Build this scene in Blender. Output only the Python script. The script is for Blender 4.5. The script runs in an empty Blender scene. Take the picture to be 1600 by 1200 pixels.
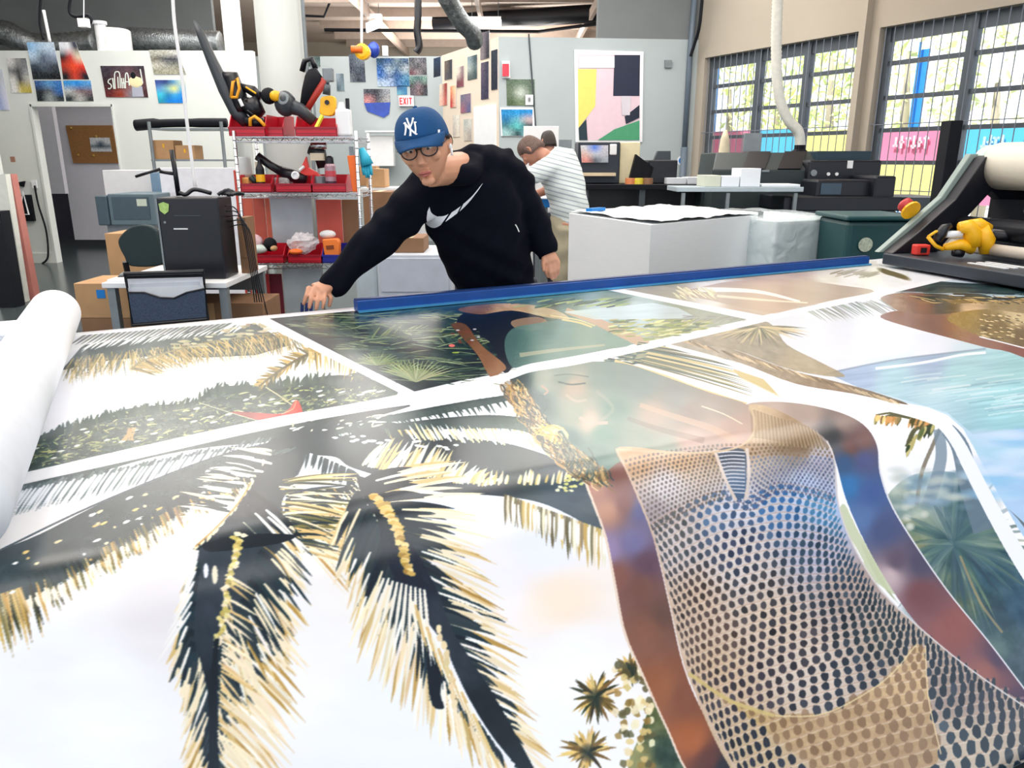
import bpy, bmesh, math, random
import numpy as np
from mathutils import Vector, Matrix

# ------------------------------------------------------------------ camera, world, light, exposure
SC = bpy.context.scene
COL = SC.collection
CAMZ = 1.42
TH = math.atan(350 / 1200.0)
cam_data = bpy.data.cameras.new('camera')
cam_data.sensor_fit = 'HORIZONTAL'; cam_data.sensor_width = 36.0; cam_data.lens = 27.0
cam_data.clip_start = 0.05; cam_data.clip_end = 200
cam = bpy.data.objects.new('camera', cam_data); COL.objects.link(cam)
cam.location = (0, 0, CAMZ); cam.rotation_euler = (math.pi / 2 - TH, 0, 0)
SC.camera = cam

world = bpy.data.worlds.new('daylight'); SC.world = world; world.use_nodes = True
wn = world.node_tree.nodes; wl = world.node_tree.links
bg = wn['Background']
wtc = wn.new('ShaderNodeTexCoord'); wsep = wn.new('ShaderNodeSeparateXYZ'); wr = wn.new('ShaderNodeValToRGB')
wl.new(wtc.outputs['Generated'], wsep.inputs[0]); wl.new(wsep.outputs['Z'], wr.inputs[0])
wr.color_ramp.elements[0].position = 0.0; wr.color_ramp.elements[0].color = (0.80, 0.84, 0.90, 1)
wr.color_ramp.elements[1].position = 0.7; wr.color_ramp.elements[1].color = (0.62, 0.78, 1.0, 1)
wl.new(wr.outputs[0], bg.inputs['Color']); bg.inputs['Strength'].default_value = 1.65

SC.view_settings.view_transform = 'Standard'; SC.view_settings.look = 'None'
SC.view_settings.exposure = 0.10; SC.view_settings.gamma = 1.0
SC.view_settings.use_curve_mapping = False
SC.cycles.max_bounces = 7; SC.cycles.diffuse_bounces = 4; SC.cycles.glossy_bounces = 3
SC.cycles.transparent_max_bounces = 8; SC.cycles.sample_clamp_indirect = 4.0
SC.cycles.use_adaptive_sampling = True

def area_light(name, loc, rot, sx, sy, power, color=(1, 1, 1)):
    d = bpy.data.lights.new(name, 'AREA'); d.shape = 'RECTANGLE'; d.size = sx; d.size_y = sy
    d.energy = power; d.color = color
    o = bpy.data.objects.new(name, d); COL.objects.link(o); o.location = loc; o.rotation_euler = rot
    return o
# the fluorescent rows of the hall overhead; the back is left open to let in world light
for i, (lx, ly, pw) in enumerate([(-3.0, 1.0, 90), (2.0, 1.0, 90), (-3.5, 5.0, 90), (1.2, 5.0, 90), (-3.5, 9.5, 130), (0.8, 9.5, 130), (-1.5, 12.6, 150)]):
    area_light('ceiling_fluorescent', (lx, ly, 4.05), (0, 0, 0), 4.0, 2.6, pw, (1.0, 0.985, 0.96))

# added unseen lamps aimed up, to brighten the ceiling deck and the print's glare
for i, (lx, ly, pw) in enumerate([(-3.5, 4.5, 90), (1.5, 4.5, 90), (-3.5, 8.6, 110), (1.5, 8.6, 110), (-3.0, 13.5, 70)]):
    area_light('added_ceiling_fill', (lx, ly, 3.2), (math.pi, 0, 0), 3.0, 0.6, pw, (1.0, 0.98, 0.95))
area_light('added_ceiling_fill', (-0.8, 17.0, 2.95), (math.pi, 0, 0), 3.0, 2.0, 260, (1.0, 0.95, 0.9))  # another added lamp, hidden from view, lifts the dark far ceiling
sun_d = bpy.data.lights.new('sun', 'SUN'); sun_d.energy = 6.5; sun_d.angle = 0.02; sun_d.color = (1.0, 0.97, 0.9)
sun = bpy.data.objects.new('sun', sun_d); COL.objects.link(sun); sun.rotation_euler = (math.radians(8), math.radians(-24), 0)
area_light('ceiling_fluorescent', (0.0, 17.0, 4.0), (0, 0, 0), 3.0, 1.0, 160, (1.0, 0.97, 0.94))
# ------------------------------------------------------------------ projection helpers (site survey from the view point)
CT, ST = math.cos(TH), math.sin(TH)
CV = Vector((0, 0, CAMZ))
def ray(px, py):
    u = (px - 800) / 1200.0; w = (600 - py) / 1200.0
    return Vector((u, CT + w * ST, -ST + w * CT))
def G(px, py, z):
    r = ray(px, py); return CV + r * ((z - CAMZ) / r.z)
def W(px, py, Y):
    r = ray(px, py); return CV + r * (Y / r.y)
class Wall:
    """vertical plane through two ground points"""
    def __init__(s, a, b):
        s.a = Vector((a[0], a[1], 0)); s.b = Vector((b[0], b[1], 0))
        s.d = (s.b - s.a).normalized(); s.n = Vector((s.d.y, -s.d.x, 0))
        if s.n.dot(Vector((0, 0, 0)) - s.a) < 0: s.n = -s.n
    def at(s, px, py, off=0.0):
        r = ray(px, py); p0 = s.a + s.n * off
        return CV + r * ((p0 - CV).dot(s.n) / r.dot(s.n))
    def uz(s, px, py):
        p = s.at(px, py); return (p - s.a).dot(s.d), p.z
    def pt(s, u, z, off=0.0):
        q = s.a + s.d * u + s.n * off; return Vector((q.x, q.y, z))

# ------------------------------------------------------------------ materials
_M = {}
def srgb(c):
    return tuple((x / 255.0 / 12.92) if x / 255.0 <= 0.04045 else ((x / 255.0 + 0.055) / 1.055) ** 2.4 for x in c)
def mat(name, rgb, rough=0.5, metal=0.0, var=0.05, scale=12.0, bump=0.0, emit=None, spec=0.5, trans=0.0, alpha=1.0, coat=0.0, bscale=None, stretch=None):
    if name in _M: return _M[name]
    m = bpy.data.materials.new(name); m.use_nodes = True
    nt = m.node_tree; N = nt.nodes; L = nt.links; b = N['Principled BSDF']
    col = srgb(rgb)
    b.inputs['Roughness'].default_value = rough; b.inputs['Metallic'].default_value = metal
    b.inputs['Specular IOR Level'].default_value = spec
    b.inputs['Transmission Weight'].default_value = trans; b.inputs['Alpha'].default_value = alpha
    b.inputs['Coat Weight'].default_value = coat
    tc = N.new('ShaderNodeTexCoord'); src = tc.outputs['Object']
    if stretch:
        mp = N.new('ShaderNodeMapping'); mp.inputs['Scale'].default_value = stretch
        L.new(src, mp.inputs[0]); src = mp.outputs[0]
    no = N.new('ShaderNodeTexNoise'); no.inputs['Scale'].default_value = scale; no.inputs['Detail'].default_value = 3
    L.new(src, no.inputs['Vector'])
    cr = N.new('ShaderNodeValToRGB'); e = cr.color_ramp.elements
    e[0].position = 0.3; e[1].position = 0.7
    e[0].color = tuple(max(0, c * (1 - var)) for c in col) + (1,)
    e[1].color = tuple(min(1, c * (1 + var)) for c in col) + (1,)
    L.new(no.outputs['Fac'], cr.inputs[0]); L.new(cr.outputs[0], b.inputs['Base Color'])
    if bump:
        n2 = N.new('ShaderNodeTexNoise'); n2.inputs['Scale'].default_value = bscale or scale * 3
        L.new(src, n2.inputs['Vector'])
        bp = N.new('ShaderNodeBump'); bp.inputs['Strength'].default_value = bump; bp.inputs['Distance'].default_value = 0.01
        L.new(n2.outputs['Fac'], bp.inputs['Height']); L.new(bp.outputs[0], b.inputs['Normal'])
    if emit:
        b.inputs['Emission Color'].default_value = col + (1,); b.inputs['Emission Strength'].default_value = emit
    _M[name] = m; return m
def vmat(name, rough=0.45, spec=0.4):
    """printed surface whose colours are stored per corner"""
    if name in _M: return _M[name]
    m = bpy.data.materials.new(name); m.use_nodes = True
    N = m.node_tree.nodes; L = m.node_tree.links; b = N['Principled BSDF']
    a = N.new('ShaderNodeVertexColor'); a.layer_name = 'ink'
    L.new(a.outputs['Color'], b.inputs['Base Color'])
    b.inputs['Roughness'].default_value = rough; b.inputs['Specular IOR Level'].default_value = spec
    _M[name] = m; return m

# ------------------------------------------------------------------ object helpers
def setp(o, label=None, cat=None, group=None, kind=None):
    if label: o['label'] = label
    if cat: o['category'] = cat
    if group: o['group'] = group
    if kind: o['kind'] = kind
    return o
def thing(name, label, cat, loc=(0, 0, 0), group=None, rz=0.0):
    o = bpy.data.objects.new(name, None); COL.objects.link(o); o.location = loc
    o.rotation_euler = (0, 0, rz); o.empty_display_size = 0.05
    return setp(o, label, cat, group)
class MB:
    def __init__(s): s.v = []; s.f = []; s.mi = []; s.cur = 0
    def add(s, vs, fs):
        k = len(s.v); s.v += [Vector(v) for v in vs]
        for f in fs: s.f.append([i + k for i in f]); s.mi.append(s.cur)
        return s
    def box(s, c, size, rz=0.0, M=None):
        c = Vector(c); hx, hy, hz = size[0] / 2, size[1] / 2, size[2] / 2
        R = M if M is not None else Matrix.Rotation(rz, 3, 'Z')
        vs = [c + R @ Vector((x * hx, y * hy, z * hz)) for x in (-1, 1) for y in (-1, 1) for z in (-1, 1)]
        return s.add(vs, [(0, 1, 3, 2), (4, 6, 7, 5), (0, 4, 5, 1), (2, 3, 7, 6), (0, 2, 6, 4), (1, 5, 7, 3)])
    def bx(s, x0, x1, y0, y1, z0, z1):
        return s.box(((x0 + x1) / 2, (y0 + y1) / 2, (z0 + z1) / 2), (abs(x1 - x0), abs(y1 - y0), abs(z1 - z0)))
    def prism(s, pts, off):
        n = len(pts); pts = [Vector(p) for p in pts]; off = Vector(off)
        vs = pts + [p + off for p in pts]
        fs = [tuple(range(n))[::-1], tuple(range(n, 2 * n))] + [(i, (i + 1) % n, n + (i + 1) % n, n + i) for i in range(n)]
        return s.add(vs, fs)
    def loft(s, rings, close=True, caps=True):
        n = len(rings[0]); vs = [p for r in rings for p in r]; fs = []
        for k in range(len(rings) - 1):
            for i in range(n if close else n - 1):
                j = (i + 1) % n
                fs.append((k * n + i, k * n + j, (k + 1) * n + j, (k + 1) * n + i))
        if caps: fs += [tuple(range(n))[::-1], tuple((len(rings) - 1) * n + i for i in range(n))]
        return s.add(vs, fs)
    def tube(s, pts, rad, seg=8, caps=True, flat=1.0, up=None):
        pts = [Vector(p) for p in pts]; n = len(pts)
        rads = rad if isinstance(rad, (list, tuple)) else [rad] * n
        rings = []; prev = None
        for i, p in enumerate(pts):
            t = (pts[min(i + 1, n - 1)] - pts[max(i - 1, 0)])
            t = t.normalized() if t.length > 1e-9 else Vector((0, 0, 1))
            if prev is None:
                a = Vector(up) if up is not None else (Vector((0, 0, 1)) if abs(t.z) < 0.9 else Vector((1, 0, 0)))
                prev = (a - t * a.dot(t)).normalized()
            else:
                prev = prev - t * prev.dot(t); prev = prev.normalized() if prev.length > 1e-6 else t.orthogonal().normalized()
            q = t.cross(prev)
            r = rads[i]; ra, rb = (r if isinstance(r, (tuple, list)) else (r, r * flat))
            rings.append([p + prev * (ra * math.cos(2 * math.pi * k / seg)) + q * (rb * math.sin(2 * math.pi * k / seg)) for k in range(seg)])
        return s.loft(rings, True, caps)
    def lathe(s, base, prof, seg=16, axis=(0, 0, 1)):
        ax = Vector(axis).normalized(); a = ax.orthogonal().normalized(); b = ax.cross(a); base = Vector(base)
        rings = [[base + ax * h + a * (r * math.cos(2 * math.pi * k / seg)) + b * (r * math.sin(2 * math.pi * k / seg)) for k in range(seg)] for r, h in prof]
        return s.loft(rings)
    def ell(s, c, r, seg=14, rings=9, M=None):
        c = Vector(c); M = M or Matrix.Identity(3); rs = []
        for i in range(rings):
            a = math.pi * (i + 0.35) / (rings - 0.3); 
            rs.append([c + M @ Vector((r[0] * math.sin(a) * math.cos(2 * math.pi * k / seg), r[1] * math.sin(a) * math.sin(2 * math.pi * k / seg), -r[2] * math.cos(a))) for k in range(seg)])
        return s.loft(rs)
    def sheet(s, fn, nu, nv):
        vs = [fn(i / nu, j / nv) for j in range(nv + 1) for i in range(nu + 1)]
        fs = [(j * (nu + 1) + i, j * (nu + 1) + i + 1, (j + 1) * (nu + 1) + i + 1, (j + 1) * (nu + 1) + i) for j in range(nv) for i in range(nu)]
        return s.add(vs, fs)
    def build(s, name, m, parent=None, smooth=False, bevel=0.0, solid=0.0, sub=0, fix=True, bseg=2):
        me = bpy.data.meshes.new(name)
        me.from_pydata([tuple(v) for v in s.v], [], s.f)
        ms = m if isinstance(m, (list, tuple)) else [m]
        for x in ms: me.materials.append(x)
        if len(ms) > 1: me.polygons.foreach_set('material_index', s.mi)
        if fix:
            bm = bmesh.new(); bm.from_mesh(me); bmesh.ops.recalc_face_normals(bm, faces=bm.faces); bm.to_mesh(me); bm.free()
        if smooth: me.polygons.foreach_set('use_smooth', [True] * len(me.polygons))
        o = bpy.data.objects.new(name, me); COL.objects.link(o)
        if parent is not None:
            o.parent = parent
            pl = Matrix.Translation(parent.location) @ Matrix.Rotation(parent.rotation_euler.z, 4, 'Z') if parent.parent is None else None
            if parent.type == 'EMPTY' and pl is not None:
                me.transform(pl.inverted())
        if bevel:
            md = o.modifiers.new('bevel', 'BEVEL'); md.width = bevel; md.segments = bseg; md.limit_method = 'ANGLE'; md.angle_limit = 0.7
        if solid:
            md = o.modifiers.new('solid', 'SOLIDIFY'); md.thickness = solid; md.offset = 0
        if sub:
            md = o.modifiers.new('sub', 'SUBSURF'); md.levels = sub; md.render_levels = sub
        return o
def struct(name, mb, m, **k):
    return setp(mb.build(name, m, **k), kind='structure')
def one(name, mb, m, label, cat, group=None, **k):
    return setp(mb.build(name, m, **k), label, cat, group)
def arc(pts, n=8):
    """smooth curve through points (Catmull-Rom)"""
    P = [Vector(p) for p in pts]; out = []
    for i in range(len(P) - 1):
        p0, p1, p2, p3 = P[max(i - 1, 0)], P[i], P[i + 1], P[min(i + 2, len(P) - 1)]
        for k in range(n):
            t = k / n
            out.append(0.5 * ((2 * p1) + (p2 - p0) * t + (2 * p0 - 5 * p1 + 4 * p2 - p3) * t * t + (3 * p1 - p0 - 3 * p2 + p3) * t ** 3))
    out.append(P[-1]); return out
def copy_tree(root, loc, label=None, rz=None, group=None):
    r = root.copy(); COL.objects.link(r); r.location = loc
    if rz is not None: r.rotation_euler = (0, 0, rz)
    if label: r['label'] = label
    if group: r['group'] = group
    for ch in list(root.children):
        c = ch.copy(); COL.objects.link(c); c.parent = r
        for g in list(ch.children):
            d = g.copy(); COL.objects.link(d); d.parent = c
    return r
random.seed(4)
# ------------------------------------------------------------------ the big printed sheet on the table: geometry and its own (s, q) coordinates
ZT = 0.9
E0 = G(0, 920, ZT); E1 = G(1600, 610, ZT)
EE = (E1 - E0).normalized(); EN = Vector((EE.y, -EE.x, 0))
PHI = math.radians(50); RB = 0.16
S0, S1, Q0 = -0.16, 3.86, -1.93
def prof(q):
    """arc length across the crease -> (distance towards the viewer, height)"""
    q = q + RB * PHI * 0.5
    if q <= 0: t, z = q, 0.0
    elif q < RB * PHI:
        a = q / RB; t = RB * math.sin(a); z = -RB * (1 - math.cos(a))
    else:
        t = RB * math.sin(PHI) + (q - RB * PHI) * math.cos(PHI); z = -RB * (1 - math.cos(PHI)) - (q - RB * PHI) * math.sin(PHI)
    return t - RB * PHI * 0.5, ZT + z
_q = np.concatenate([np.linspace(-40, -2.2, 60), np.linspace(-2.19, -0.2, 200), np.linspace(-0.19, 0.2, 200), np.linspace(0.21, 1.6, 200)])
_tz = np.array([prof(x) for x in _q])
_c2 = np.array([(CV - E0).dot(EN), CAMZ])
_al = np.arctan2(_tz[:, 1] - _c2[1], _c2[0] - _tz[:, 0])
def px2sq(pts):
    """survey point (pixel of the view) -> sheet coordinates"""
    pts = np.asarray(pts, float); u = (pts[:, 0] - 800) / 1200; w = (600 - pts[:, 1]) / 1200
    r = np.stack([u, CT + w * ST, -ST + w * CT], 1)
    rn = -(r[:, 0] * EN.x + r[:, 1] * EN.y)
    a = np.arctan2(r[:, 2], rn)
    q = np.interp(-a, -_al, _q)
    tt = np.interp(q, _q, _tz[:, 0])
    lam = (_c2[0] - tt) / rn
    s = (CV - E0).dot(EE) + lam * (r[:, 0] * EE.x + r[:, 1] * EE.y)
    return np.stack([s, q], 1)
def sq2px(s, q):
    t = np.interp(q, _q, _tz[:, 0]); z = np.interp(q, _q, _tz[:, 1])
    x = E0.x + s * EE.x + t * EN.x; y = E0.y + s * EE.y + t * EN.y; dz = z - CAMZ
    f = y * CT - dz * ST; up = y * ST + dz * CT
    return 800 + 1200 * x / f, 600 - 1200 * up / f
Q1 = float(px2sq([(1592, 1196)])[0][1])
def sheet_pt(s, q, lift=0.0):
    t, z = prof(q); return Vector((E0.x + EE.x * s + EN.x * t, E0.y + EE.y * s + EN.y * t, z + lift))
# texel rows are denser towards the viewer
TW, THH = 4096, 2816
def v_of_q(q): x = (np.asarray(q, float) - Q0) / (Q1 - Q0); return 0.62 * x + 0.38 * x ** 2
def q_far(s): return -1.652 - 0.0668 * s      # the sheet's far edge, a little out of square
# ------------------------------------------------------------------ the print itself: ink laid down in the sheet's own coordinates
R_ = np.random.RandomState(7)
INK = np.empty((THH, TW, 3), np.float32); INK[:] = (238, 241, 247)
def tex(pts):
    sq = px2sq(pts)
    return np.stack([(sq[:, 0] - S0) / (S1 - S0) * TW, v_of_q(sq[:, 1]) * THH], 1)
def dens(p, step=9.0, closed=True):
    p = np.asarray(p, float); out = []
    n = len(p)
    for i in range(n if closed else n - 1):
        a, b = p[i], p[(i + 1) % n]; k = max(1, int(np.hypot(*(b - a)) / step))
        out.append(a + (b - a) * (np.arange(k) / k)[:, None])
    if not closed: out.append(p[-1:])
    return np.concatenate(out)
def sm(p, n=6, closed=False):
    p = np.asarray(p, float); N = len(p); out = []
    rng = range(N) if closed else range(N - 1)
    for i in rng:
        if closed: p0, p1, p2, p3 = p[i - 1], p[i], p[(i + 1) % N], p[(i + 2) % N]
        else: p0, p1, p2, p3 = p[max(i - 1, 0)], p[i], p[i + 1], p[min(i + 2, N - 1)]
        t = (np.arange(n) / n)[:, None]
        out.append(0.5 * (2 * p1 + (p2 - p0) * t + (2 * p0 - 5 * p1 + 4 * p2 - p3) * t ** 2 + (3 * p1 - p0 - 3 * p2 + p3) * t ** 3))
    if not closed: out.append(p[-1:])
    return np.concatenate(out)
def spans(T):
    x, y = T[:, 0], T[:, 1]; x2, y2 = np.roll(x, -1), np.roll(y, -1)
    r0, r1 = max(0, int(np.ceil(y.min() - 0.5))), min(THH - 1, int(np.floor(y.max() - 0.5)))
    for r in range(r0, r1 + 1):
        yc = r + 0.5; m = (y <= yc) != (y2 <= yc)
        if not m.any(): continue
        xs = np.sort(x[m] + (yc - y[m]) / (y2[m] - y[m]) * (x2[m] - x[m]))
        for k in range(0, len(xs) - 1, 2):
            a, b = int(max(0, round(xs[k]))), int(min(TW, round(xs[k + 1])))
            if b > a: yield r, a, b
def rows_px(r, a, b):
    v = (r + 0.5) / THH; x = (-0.62 + math.sqrt(0.62 ** 2 + 4 * 0.38 * v)) / (2 * 0.38)
    q = Q0 + x * (Q1 - Q0); s = S0 + (np.arange(a, b) + 0.5) / TW * (S1 - S0)
    return sq2px(s, np.full(b - a, q))
def fill(p, col, al=1.0, step=9.0, edge=None):
    T = tex(dens(p, step))
    if callable(col):
        for r, a, b in spans(T):
            px, py = rows_px(r, a, b); c = col(px, py); INK[r, a:b] += (c - INK[r, a:b]) * al
    else:
        c = np.array(col, np.float32)
        if al >= 1:
            for r, a, b in spans(T): INK[r, a:b] = c
        else:
            for r, a, b in spans(T): INK[r, a:b] += (c - INK[r, a:b]) * al
_NZ = [R_.rand(64, 64).astype(np.float32) for _ in range(3)]
def vn(x, y, k=0):
    xi = np.floor(x).astype(int); yi = np.floor(y).astype(int); fx = x - xi; fy = y - yi
    fx = fx * fx * (3 - 2 * fx); fy = fy * fy * (3 - 2 * fy); N = _NZ[k]
    g = lambda i, j: N[(yi + j) % 64, (xi + i) % 64]
    return (g(0, 0) * (1 - fx) + g(1, 0) * fx) * (1 - fy) + (g(0, 1) * (1 - fx) + g(1, 1) * fx) * fy - 0.5
def field(sam, nz=0.0, fx=30.0, fy=14.0, ang=0.0, p=1.6):
    S = np.array([[a[0], a[1]] for a in sam], float); K = np.array([a[2] for a in sam], float)
    ca, sa = math.cos(ang), math.sin(ang)
    def f(px, py):
        d = (px[:, None] - S[None, :, 0]) ** 2 + (py[:, None] - S[None, :, 1]) ** 2 + 30
        w = d ** -p; c = (w @ K) / w.sum(1)[:, None]
        if nz:
            u = (px * ca + py * sa) / fx; v = (-px * sa + py * ca) / fy
            n = vn(u, v) + 0.5 * vn(u * 2.1, v * 2.1, 1) + 0.3 * vn(u * 4.7, v * 4.3, 2)
            c = c + (n * nz)[:, None]
        return c
    return f
def leaf(p0, p1, w, col, bend=0.0, al=1.0, w0=None):
    """tapered leaflet from p0 to its tip p1; bend pushes the middle downwards"""
    p0 = np.asarray(p0, float); p1 = np.asarray(p1, float); d = p1 - p0; L = math.hypot(*d)
    if L < 1: return
    n = np.array([-d[1], d[0]]) / L; c = (p0 + p1) / 2 + np.array([0, -bend])
    t = np.linspace(0, 1, 6)[:, None]; P = (1 - t) ** 2 * p0 + 2 * t * (1 - t) * c + t ** 2 * p1
    ww = (w * np.array([0.65, 0.95, 1.0, 0.85, 0.55, 0.08]))[:, None] * 0.5
    fill(np.concatenate([P + n * ww, (P - n * ww)[::-1]]), col, al, 14)
def line(pts, w, col, al=1.0, w1=None):
    P = sm(pts, 5); d = np.gradient(P, axis=0); d /= np.maximum(np.hypot(d[:, 0], d[:, 1]), 1e-6)[:, None]
    n = np.stack([-d[:, 1], d[:, 0]], 1); ww = np.linspace(w, w if w1 is None else w1, len(P))[:, None] * 0.5
    fill(np.concatenate([P + n * ww, (P - n * ww)[::-1]]), col, al)
def blob(cx, cy, rx, ry, col, al=1.0, k=12, j=0.0, ang=0.0):
    a = np.linspace(0, 2 * math.pi, k, endpoint=False); r = 1 + (R_.rand(k) - 0.5) * j
    x, y = rx * r * np.cos(a), ry * r * np.sin(a); ca, sa = math.cos(ang), math.sin(ang)
    fill(np.stack([cx + x * ca - y * sa, cy + x * sa + y * ca], 1), col, al, 20)
def soft(cx, cy, rx, ry, col, al=0.8, ang=0.0):
    for i in range(8): blob(cx, cy, rx * (1 - i / 8), ry * (1 - i / 8), col, al * 0.22, 20, 0, ang)
def jit(c, a): return tuple(np.clip(np.array(c) + R_.randn() * a + R_.randn(3) * a * 0.25, 0, 255))
def frond(rib, n, spec, w, cols, t0=0.0, t1=1.0, bend=6, rw=6, rcol=None, al=1.0):
    """rib: curve; spec: list of (side, angle deg, len at start, mid, end); cols: ink choices"""
    P = sm(rib, 12); d = np.gradient(P, axis=0); d /= np.hypot(d[:, 0], d[:, 1])[:, None]
    for k in range(n):
        t = t0 + (t1 - t0) * (k + R_.rand() * 0.6) / n; i = min(len(P) - 1, int(t * (len(P) - 1)))
        for side, ang, la, lm, lb in spec:
            a = math.radians(ang + R_.randn() * 6) * side; ca, sa = math.cos(a), math.sin(a); dd = d[i]
            v = np.array([dd[0] * ca - dd[1] * sa, dd[0] * sa + dd[1] * ca])
            L = (la * (1 - t) ** 2 + 2 * lm * t * (1 - t) * 1.0 + lb * t * t) * (0.75 + 0.4 * R_.rand())
            c = cols[R_.randint(len(cols))]
            leaf(P[i] - v * 2, P[i] + v * L, w * (0.7 + 0.6 * R_.rand()), jit(c, 7), bend * (0.5 + R_.rand()), al)
    if rw: line(rib, rw, rcol or cols[0], 1.0, rw * 0.5)

def feather(rib, side, a0, a1, Ls, n, fs, w=8.0, bend=8, t0=0.0, golds=None, dark=None, gold_al=1.0):
    """dense row of leaflets on one side of a rib: sunlit ones below, dark ones over them, thin bright slits last"""
    golds = golds or [GOLD2, CREAM, CREAM, GOLD, (214, 186, 132)]; dark = dark or [DK, DK2, (46, 50, 56), (34, 38, 46)]
    P = sm(rib, 14); d = np.gradient(P, axis=0); d /= np.hypot(d[:, 0], d[:, 1])[:, None]
    for pas in range(3):
        for k in range(n):
            t = t0 + (1 - t0) * (k + [0, .5, .25][pas] + .3 * R_.rand()) / n
            if t >= 1: continue
            i = int(t * (len(P) - 1)); a = math.radians(a0 + (a1 - a0) * t + 2.5 * R_.randn()) * side; ca, sa = math.cos(a), math.sin(a); dd = d[i]
            v = np.array([dd[0] * ca - dd[1] * sa, dd[0] * sa + dd[1] * ca]); L = np.interp(t, np.linspace(0, 1, len(Ls)), Ls) * (.85 + .3 * R_.rand()); f = np.interp(t, np.linspace(0, 1, len(fs)), fs)
            if pas == 0: leaf(P[i], P[i] + v * L, w * (.9 + .4 * R_.rand()), jit(golds[R_.randint(len(golds))], 8), bend, gold_al)
            elif pas == 1:
                if f > .05: leaf(P[i] - v * 3, P[i] + v * L * min(1, f * (.75 + .5 * R_.rand())), w * (1.35 if f > .5 else .8), jit(dark[R_.randint(len(dark))], 4), bend * .8)
            elif R_.rand() < .85: q0_ = P[i] + v * L * (f * .8 * R_.rand() + .1); leaf(q0_, P[i] + v * L * (.8 + .2 * R_.rand()), w * .58, jit([CREAM, (250, 246, 236), CREAM][R_.randint(3)], 5), bend * .4)
DK, DK2, DK3 = (16, 30, 42), (24, 44, 54), (40, 60, 62)
GOLD, GOLD2, CREAM, OLIVE = (190, 150, 76), (224, 192, 130), (246, 230, 196), (110, 106, 62)
SEAM = [(-60, 772), (0, 757), (200, 711), (400, 666), (560, 637), (640, 621), (720, 606), (790, 590), (830, 577), (900, 566), (1000, 545), (1100, 522), (1192, 500), (1250, 486), (1330, 470), (1400, 454), (1500, 430), (1600, 405)]

# --- panel D sky (front left)
skyD = field([(60, 1000, (242, 243, 248)), (250, 960, (232, 228, 230)), (150, 1080, (247, 248, 252)), (600, 1120, (240, 243, 248)), (480, 1050, (247, 246, 248)), (880, 940, (250, 232, 214)),
              (860, 850, (236, 240, 252)), (760, 900, (244, 242, 250)), (840, 1100, (246, 248, 255)), (900, 1020, (248, 248, 252)), (700, 700, (243, 244, 252)), (200, 800, (240, 242, 250)),
              (1250, 600, (240, 243, 252)), (1400, 700, (248, 248, 252)), (560, 900, (247, 243, 240)), (120, 900, (240, 238, 236))], 7, 160, 60)
DPOLY = [(-200, 800)] + SEAM[1:] + [(1600, 405), (1900, 600), (1900, 1500), (-200, 1500)]
fill(DPOLY, skyD)

# --- panel A (rear left): palm fronds, shrubs and a red canoe
PA = [(-220, 790), (60, 690), (110, 600), (60, 525), (130, 530), (398, 500), (420, 506), (620, 618), (400, 660), (200, 705), (0, 749)]
fill([(-220, 800), (40, 520), (130, 524), (404, 500), (630, 618), (400, 660), (200, 704), (0, 749)], field([(200, 620, (240, 243, 250)), (300, 560, (248, 248, 252)), (500, 560, (246, 248, 252))], 4))
darkA = [(62, 72, 70), (78, 86, 82), (50, 60, 60)]
fill([(96, 580), (130, 540), (230, 528), (330, 512), (398, 506), (455, 540), (400, 556), (320, 560), (250, 556), (160, 566)], field([(150, 560, (70, 78, 76)), (300, 535, (88, 92, 84)), (400, 525, (84, 88, 84))], 30, 22, 8, -0.2))
for k in range(60):
    x = 120 + k * 4.6; y = 556 - (x - 120) * 0.12 + 4 * R_.rand()
    leaf((x + 14, y - 26 - 8 * R_.rand()), (x - 14 - 10 * R_.rand(), y - 8 + 4 * R_.rand()), 3.2, jit((246, 248, 250), 3))
for k in range(26):
    x = 120 + k * 9; leaf((x + 20, 520 - (x - 120) * 0.075), (x - 12, 541 - (x - 120) * 0.09), 3.4, jit((120, 122, 118), 12))
for k in range(330):
    t = R_.rand(); x = 110 + 350 * t; y = 574 - 42 * t + 8 * R_.rand()
    leaf((x, y - 16), (x + (26 if x < 210 else 34) * (R_.rand() - 0.25) * (1 if x > 200 else -1.3), y + 12 + 12 * R_.rand() * (1 - 0.5 * t)), 1.9, jit([(190, 168, 104), (226, 200, 140), (140, 128, 84), (92, 96, 80)][R_.randint(4)], 10), 2, .8)
frond([(205, 578), (235, 560), (330, 535), (440, 520)], 90, [(1, 50, 44, 44, 14)], 2.0, [(214, 186, 118), (176, 150, 88), (120, 112, 78)], bend=2, rw=3, rcol=(150, 140, 100))
for k in range(60):
    a, b = R_.rand(), R_.rand(); blob(270 + 170 * a, 552 - 44 * a + 18 * b - 14, 4 + 5 * R_.rand(), 1.6, jit((196, 188, 150), 18), 0.8)
shr = [(-60, 752), (20, 702), (50, 688), (90, 672), (130, 662), (170, 648), (200, 640), (250, 634), (300, 630), (330, 610), (360, 604), (420, 603), (470, 605), (500, 590), (560, 590), (620, 618), (400, 660), (200, 703), (0, 748)]
fill(sm(shr, 4, True), field([(60, 720, (62, 72, 70)), (200, 680, (74, 84, 78)), (330, 650, (70, 80, 76)), (420, 620, (54, 66, 60)), (560, 610, (34, 46, 42)), (300, 640, (84, 94, 82))], 46, 14, 5, -0.2))
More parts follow.
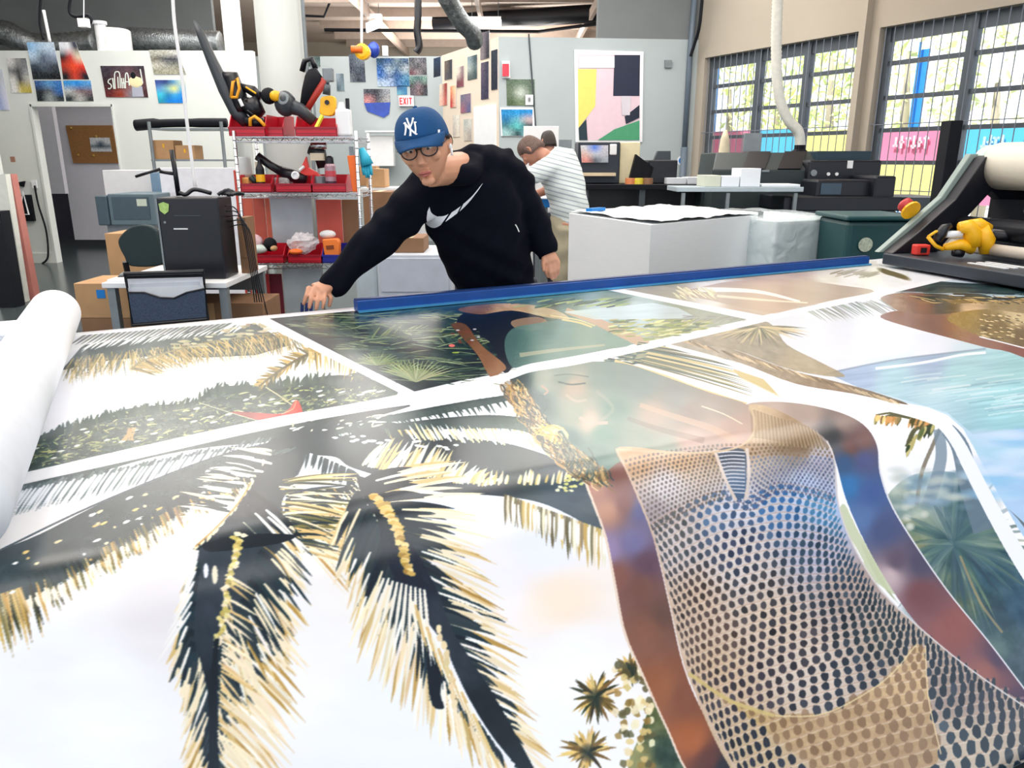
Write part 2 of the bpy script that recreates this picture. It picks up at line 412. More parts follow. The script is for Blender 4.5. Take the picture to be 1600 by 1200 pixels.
for k in range(1100):
    t = R_.rand(); x = 20 + 590 * t; top = np.interp(x, [20, 170, 300, 330, 470, 610], [702, 650, 632, 610, 600, 608]); bot = 744 - (x) * 0.207
    y = top + (bot - top) * R_.rand() ** 0.8; c = [(52, 66, 58), (98, 108, 84), (140, 148, 104), (44, 56, 54), (172, 176, 120), (66, 84, 66)][R_.randint(6)]
    leaf((x, y), (x + 30 * (R_.rand() - 0.3), y - 10 * (R_.rand() - 0.25)), 2.5, jit(c, 10), 1)
for k in range(150):
    x = 14 + 600 * k / 149; top = np.interp(x, [20, 50, 170, 300, 330, 420, 500, 610], [702, 688, 650, 630, 610, 603, 592, 612]); leaf((x, top + 8), (x + 20 * (R_.rand() - .3), top - 5 - 7 * R_.rand()), 5, jit([(60, 76, 66), (78, 92, 72), (52, 66, 58)][R_.randint(3)], 6), 1)
for k in range(36):
    x = 40 + 560 * R_.rand(); top = np.interp(x, [20, 170, 300, 330, 470, 610], [706, 656, 640, 622, 612, 612]); bot = 736 - x * 0.207
    blob(x, top + (bot - top) * R_.rand(), 6, 1.6, (226, 230, 224), 1, 8, .5, -0.2)
frond([(500, 548), (470, 560), (430, 585), (405, 605)], 26, [(1, 40, 20, 26, 10), (-1, 40, 20, 20, 10)], 3.6, [(150, 128, 70), (196, 166, 92), (104, 100, 66)], bend=1, rw=5, rcol=(100, 90, 56))
frond([(484, 548), (530, 562), (575, 590)], 22, [(1, 70, 30, 36, 12)], 3.0, [(190, 158, 82), (120, 108, 60), (216, 190, 124)], bend=2, rw=3)
frond([(560, 585), (590, 600), (625, 612)], 14, [(-1, 140, 26, 26, 12), (1, 140, 18, 18, 8)], 3.4, [(30, 42, 40), (60, 76, 50)], bend=2, rw=3)
fill(sm([(360, 645), (400, 646), (436, 648), (452, 640), (463, 626), (472, 640), (470, 654), (440, 660), (400, 657)], 4, True), field([(380, 648, (150, 60, 56)), (430, 652, (196, 58, 50)), (465, 640, (214, 60, 48))], 14))
line([(415, 606), (440, 622), (456, 634)], 2.2, (196, 190, 150)); line([(310, 630), (360, 646), (420, 664)], 1.6, (170, 172, 140)); line([(463, 626), (458, 640), (440, 648)], 1.6, (226, 170, 130))
for k in range(9): leaf((190 + R_.rand() * 20, 690), (200 + R_.rand() * 14, 668), 3, (190, 150, 96))

# --- panel B (rear middle): dark palms, a figure and the sea
PB = [(418, 499), (560, 484), (958, 452), (1182, 497), (1000, 537), (900, 557), (830, 569), (780, 582), (648, 613)]
fill(PB, field([(450, 500, (36, 44, 46)), (560, 520, (26, 40, 42)), (640, 560, (16, 30, 34)), (700, 500, (24, 52, 54)), (760, 540, (12, 22, 36)), (700, 600, (18, 30, 34)), (820, 510, (60, 100, 92)), (880, 540, (96, 130, 120)),
                     (860, 560, (92, 124, 114)), (950, 540, (112, 132, 118)), (880, 470, (96, 124, 108)), (1000, 490, (188, 208, 212)), (940, 490, (170, 200, 208)), (1100, 500, (160, 165, 150)), (960, 470, (130, 148, 128)), (1050, 515, (140, 144, 112))], 16, 26, 6))
for (rb, n, c, L) in [([(470, 515), (560, 505), (680, 520)], 30, [(52, 72, 66), (74, 92, 74)], 34), ([(560, 540), (640, 520), (760, 540)], 34, [(60, 80, 70), (110, 124, 86), (34, 56, 52)], 36),
                      ([(520, 545), (600, 560), (720, 565)], 34, [(40, 60, 58), (76, 92, 72)], 30), ([(600, 500), (660, 490), (740, 496)], 24, [(70, 96, 76), (30, 60, 56)], 22)]:
    frond(rb, n, [(1, 28, L, L, L * .4), (-1, 28, L, L, L * .4)], 3.0, c, bend=2, rw=2)
for k in range(420):
    x = 440 + 320 * R_.rand(); y = 490 + 110 * R_.rand()
    if y < 500 + (x - 430) * 0.53 and y > 490: leaf((x, y), (x + 30 + 30 * R_.rand(), y + 5 * R_.randn()), 1.5, jit([(96, 112, 84), (30, 50, 50), (130, 142, 110), (60, 84, 74)][R_.randint(4)], 10), 1)
for cx, cy in [(630, 585), (590, 572), (660, 592)]:
    for k in range(16): a = math.radians(-170 + 160 * k / 15); leaf((cx, cy), (cx + 40 * math.cos(a), cy + 24 * math.sin(a)), 2.4, jit((112, 132, 76), 14), 2)
for k in range(18): a = math.radians(-150 + 120 * k / 17); leaf((650, 598), (650 + 70 * math.cos(a), 598 + 38 * math.sin(a)), 2.4, jit((150, 160, 120), 14), 3)
fill(sm([(722, 492), (760, 480), (800, 478), (835, 488), (850, 502), (815, 520), (806, 545), (800, 575), (786, 582), (770, 540), (740, 520), (715, 508)], 4, True), (16, 18, 34))
fill(sm([(705, 508), (728, 508), (752, 540), (790, 572), (782, 584), (766, 590), (746, 556), (722, 528)], 4, True), field([(715, 515, (96, 62, 44)), (760, 560, (128, 88, 62)), (780, 580, (150, 108, 80))], 10))
fill(sm([(715, 484), (760, 476), (820, 476), (870, 486), (890, 500), (850, 496), (800, 486), (750, 492)], 4, True), field([(740, 484, (120, 84, 60)), (800, 480, (196, 160, 120)), (850, 490, (190, 176, 140))], 26, 14, 4, 0.15))
fill(sm([(800, 502), (840, 496), (856, 506), (836, 518), (806, 514)], 4, True), (170, 140, 112), 0.8)
for k in range(20): x = 690 + 60 * R_.rand(); blob(x, 515 + 22 * R_.rand(), 3, 1.2, [(120, 50, 44), (180, 180, 190), (60, 70, 50)][R_.randint(3)])
blob(706, 541, 5, 2.4, (220, 110, 104)); blob(712, 552, 6, 1.2, (150, 170, 70))
fill(sm([(788, 540), (800, 515), (840, 506), (900, 500), (960, 520), (985, 540), (940, 548), (880, 560), (830, 568), (800, 575)], 4, True), field([(800, 545, (70, 108, 104)), (860, 520, (102, 138, 132)), (930, 530, (122, 150, 134)), (870, 555, (104, 136, 124))], 8, 40, 8), 0.9)
line([(812, 556), (870, 548), (945, 540)], 7, (170, 172, 146), 0.8, 3)
line([(884, 486), (925, 500), (960, 516), (1012, 540)], 9, (196, 164, 132), 0.9, 16)
line([(878, 500), (905, 505), (925, 512)], 3, (216, 200, 140)); line([(860, 494), (900, 500), (930, 510)], 2, (220, 206, 150))
fill([(880, 488), (1020, 474), (1060, 482), (1090, 498), (1000, 500), (930, 500)], field([(900, 490, (190, 214, 216)), (1000, 480, (206, 224, 232)), (1060, 495, (196, 210, 216))], 14, 60, 4, -.06), 0.85)
for k in range(170):
    x = 950 + 150 * R_.rand(); y = 500 + 34 * R_.rand() * (1 - abs(x - 1010) / 160); leaf((x, y), (x + 16, y - 3 * R_.rand()), 2.4, jit([(150, 160, 96), (206, 206, 150), (104, 120, 84), (186, 186, 130)][R_.randint(4)], 10))
for k in range(40): x = 790 + 180 * R_.rand(); y = 470 + 12 * R_.rand(); leaf((x, y), (x + 26, y - 5), 2.4, jit([(110, 140, 100), (60, 92, 80), (170, 190, 120)][R_.randint(3)], 10))
for k in range(60): x = 1060 + 100 * R_.rand(); leaf((x, 500 + 12 * R_.randn() * 0.5), (x + 20, 496), 1.6, jit((150, 148, 140), 14), al=0.7)

# --- panel C (rear right): tanned shoulder against pale sky
PC = [(976, 453), (1360, 408), (1378, 409), (1420, 420), (1420, 444), (1380, 455), (1250, 480), (1192, 494)]
fill(PC, field([(1040, 460, (164, 158, 138)), (1150, 470, (190, 168, 152)), (1120, 455, (226, 224, 224)), (1250, 450, (182, 160, 146)), (1180, 440, (190, 168, 152)), (1330, 440, (236, 236, 236)), (1350, 425, (226, 224, 214)), (1300, 420, (214, 208, 196)), (1400, 432, (236, 238, 240)), (1240, 472, (188, 164, 146))], 12, 40, 5, 0.15))
fill(sm([(1150, 440), (1240, 438), (1310, 446), (1366, 456), (1300, 470), (1220, 490), (1180, 486), (1110, 470), (1060, 460), (1110, 446)], 4, True), field([(1120, 460, (178, 160, 146)), (1240, 455, (180, 154, 138)), (1200, 480, (196, 168, 148)), (1320, 456, (170, 150, 134))], 8, 60, 5, 0.1), 0.85)
line([(1090, 453), (1180, 456), (1250, 472)], 8, (240, 240, 240), 0.85, 3); line([(1120, 463), (1200, 470), (1262, 474)], 4, (234, 222, 196), 0.8, 2)
for k in range(40): x = 1050 + 60 * R_.rand(); y = 448 + 16 * R_.rand(); leaf((x, y), (x + 12, y + 8), 1.8, jit((222, 216, 180), 10))
for k in range(26): x = 1296 + 60 * R_.rand(); y = 424 + 8 * R_.rand(); leaf((x, y + 3), (x + 22, y - 3), 2.4, jit((150, 144, 116), 16), al=0.7)

# --- panel D content: the big palm
DKc = [DK, DK2, DK3, (52, 64, 64)]
# strip of hanging leaflets right under the seam
strip = [(-80, 812), (0, 776), (120, 742), (240, 716), (330, 694), (440, 678), (470, 668), (640, 636), (560, 664), (430, 706), (330, 706), (240, 730), (150, 764), (60, 810), (0, 850), (-80, 880)]
fill(sm([(-80, 800), (0, 768), (200, 722), (440, 668), (640, 634), (560, 660), (430, 690), (330, 700), (240, 716), (150, 742), (60, 776), (0, 800), (-80, 836)], 4, True), field([(20, 790, (60, 72, 74)), (240, 720, (70, 82, 80)), (420, 680, (60, 66, 64)), (560, 655, (30, 38, 40))], 20, 12, 8))
for k in range(80):
    x = -30 + k * 6.0; y = 782 - x * 0.2 + 6 * R_.rand(); L = 34 * (1 - k / 130)
    leaf((x + 10, y - 18), (x - 26 * (1 - k / 120), y + L), 7 * (1 - k / 160), jit([(60, 74, 78), (84, 98, 98), (110, 120, 124)][R_.randint(3)], 8), 3)
for k in range(66):
    x = 0 + k * 6.7; y = 786 - x * 0.2 + 5 * R_.rand(); L = 30 * (1 - k / 140)
    leaf((x + 10, y - 16), (x - 22 * (1 - k / 120), y + L), 4.4 * (1 - k / 190), (238, 242, 250), 3)
# frond 2: long dark band
b2 = [(-80, 900), (0, 862), (60, 838), (150, 792), (230, 755), (330, 718), (400, 700), (450, 690), (480, 700), (440, 730), (400, 745), (360, 770), (300, 795), (250, 822), (200, 850), (150, 880), (90, 915), (40, 940), (0, 952), (-80, 980)]
fill(sm(b2, 4, True), field([(30, 900, (46, 54, 58)), (90, 915, (24, 34, 34)), (150, 850, (60, 64, 66)), (250, 780, (62, 68, 70)), (350, 740, (66, 74, 76)), (440, 705, (44, 52, 58))], 16, 18, 10, -0.4))
for k in range(120):
    t = R_.rand(); x = -20 + 420 * t; y = np.interp(x, [0, 90, 200, 300, 400], [945, 915, 850, 795, 745]); L = 14 + 40 * (1 - t) ** 1.5 * R_.rand() + (50 * R_.rand() if x < 70 else 0)
    c = [GOLD, GOLD2, OLIVE, (60, 56, 40), (130, 110, 66)][R_.randint(5)]
    leaf((x - 3, y - 14), (x + 10 + 10 * R_.rand() * (1 if x < 90 else .4), y + L), 5.4, jit(c, 12), -2)
for k in range(60):
    t = R_.rand(); x = 20 + 380 * t; y = np.interp(x, [0, 90, 200, 300, 400], [950, 918, 852, 797, 747]) + 4
    leaf((x + 2, y - 10 * R_.rand()), (x + 8, y + 16), 4.6, jit((246, 236, 214), 6))
for k in range(34):
    t = R_.rand(); x = 8 + 370 * t; a = R_.rand(); y = np.interp(x, [0, 150, 330, 400], [872, 800, 730, 712]) * (1 - a) + np.interp(x, [0, 90, 200, 300, 400], [935, 905, 845, 785, 740]) * a
    blob(x, y, 5 * R_.rand() + 2.5, 2.2, jit([(232, 214, 168), (240, 240, 240), (222, 188, 112)][R_.randint(3)], 8), 1, 9, .4, -0.4)
line([(-80, 898), (0, 862), (150, 790), (330, 718), (450, 688)], 3, (70, 76, 84), 1)
# stem down-left from the crown
fill(sm([(440, 690), (480, 700), (476, 720), (462, 752), (440, 790), (456, 830), (430, 858), (316, 862), (306, 854), (340, 828), (372, 790), (396, 752), (420, 715)], 4, True), field([(440, 730, (48, 52, 58)), (390, 800, (46, 50, 58)), (340, 850, (30, 36, 46)), (440, 830, (44, 50, 58))], 12, 30, 12, 1.0))
for k in range(24): t = R_.rand(); x = 306 + 110 * t; y = np.interp(x, [306, 340, 372, 396, 416], [856, 826, 788, 750, 715]); leaf((x, y), (x - 3, y + 3 + 9 * R_.rand()), 5, jit(CREAM, 8))
line([(306, 856), (342, 822), (374, 786), (392, 756)], 2.5, (196, 150, 80))
for k in range(70):
    t = R_.rand(); x = 40 + 380 * t; y = np.interp(x, [0, 90, 200, 300, 420], [926, 896, 832, 776, 728]); leaf((x, y - 10), (x + 12, y + 18), 4, jit([(30, 40, 46), (44, 54, 56)][R_.randint(2)], 5))
# crown: dense dark centre
fill(sm([(455, 672), (520, 664), (600, 660), (660, 672), (720, 684), (800, 696), (880, 722), (930, 742), (948, 770), (960, 850), (900, 812), (840, 786), (770, 776), (700, 772), (640, 762), (580, 742), (545, 730), (525, 716), (490, 712), (452, 704), (400, 712), (420, 692)], 4, True),
     field([(480, 690, (34, 44, 50)), (600, 700, (26, 42, 48)), (700, 710, (22, 44, 50)), (800, 720, (30, 52, 54)), (900, 760, (44, 66, 84)), (640, 750, (40, 46, 56)), (760, 770, (56, 58, 66)), (930, 800, (70, 80, 90))], 12, 40, 10, 0.15))
# white gaps between the right hand fronds
for k in range(46):
    t = k / 45; x = 566 + 200 * t; y = 722 + 34 * math.sin(t * 1.3) + 4 * R_.rand(); L = 44 * math.sin(math.pi * min(1, .25 + t * .75)) + 10
    leaf((x, y + 4), (x + 16 + 16 * (1 - t), y - L * (0.5 + .5 * R_.rand())), 5.4, jit([CREAM, (244, 242, 236), (226, 200, 140)][R_.randint(3)], 6), 4)
for k in range(30):
    x = 740 + 150 * R_.rand(); y = 752 - (x - 740) * 0.02 + 6 * R_.rand(); leaf((x, y + 4), (x + 4, y - 8 - 12 * R_.rand()), 4.5, jit([(210, 190, 120), CREAM][R_.randint(2)], 8))
for k in range(26):
    x = 520 + 200 * R_.rand(); y = 676 + (x - 520) * 0.1 + 12 * R_.rand(); blob(x, y, 5, 2, (236, 240, 240), 1, 8, .4)
# upper right fronds in front of the white sky
for rb, c, L in [([(520, 672), (620, 650), (740, 628), (850, 612)], [(30, 56, 56), (56, 80, 70), (44, 66, 62)], 28), ([(600, 668), (700, 656), (780, 652), (880, 664)], [(26, 50, 54), (52, 76, 66), (190, 170, 110)], 38)]:
    frond(rb, 60, [(1, 62, L * .6, L, L * .8)], 4.0, c, bend=2, rw=5)
fill(sm([(560, 664), (640, 648), (760, 626), (830, 616), (800, 626), (700, 646), (620, 660)], 4, True), (36, 60, 58), .9)
fill(sm([(600, 672), (700, 656), (800, 654), (880, 672), (900, 700), (860, 690), (800, 672), (700, 672)], 4, True), field([(700, 664, (38, 62, 62)), (840, 680, (58, 84, 72))], 10), .95)
for k in range(60):
    t = k / 59; x = 640 + 260 * t; y = 676 + 22 * t * t + 8 * R_.rand(); leaf((x + 8, y + 8), (x - 6, y - 10 - 8 * R_.rand()), 3.8, jit([(244, 244, 244), (236, 222, 176)][R_.randint(2)], 5))
for k in range(50):
    x = 450 + 150 * R_.rand(); y = 662 + 20 * R_.rand() - (x - 450) * 0.1; leaf((x, y), (x + 24 * R_.rand(), y - 8 + 8 * R_.rand()), 3, jit([(238, 240, 242), (230, 220, 190), (40, 46, 50), (60, 70, 70)][R_.randint(4)], 6))
feather([(548, 738), (520, 760), (486, 790), (452, 830)], -1, 95, 80, [60, 90, 120, 130], 30, [.6, .5, .4, .3], 5, 6)
feather([(452, 760), (448, 800), (446, 850)], -1, 78, 66, [90, 120, 140], 24, [.7, .5, .4], 5.5, 8)
# white patch with feathery edge below the crown
fill(sm([(478, 712), (492, 712), (504, 726), (520, 728), (538, 742), (540, 762), (470, 766), (458, 750), (474, 738)], 4, True), (240, 242, 248))
for k in range(26):
    x = 470 + 74 * R_.rand(); y = 716 + (x - 480) * .45; leaf((x + 8, y - 8), (x + 2, y + 12 + 12 * R_.rand()), 5, (30, 46, 54))
for k in range(40):
    x = 330 + 130 * R_.rand(); leaf((x + 6, 716 - (x - 330) * .12), (x - 18, 724 - (x - 330) * .1), 2.6, jit((72, 84, 86), 6))
# left middle fan: thin crossing golden leaflets
for k in range(70):
    y = 752 + 108 * R_.rand(); x = 445 + 14 * R_.randn() * .4; L = 70 + 60 * R_.rand()
    leaf((x, y), (x + L, y + 34 * (R_.rand() - 0.25) + (y - 790) * 0.25), 3.6, jit([GOLD2, OLIVE, (60, 60, 50), CREAM, (34, 42, 50)][R_.randint(5)], 9), 6)
# small white gaps left of the stem
for k in range(44):
    t = R_.rand(); x = 330 + 96 * t; y = 800 - 90 * t + 10 * R_.randn(); leaf((x, y), (x - 40 - 20 * R_.rand(), y - 12 + 10 * R_.rand()), 5, jit([CREAM, (240, 236, 226), (60, 64, 64)][R_.randint(3)], 6), 2)
# frond c, the lower left one
ribc = [(392, 772), (374, 840), (352, 920), (342, 1000), (336, 1080), (334, 1160), (338, 1300)]
feather(ribc, -1, 62, 38, [120, 150, 170, 170, 150, 120, 90], 64, [.95, .9, .72, .6, .35, .25, .2], 9, 10)
feather([(330, 856), (330, 920), (334, 1000), (333, 1080), (334, 1160), (338, 1300)], 1, 12, 30, [110, 130, 130, 120, 110, 90], 46, [1, .95, .9, .6, .4, .3], 8, -3)
fill(sm([(318, 856), (380, 842), (440, 850), (420, 880), (404, 920), (388, 960), (366, 990), (347, 1000), (340, 1090), (342, 1230), (328, 1230), (326, 1100), (312, 1030), (300, 1010), (300, 950), (304, 900), (310, 872)], 4, True),
     field([(350, 880, (52, 54, 64)), (330, 940, (54, 56, 66)), (390, 920, (50, 52, 60)), (330, 1010, (40, 44, 54)), (334, 1080, (12, 22, 34)), (334, 1180, (12, 18, 30))], 10, 24, 14, 1.2))
feather([(410, 858), (392, 910), (370, 960), (352, 990)], -1, 60, 50, [70, 110, 120, 120], 22, [1, .8, .6, .4], 9, 8)
feather([(312, 880), (302, 940), (300, 1000), (306, 1040)], 1, 20, 26, [50, 60, 80, 80], 16, [1, .9, .8, .6], 9, -3)
fill(sm([(318, 854), (350, 842), (400, 836), (462, 838), (440, 850), (390, 858), (330, 864)], 4, True), (16, 22, 32))
for k in range(46): t = k / 45; leaf((340 + 12 * (1 - t), 900 + 260 * t), (352 + 60 * R_.rand(), 930 + 280 * t), 4.6, jit([CREAM, GOLD2, (236, 206, 150)][R_.randint(3)], 6), 3)
for k in range(64):
    t = k / 63; x = 374 - 36 * t; y = 836 + 180 * t; blob(x + 3 * R_.randn(), y, 6 * (1 - .4 * t), 3.6, jit([(230, 214, 140), (196, 178, 96), CREAM][R_.randint(3)], 10), 1, 8, .5)
line([(339, 1000), (333, 1080), (334, 1150), (340, 1240)], 7, (12, 18, 28), 1, 13)
for k in range(7): leaf((310 - k * 2, 862 + k * 16), (294 - k * 8, 905 + k * 22), 5, (246, 244, 240), 0)
blob(322, 894, 4, 12, (240, 242, 250)); blob(336, 900, 5, 15, (236, 226, 200))
# frond d, the lower middle one
ribd = [(545, 735), (590, 775), (625, 840), (640, 900), (680, 980), (720, 1060), (760, 1130), (820, 1240)]
feather([(566, 752), (606, 800), (632, 860), (648, 910), (690, 985), (730, 1060), (770, 1130), (830, 1240)], -1, 60, 22, [150, 150, 150, 140, 120, 100, 90], 60, [.5, .55, .7, .8, .75, .6, .5], 7.5, 10, gold_al=.9)
feather([(560, 770), (590, 820), (620, 880), (645, 940), (680, 1020), (720, 1090), (780, 1180)], 1, 58, 12, [90, 130, 160, 160, 130, 110, 90], 58, [.8, .85, .6, .5, .5, .4, .3], 8.5, 8, gold_al=.9)
fill(sm([(560, 745), (600, 770), (612, 800), (640, 846), (660, 880), (686, 930), (706, 985), (738, 1036), (770, 1086), (806, 1150), (836, 1210), (810, 1200), (768, 1150), (734, 1095), (712, 1050), (694, 1010), (664, 970), (636, 950), (616, 905), (598, 860), (590, 815), (566, 775)], 4, True),
     field([(600, 800, (34, 36, 44)), (640, 900, (16, 26, 44)), (690, 980, (46, 48, 60)), (760, 1120, (20, 24, 32)), (720, 1030, (44, 46, 56))], 10, 20, 10, 1.0))
fill(sm([(668, 1010), (684, 1016), (692, 1050), (688, 1086), (694, 1108), (676, 1104), (668, 1060)], 4, True), (14, 22, 34))
for k in range(54):
    t = k / 53; x = np.interp(t, [0, .4, 1], [588, 622, 640]); y = 776 + 122 * t; blob(x + 3 * R_.randn(), y, 9 * (1 - .3 * t), 4.5, jit([(214, 178, 96), (236, 206, 140), (176, 140, 66)][R_.randint(3)], 10), 1, 8, .6)
for k in range(10): leaf((600 + k * 7, 905 + 2 * k), (566 + k * 12, 990 + 6 * k), 6, (246, 240, 226), 0)
for k in range(12): leaf((640 + k * 9, 930 + 17 * k), (656 + k * 12, 1000 + 20 * k), 6, jit([(250, 244, 228), GOLD2][k % 2], 5), 0)
for k in range(10): blob(688 + 2.5 * k + 2 * R_.randn(), 985 + 13 * k, 5, 8, jit((236, 216, 170), 8), 1, 8, .5)
# hanging leaflets under the right hand frond
for k in range(40):
    x = 790 + 155 * k / 39; y = 790 + (x - 790) * 0.36; leaf((x, y - 16), (x + 1 * R_.randn(), y + 26 + 34 * R_.rand() * (x - 760) / 150), 5.2, jit([(206, 176, 104), (236, 226, 200), (150, 140, 110), (110, 100, 70)][R_.randint(4)], 10))
for k in range(34):
    x = 800 + 150 * R_.rand(); y = 790 + (x - 790) * 0.36; leaf((x, y - 4 - 8 * R_.rand()), (x, y + 26), 3.4, (246, 244, 240))
for k in range(26): x = 870 + 70 * R_.rand(); y = 744 + 26 * R_.rand(); blob(x, y, 4, 2.4, jit([(206, 206, 130), (226, 226, 190)][R_.randint(2)], 8), 1, 8, .4)
# small distant palms and bushes at the bottom
fill(sm([(985, 1210), (1000, 1150), (1016, 1100), (1022, 1060), (1050, 1110), (1090, 1210)], 4, True), field([(1030, 1120, (90, 100, 60)), (1040, 1180, (48, 66, 52)), (1000, 1190, (140, 140, 90))], 30, 14, 12))
for cx, cy in [(930, 1092), (918, 1178), (985, 1050)]:
    for k in range(60):
        a = R_.rand() * 6.28; L = (18 + 26 * R_.rand()) * (0.7 if cx == 985 else 1); leaf((cx, cy), (cx + L * math.cos(a) * 1.2, cy + L * math.sin(a)), 5.5, jit([GOLD2, (226, 190, 110), (120, 96, 50), (60, 56, 34)][R_.randint(4)], 10), 4)
    soft(cx, cy, 14, 16, (34, 40, 34), 1.0)
for k in range(70): x = 960 + 60 * R_.rand(); y = 1040 + 160 * R_.rand(); blob(x, y, 6, 6, jit([(226, 200, 130), (150, 120, 60), (248, 236, 200), (90, 84, 50)][R_.randint(4)], 8), .85, 9, .5)

# --- background right of the figure
bgR = [(1300, 715), (1330, 690), (1380, 660), (1440, 655), (1480, 690), (1510, 750), (1560, 840), (1604, 905), (1800, 1200), (1660, 1180), (1600, 1080), (1540, 1000), (1480, 925), (1430, 855), (1395, 795), (1378, 740)]
fill(sm([(1380, 800), (1400, 760), (1440, 740), (1500, 744), (1540, 800), (1600, 890), (1760, 1120), (1700, 1220), (1600, 1100), (1540, 1000), (1480, 925), (1430, 855)], 4, True),
     field([(1420, 790, (190, 200, 186)), (1450, 760, (150, 176, 190)), (1500, 780, (84, 112, 130)), (1420, 840, (150, 150, 110)), (1480, 860, (70, 96, 90)), (1540, 900, (48, 86, 104)), (1560, 1000, (60, 84, 90)), (1600, 950, (40, 76, 100)), (1490, 930, (100, 110, 84)), (1590, 1060, (66, 84, 96))], 34, 26, 20, 0.5))
for k in range(60):
    a = -0.5 + 3.6 * R_.rand(); L = 70 + 90 * R_.rand(); leaf((1490, 850), (1490 + L * math.cos(a), 850 + L * math.sin(a)), 6, jit([(60, 92, 96), (110, 134, 110), (44, 70, 84), (140, 152, 120)][R_.randint(4)], 10), 10, 0.5)
for k in range(26): soft(1400 + 180 * R_.rand(), 780 + 260 * R_.rand(), 34, 22, [(60, 96, 112), (90, 120, 110), (44, 74, 92), (130, 150, 140)][R_.randint(4)], .5)
for k in range(50):
    a = R_.rand() * 6.28; L = 60 + 70 * R_.rand(); leaf((1490, 850), (1490 + L * math.cos(a), 850 + L * math.sin(a)), 9, jit([(70, 104, 112), (96, 128, 122), (50, 80, 96), (150, 168, 160)][R_.randint(4)], 8), 8, 0.35)
for k in range(10): soft(1400 + 50 * R_.rand(), 770 + 60 * R_.rand(), 8, 7, (226, 228, 216), .6)
line([(1500, 870), (1530, 940), (1566, 990)], 4, (170, 150, 110), .7)
fill(sm([(1345, 850), (1360, 870), (1400, 940), (1450, 985), (1500, 1020), (1420, 960), (1370, 905)], 4, True), (150, 160, 110), .8)
fill(sm([(1312, 800), (1322, 830), (1345, 870), (1362, 905), (1400, 930), (1370, 880), (1340, 830), (1320, 790)], 4, True), (196, 204, 170), .9)
# little palm with long trunk
line([(1470, 668), (1456, 700), (1440, 740), (1432, 790)], 6, (140, 130, 116)); line([(1480, 672), (1500, 700), (1516, 760), (1540, 830)], 22, (104, 124, 140), .9, 40)
line([(1466, 672), (1470, 720), (1450, 790)], 16, (120, 140, 156), .8, 20)
for pts, w in [([(1368, 650), (1400, 646), (1440, 650), (1462, 664)], 5), ([(1376, 656), (1400, 650), (1450, 660)], 7), ([(1460, 664), (1430, 672), (1418, 700)], 9), ([(1462, 662), (1420, 655), (1372, 635)], 3)]:
    line(pts, w * 0.5, (90, 88, 60), 1, w)
for k in range(60):
    t = R_.rand(); leaf((1368 + 92 * t, 650 + 8 * t), (1364 + 90 * t, 656 + 10 * t + 10 * R_.rand()), 5, jit([(90, 84, 52), (226, 190, 120), (150, 130, 84), (206, 150, 90)][R_.randint(4)], 10))
for k in range(40):
    t = R_.rand(); x, y = 1460 - 40 * t, 664 + 34 * t * t; leaf((x, y), (x - 6, y + 8 + 16 * R_.rand()), 5, jit([(100, 104, 60), (190, 180, 120), (60, 66, 44)][R_.randint(3)], 10))
for k in range(40): x = 1390 + 120 * R_.rand(); soft(x, 735 + 60 * R_.rand(), 18, 7, [(150, 176, 196), (196, 204, 196), (110, 140, 156)][R_.randint(3)], .5)
# fan of thin leaves, upper right of the face
for k in range(34):
    t = k / 33; leaf((985 + 12 * t, 566 - 30 * t), (1150 + 30 * (1 - t), 618 - 60 * t + 6 * R_.rand()), 2.4, jit([(120, 118, 90), (206, 190, 140), (60, 70, 66), (96, 104, 90)][R_.randint(4)], 8), 4)
for k in range(50): x = 940 + 60 * R_.rand(); y = 552 + 18 * R_.rand(); leaf((x, y), (x + 18, y - 5 + 8 * R_.rand()), 3, jit([(44, 66, 60), (150, 150, 120), (90, 110, 100)][R_.randint(3)], 8))
line([(960, 566), (1040, 590), (1100, 612), (1200, 640), (1260, 632)], 7, (222, 196, 140), 1, 3)
for k in range(16): leaf((1146 + 3 * k, 578 + k), (1160 + 4 * k, 594 + 2 * k), 2.4, (200, 182, 130))

# --- the figure: shoulders, arms, neck, face, hair
armL = [(913, 750), (930, 732), (968, 722), (985, 750), (1010, 808), (1030, 880), (1046, 950), (1068, 1045), (1100, 1120), (1150, 1215), (1080, 1215), (1040, 1140), (1002, 1056), (974, 990), (958, 910), (944, 840), (926, 790)]
fill(sm(armL, 5, True), (236, 214, 196))
fill(sm([(p[0] + (4 if i > 9 or i == 0 else 0), p[1]) for i, p in enumerate(armL)], 5, True), field([(930, 760, (176, 128, 112)), (960, 745, (110, 66, 60)), (952, 800, (190, 140, 116)), (975, 790, (136, 92, 88)), (1000, 800, (96, 96, 140)), (950, 860, (146, 128, 168)), (990, 850, (116, 112, 156)), (1010, 880, (96, 66, 84)),
     (965, 900, (130, 84, 76)), (1000, 920, (118, 80, 72)), (1010, 990, (132, 88, 72)), (1040, 960, (104, 74, 66)), (1030, 1080, (150, 92, 62)), (1070, 1090, (128, 78, 60)), (1080, 1160, (170, 96, 54)), (1110, 1190, (92, 50, 44)), (1130, 1200, (40, 30, 40))], 8, 30, 50, 0.2))
armR = [(1165, 633), (1205, 627), (1262, 632), (1318, 646), (1352, 666), (1370, 696), (1377, 740), (1394, 790), (1430, 850), (1482, 925), (1545, 1003), (1602, 1078), (1680, 1180), (1700, 1260), (1640, 1190), (1590, 1132), (1520, 1062), (1440, 985), (1392, 920), (1352, 850), (1322, 782), (1306, 724), (1292, 694), (1240, 672), (1190, 660)]
fill(sm(armR, 5, True), (226, 226, 232))
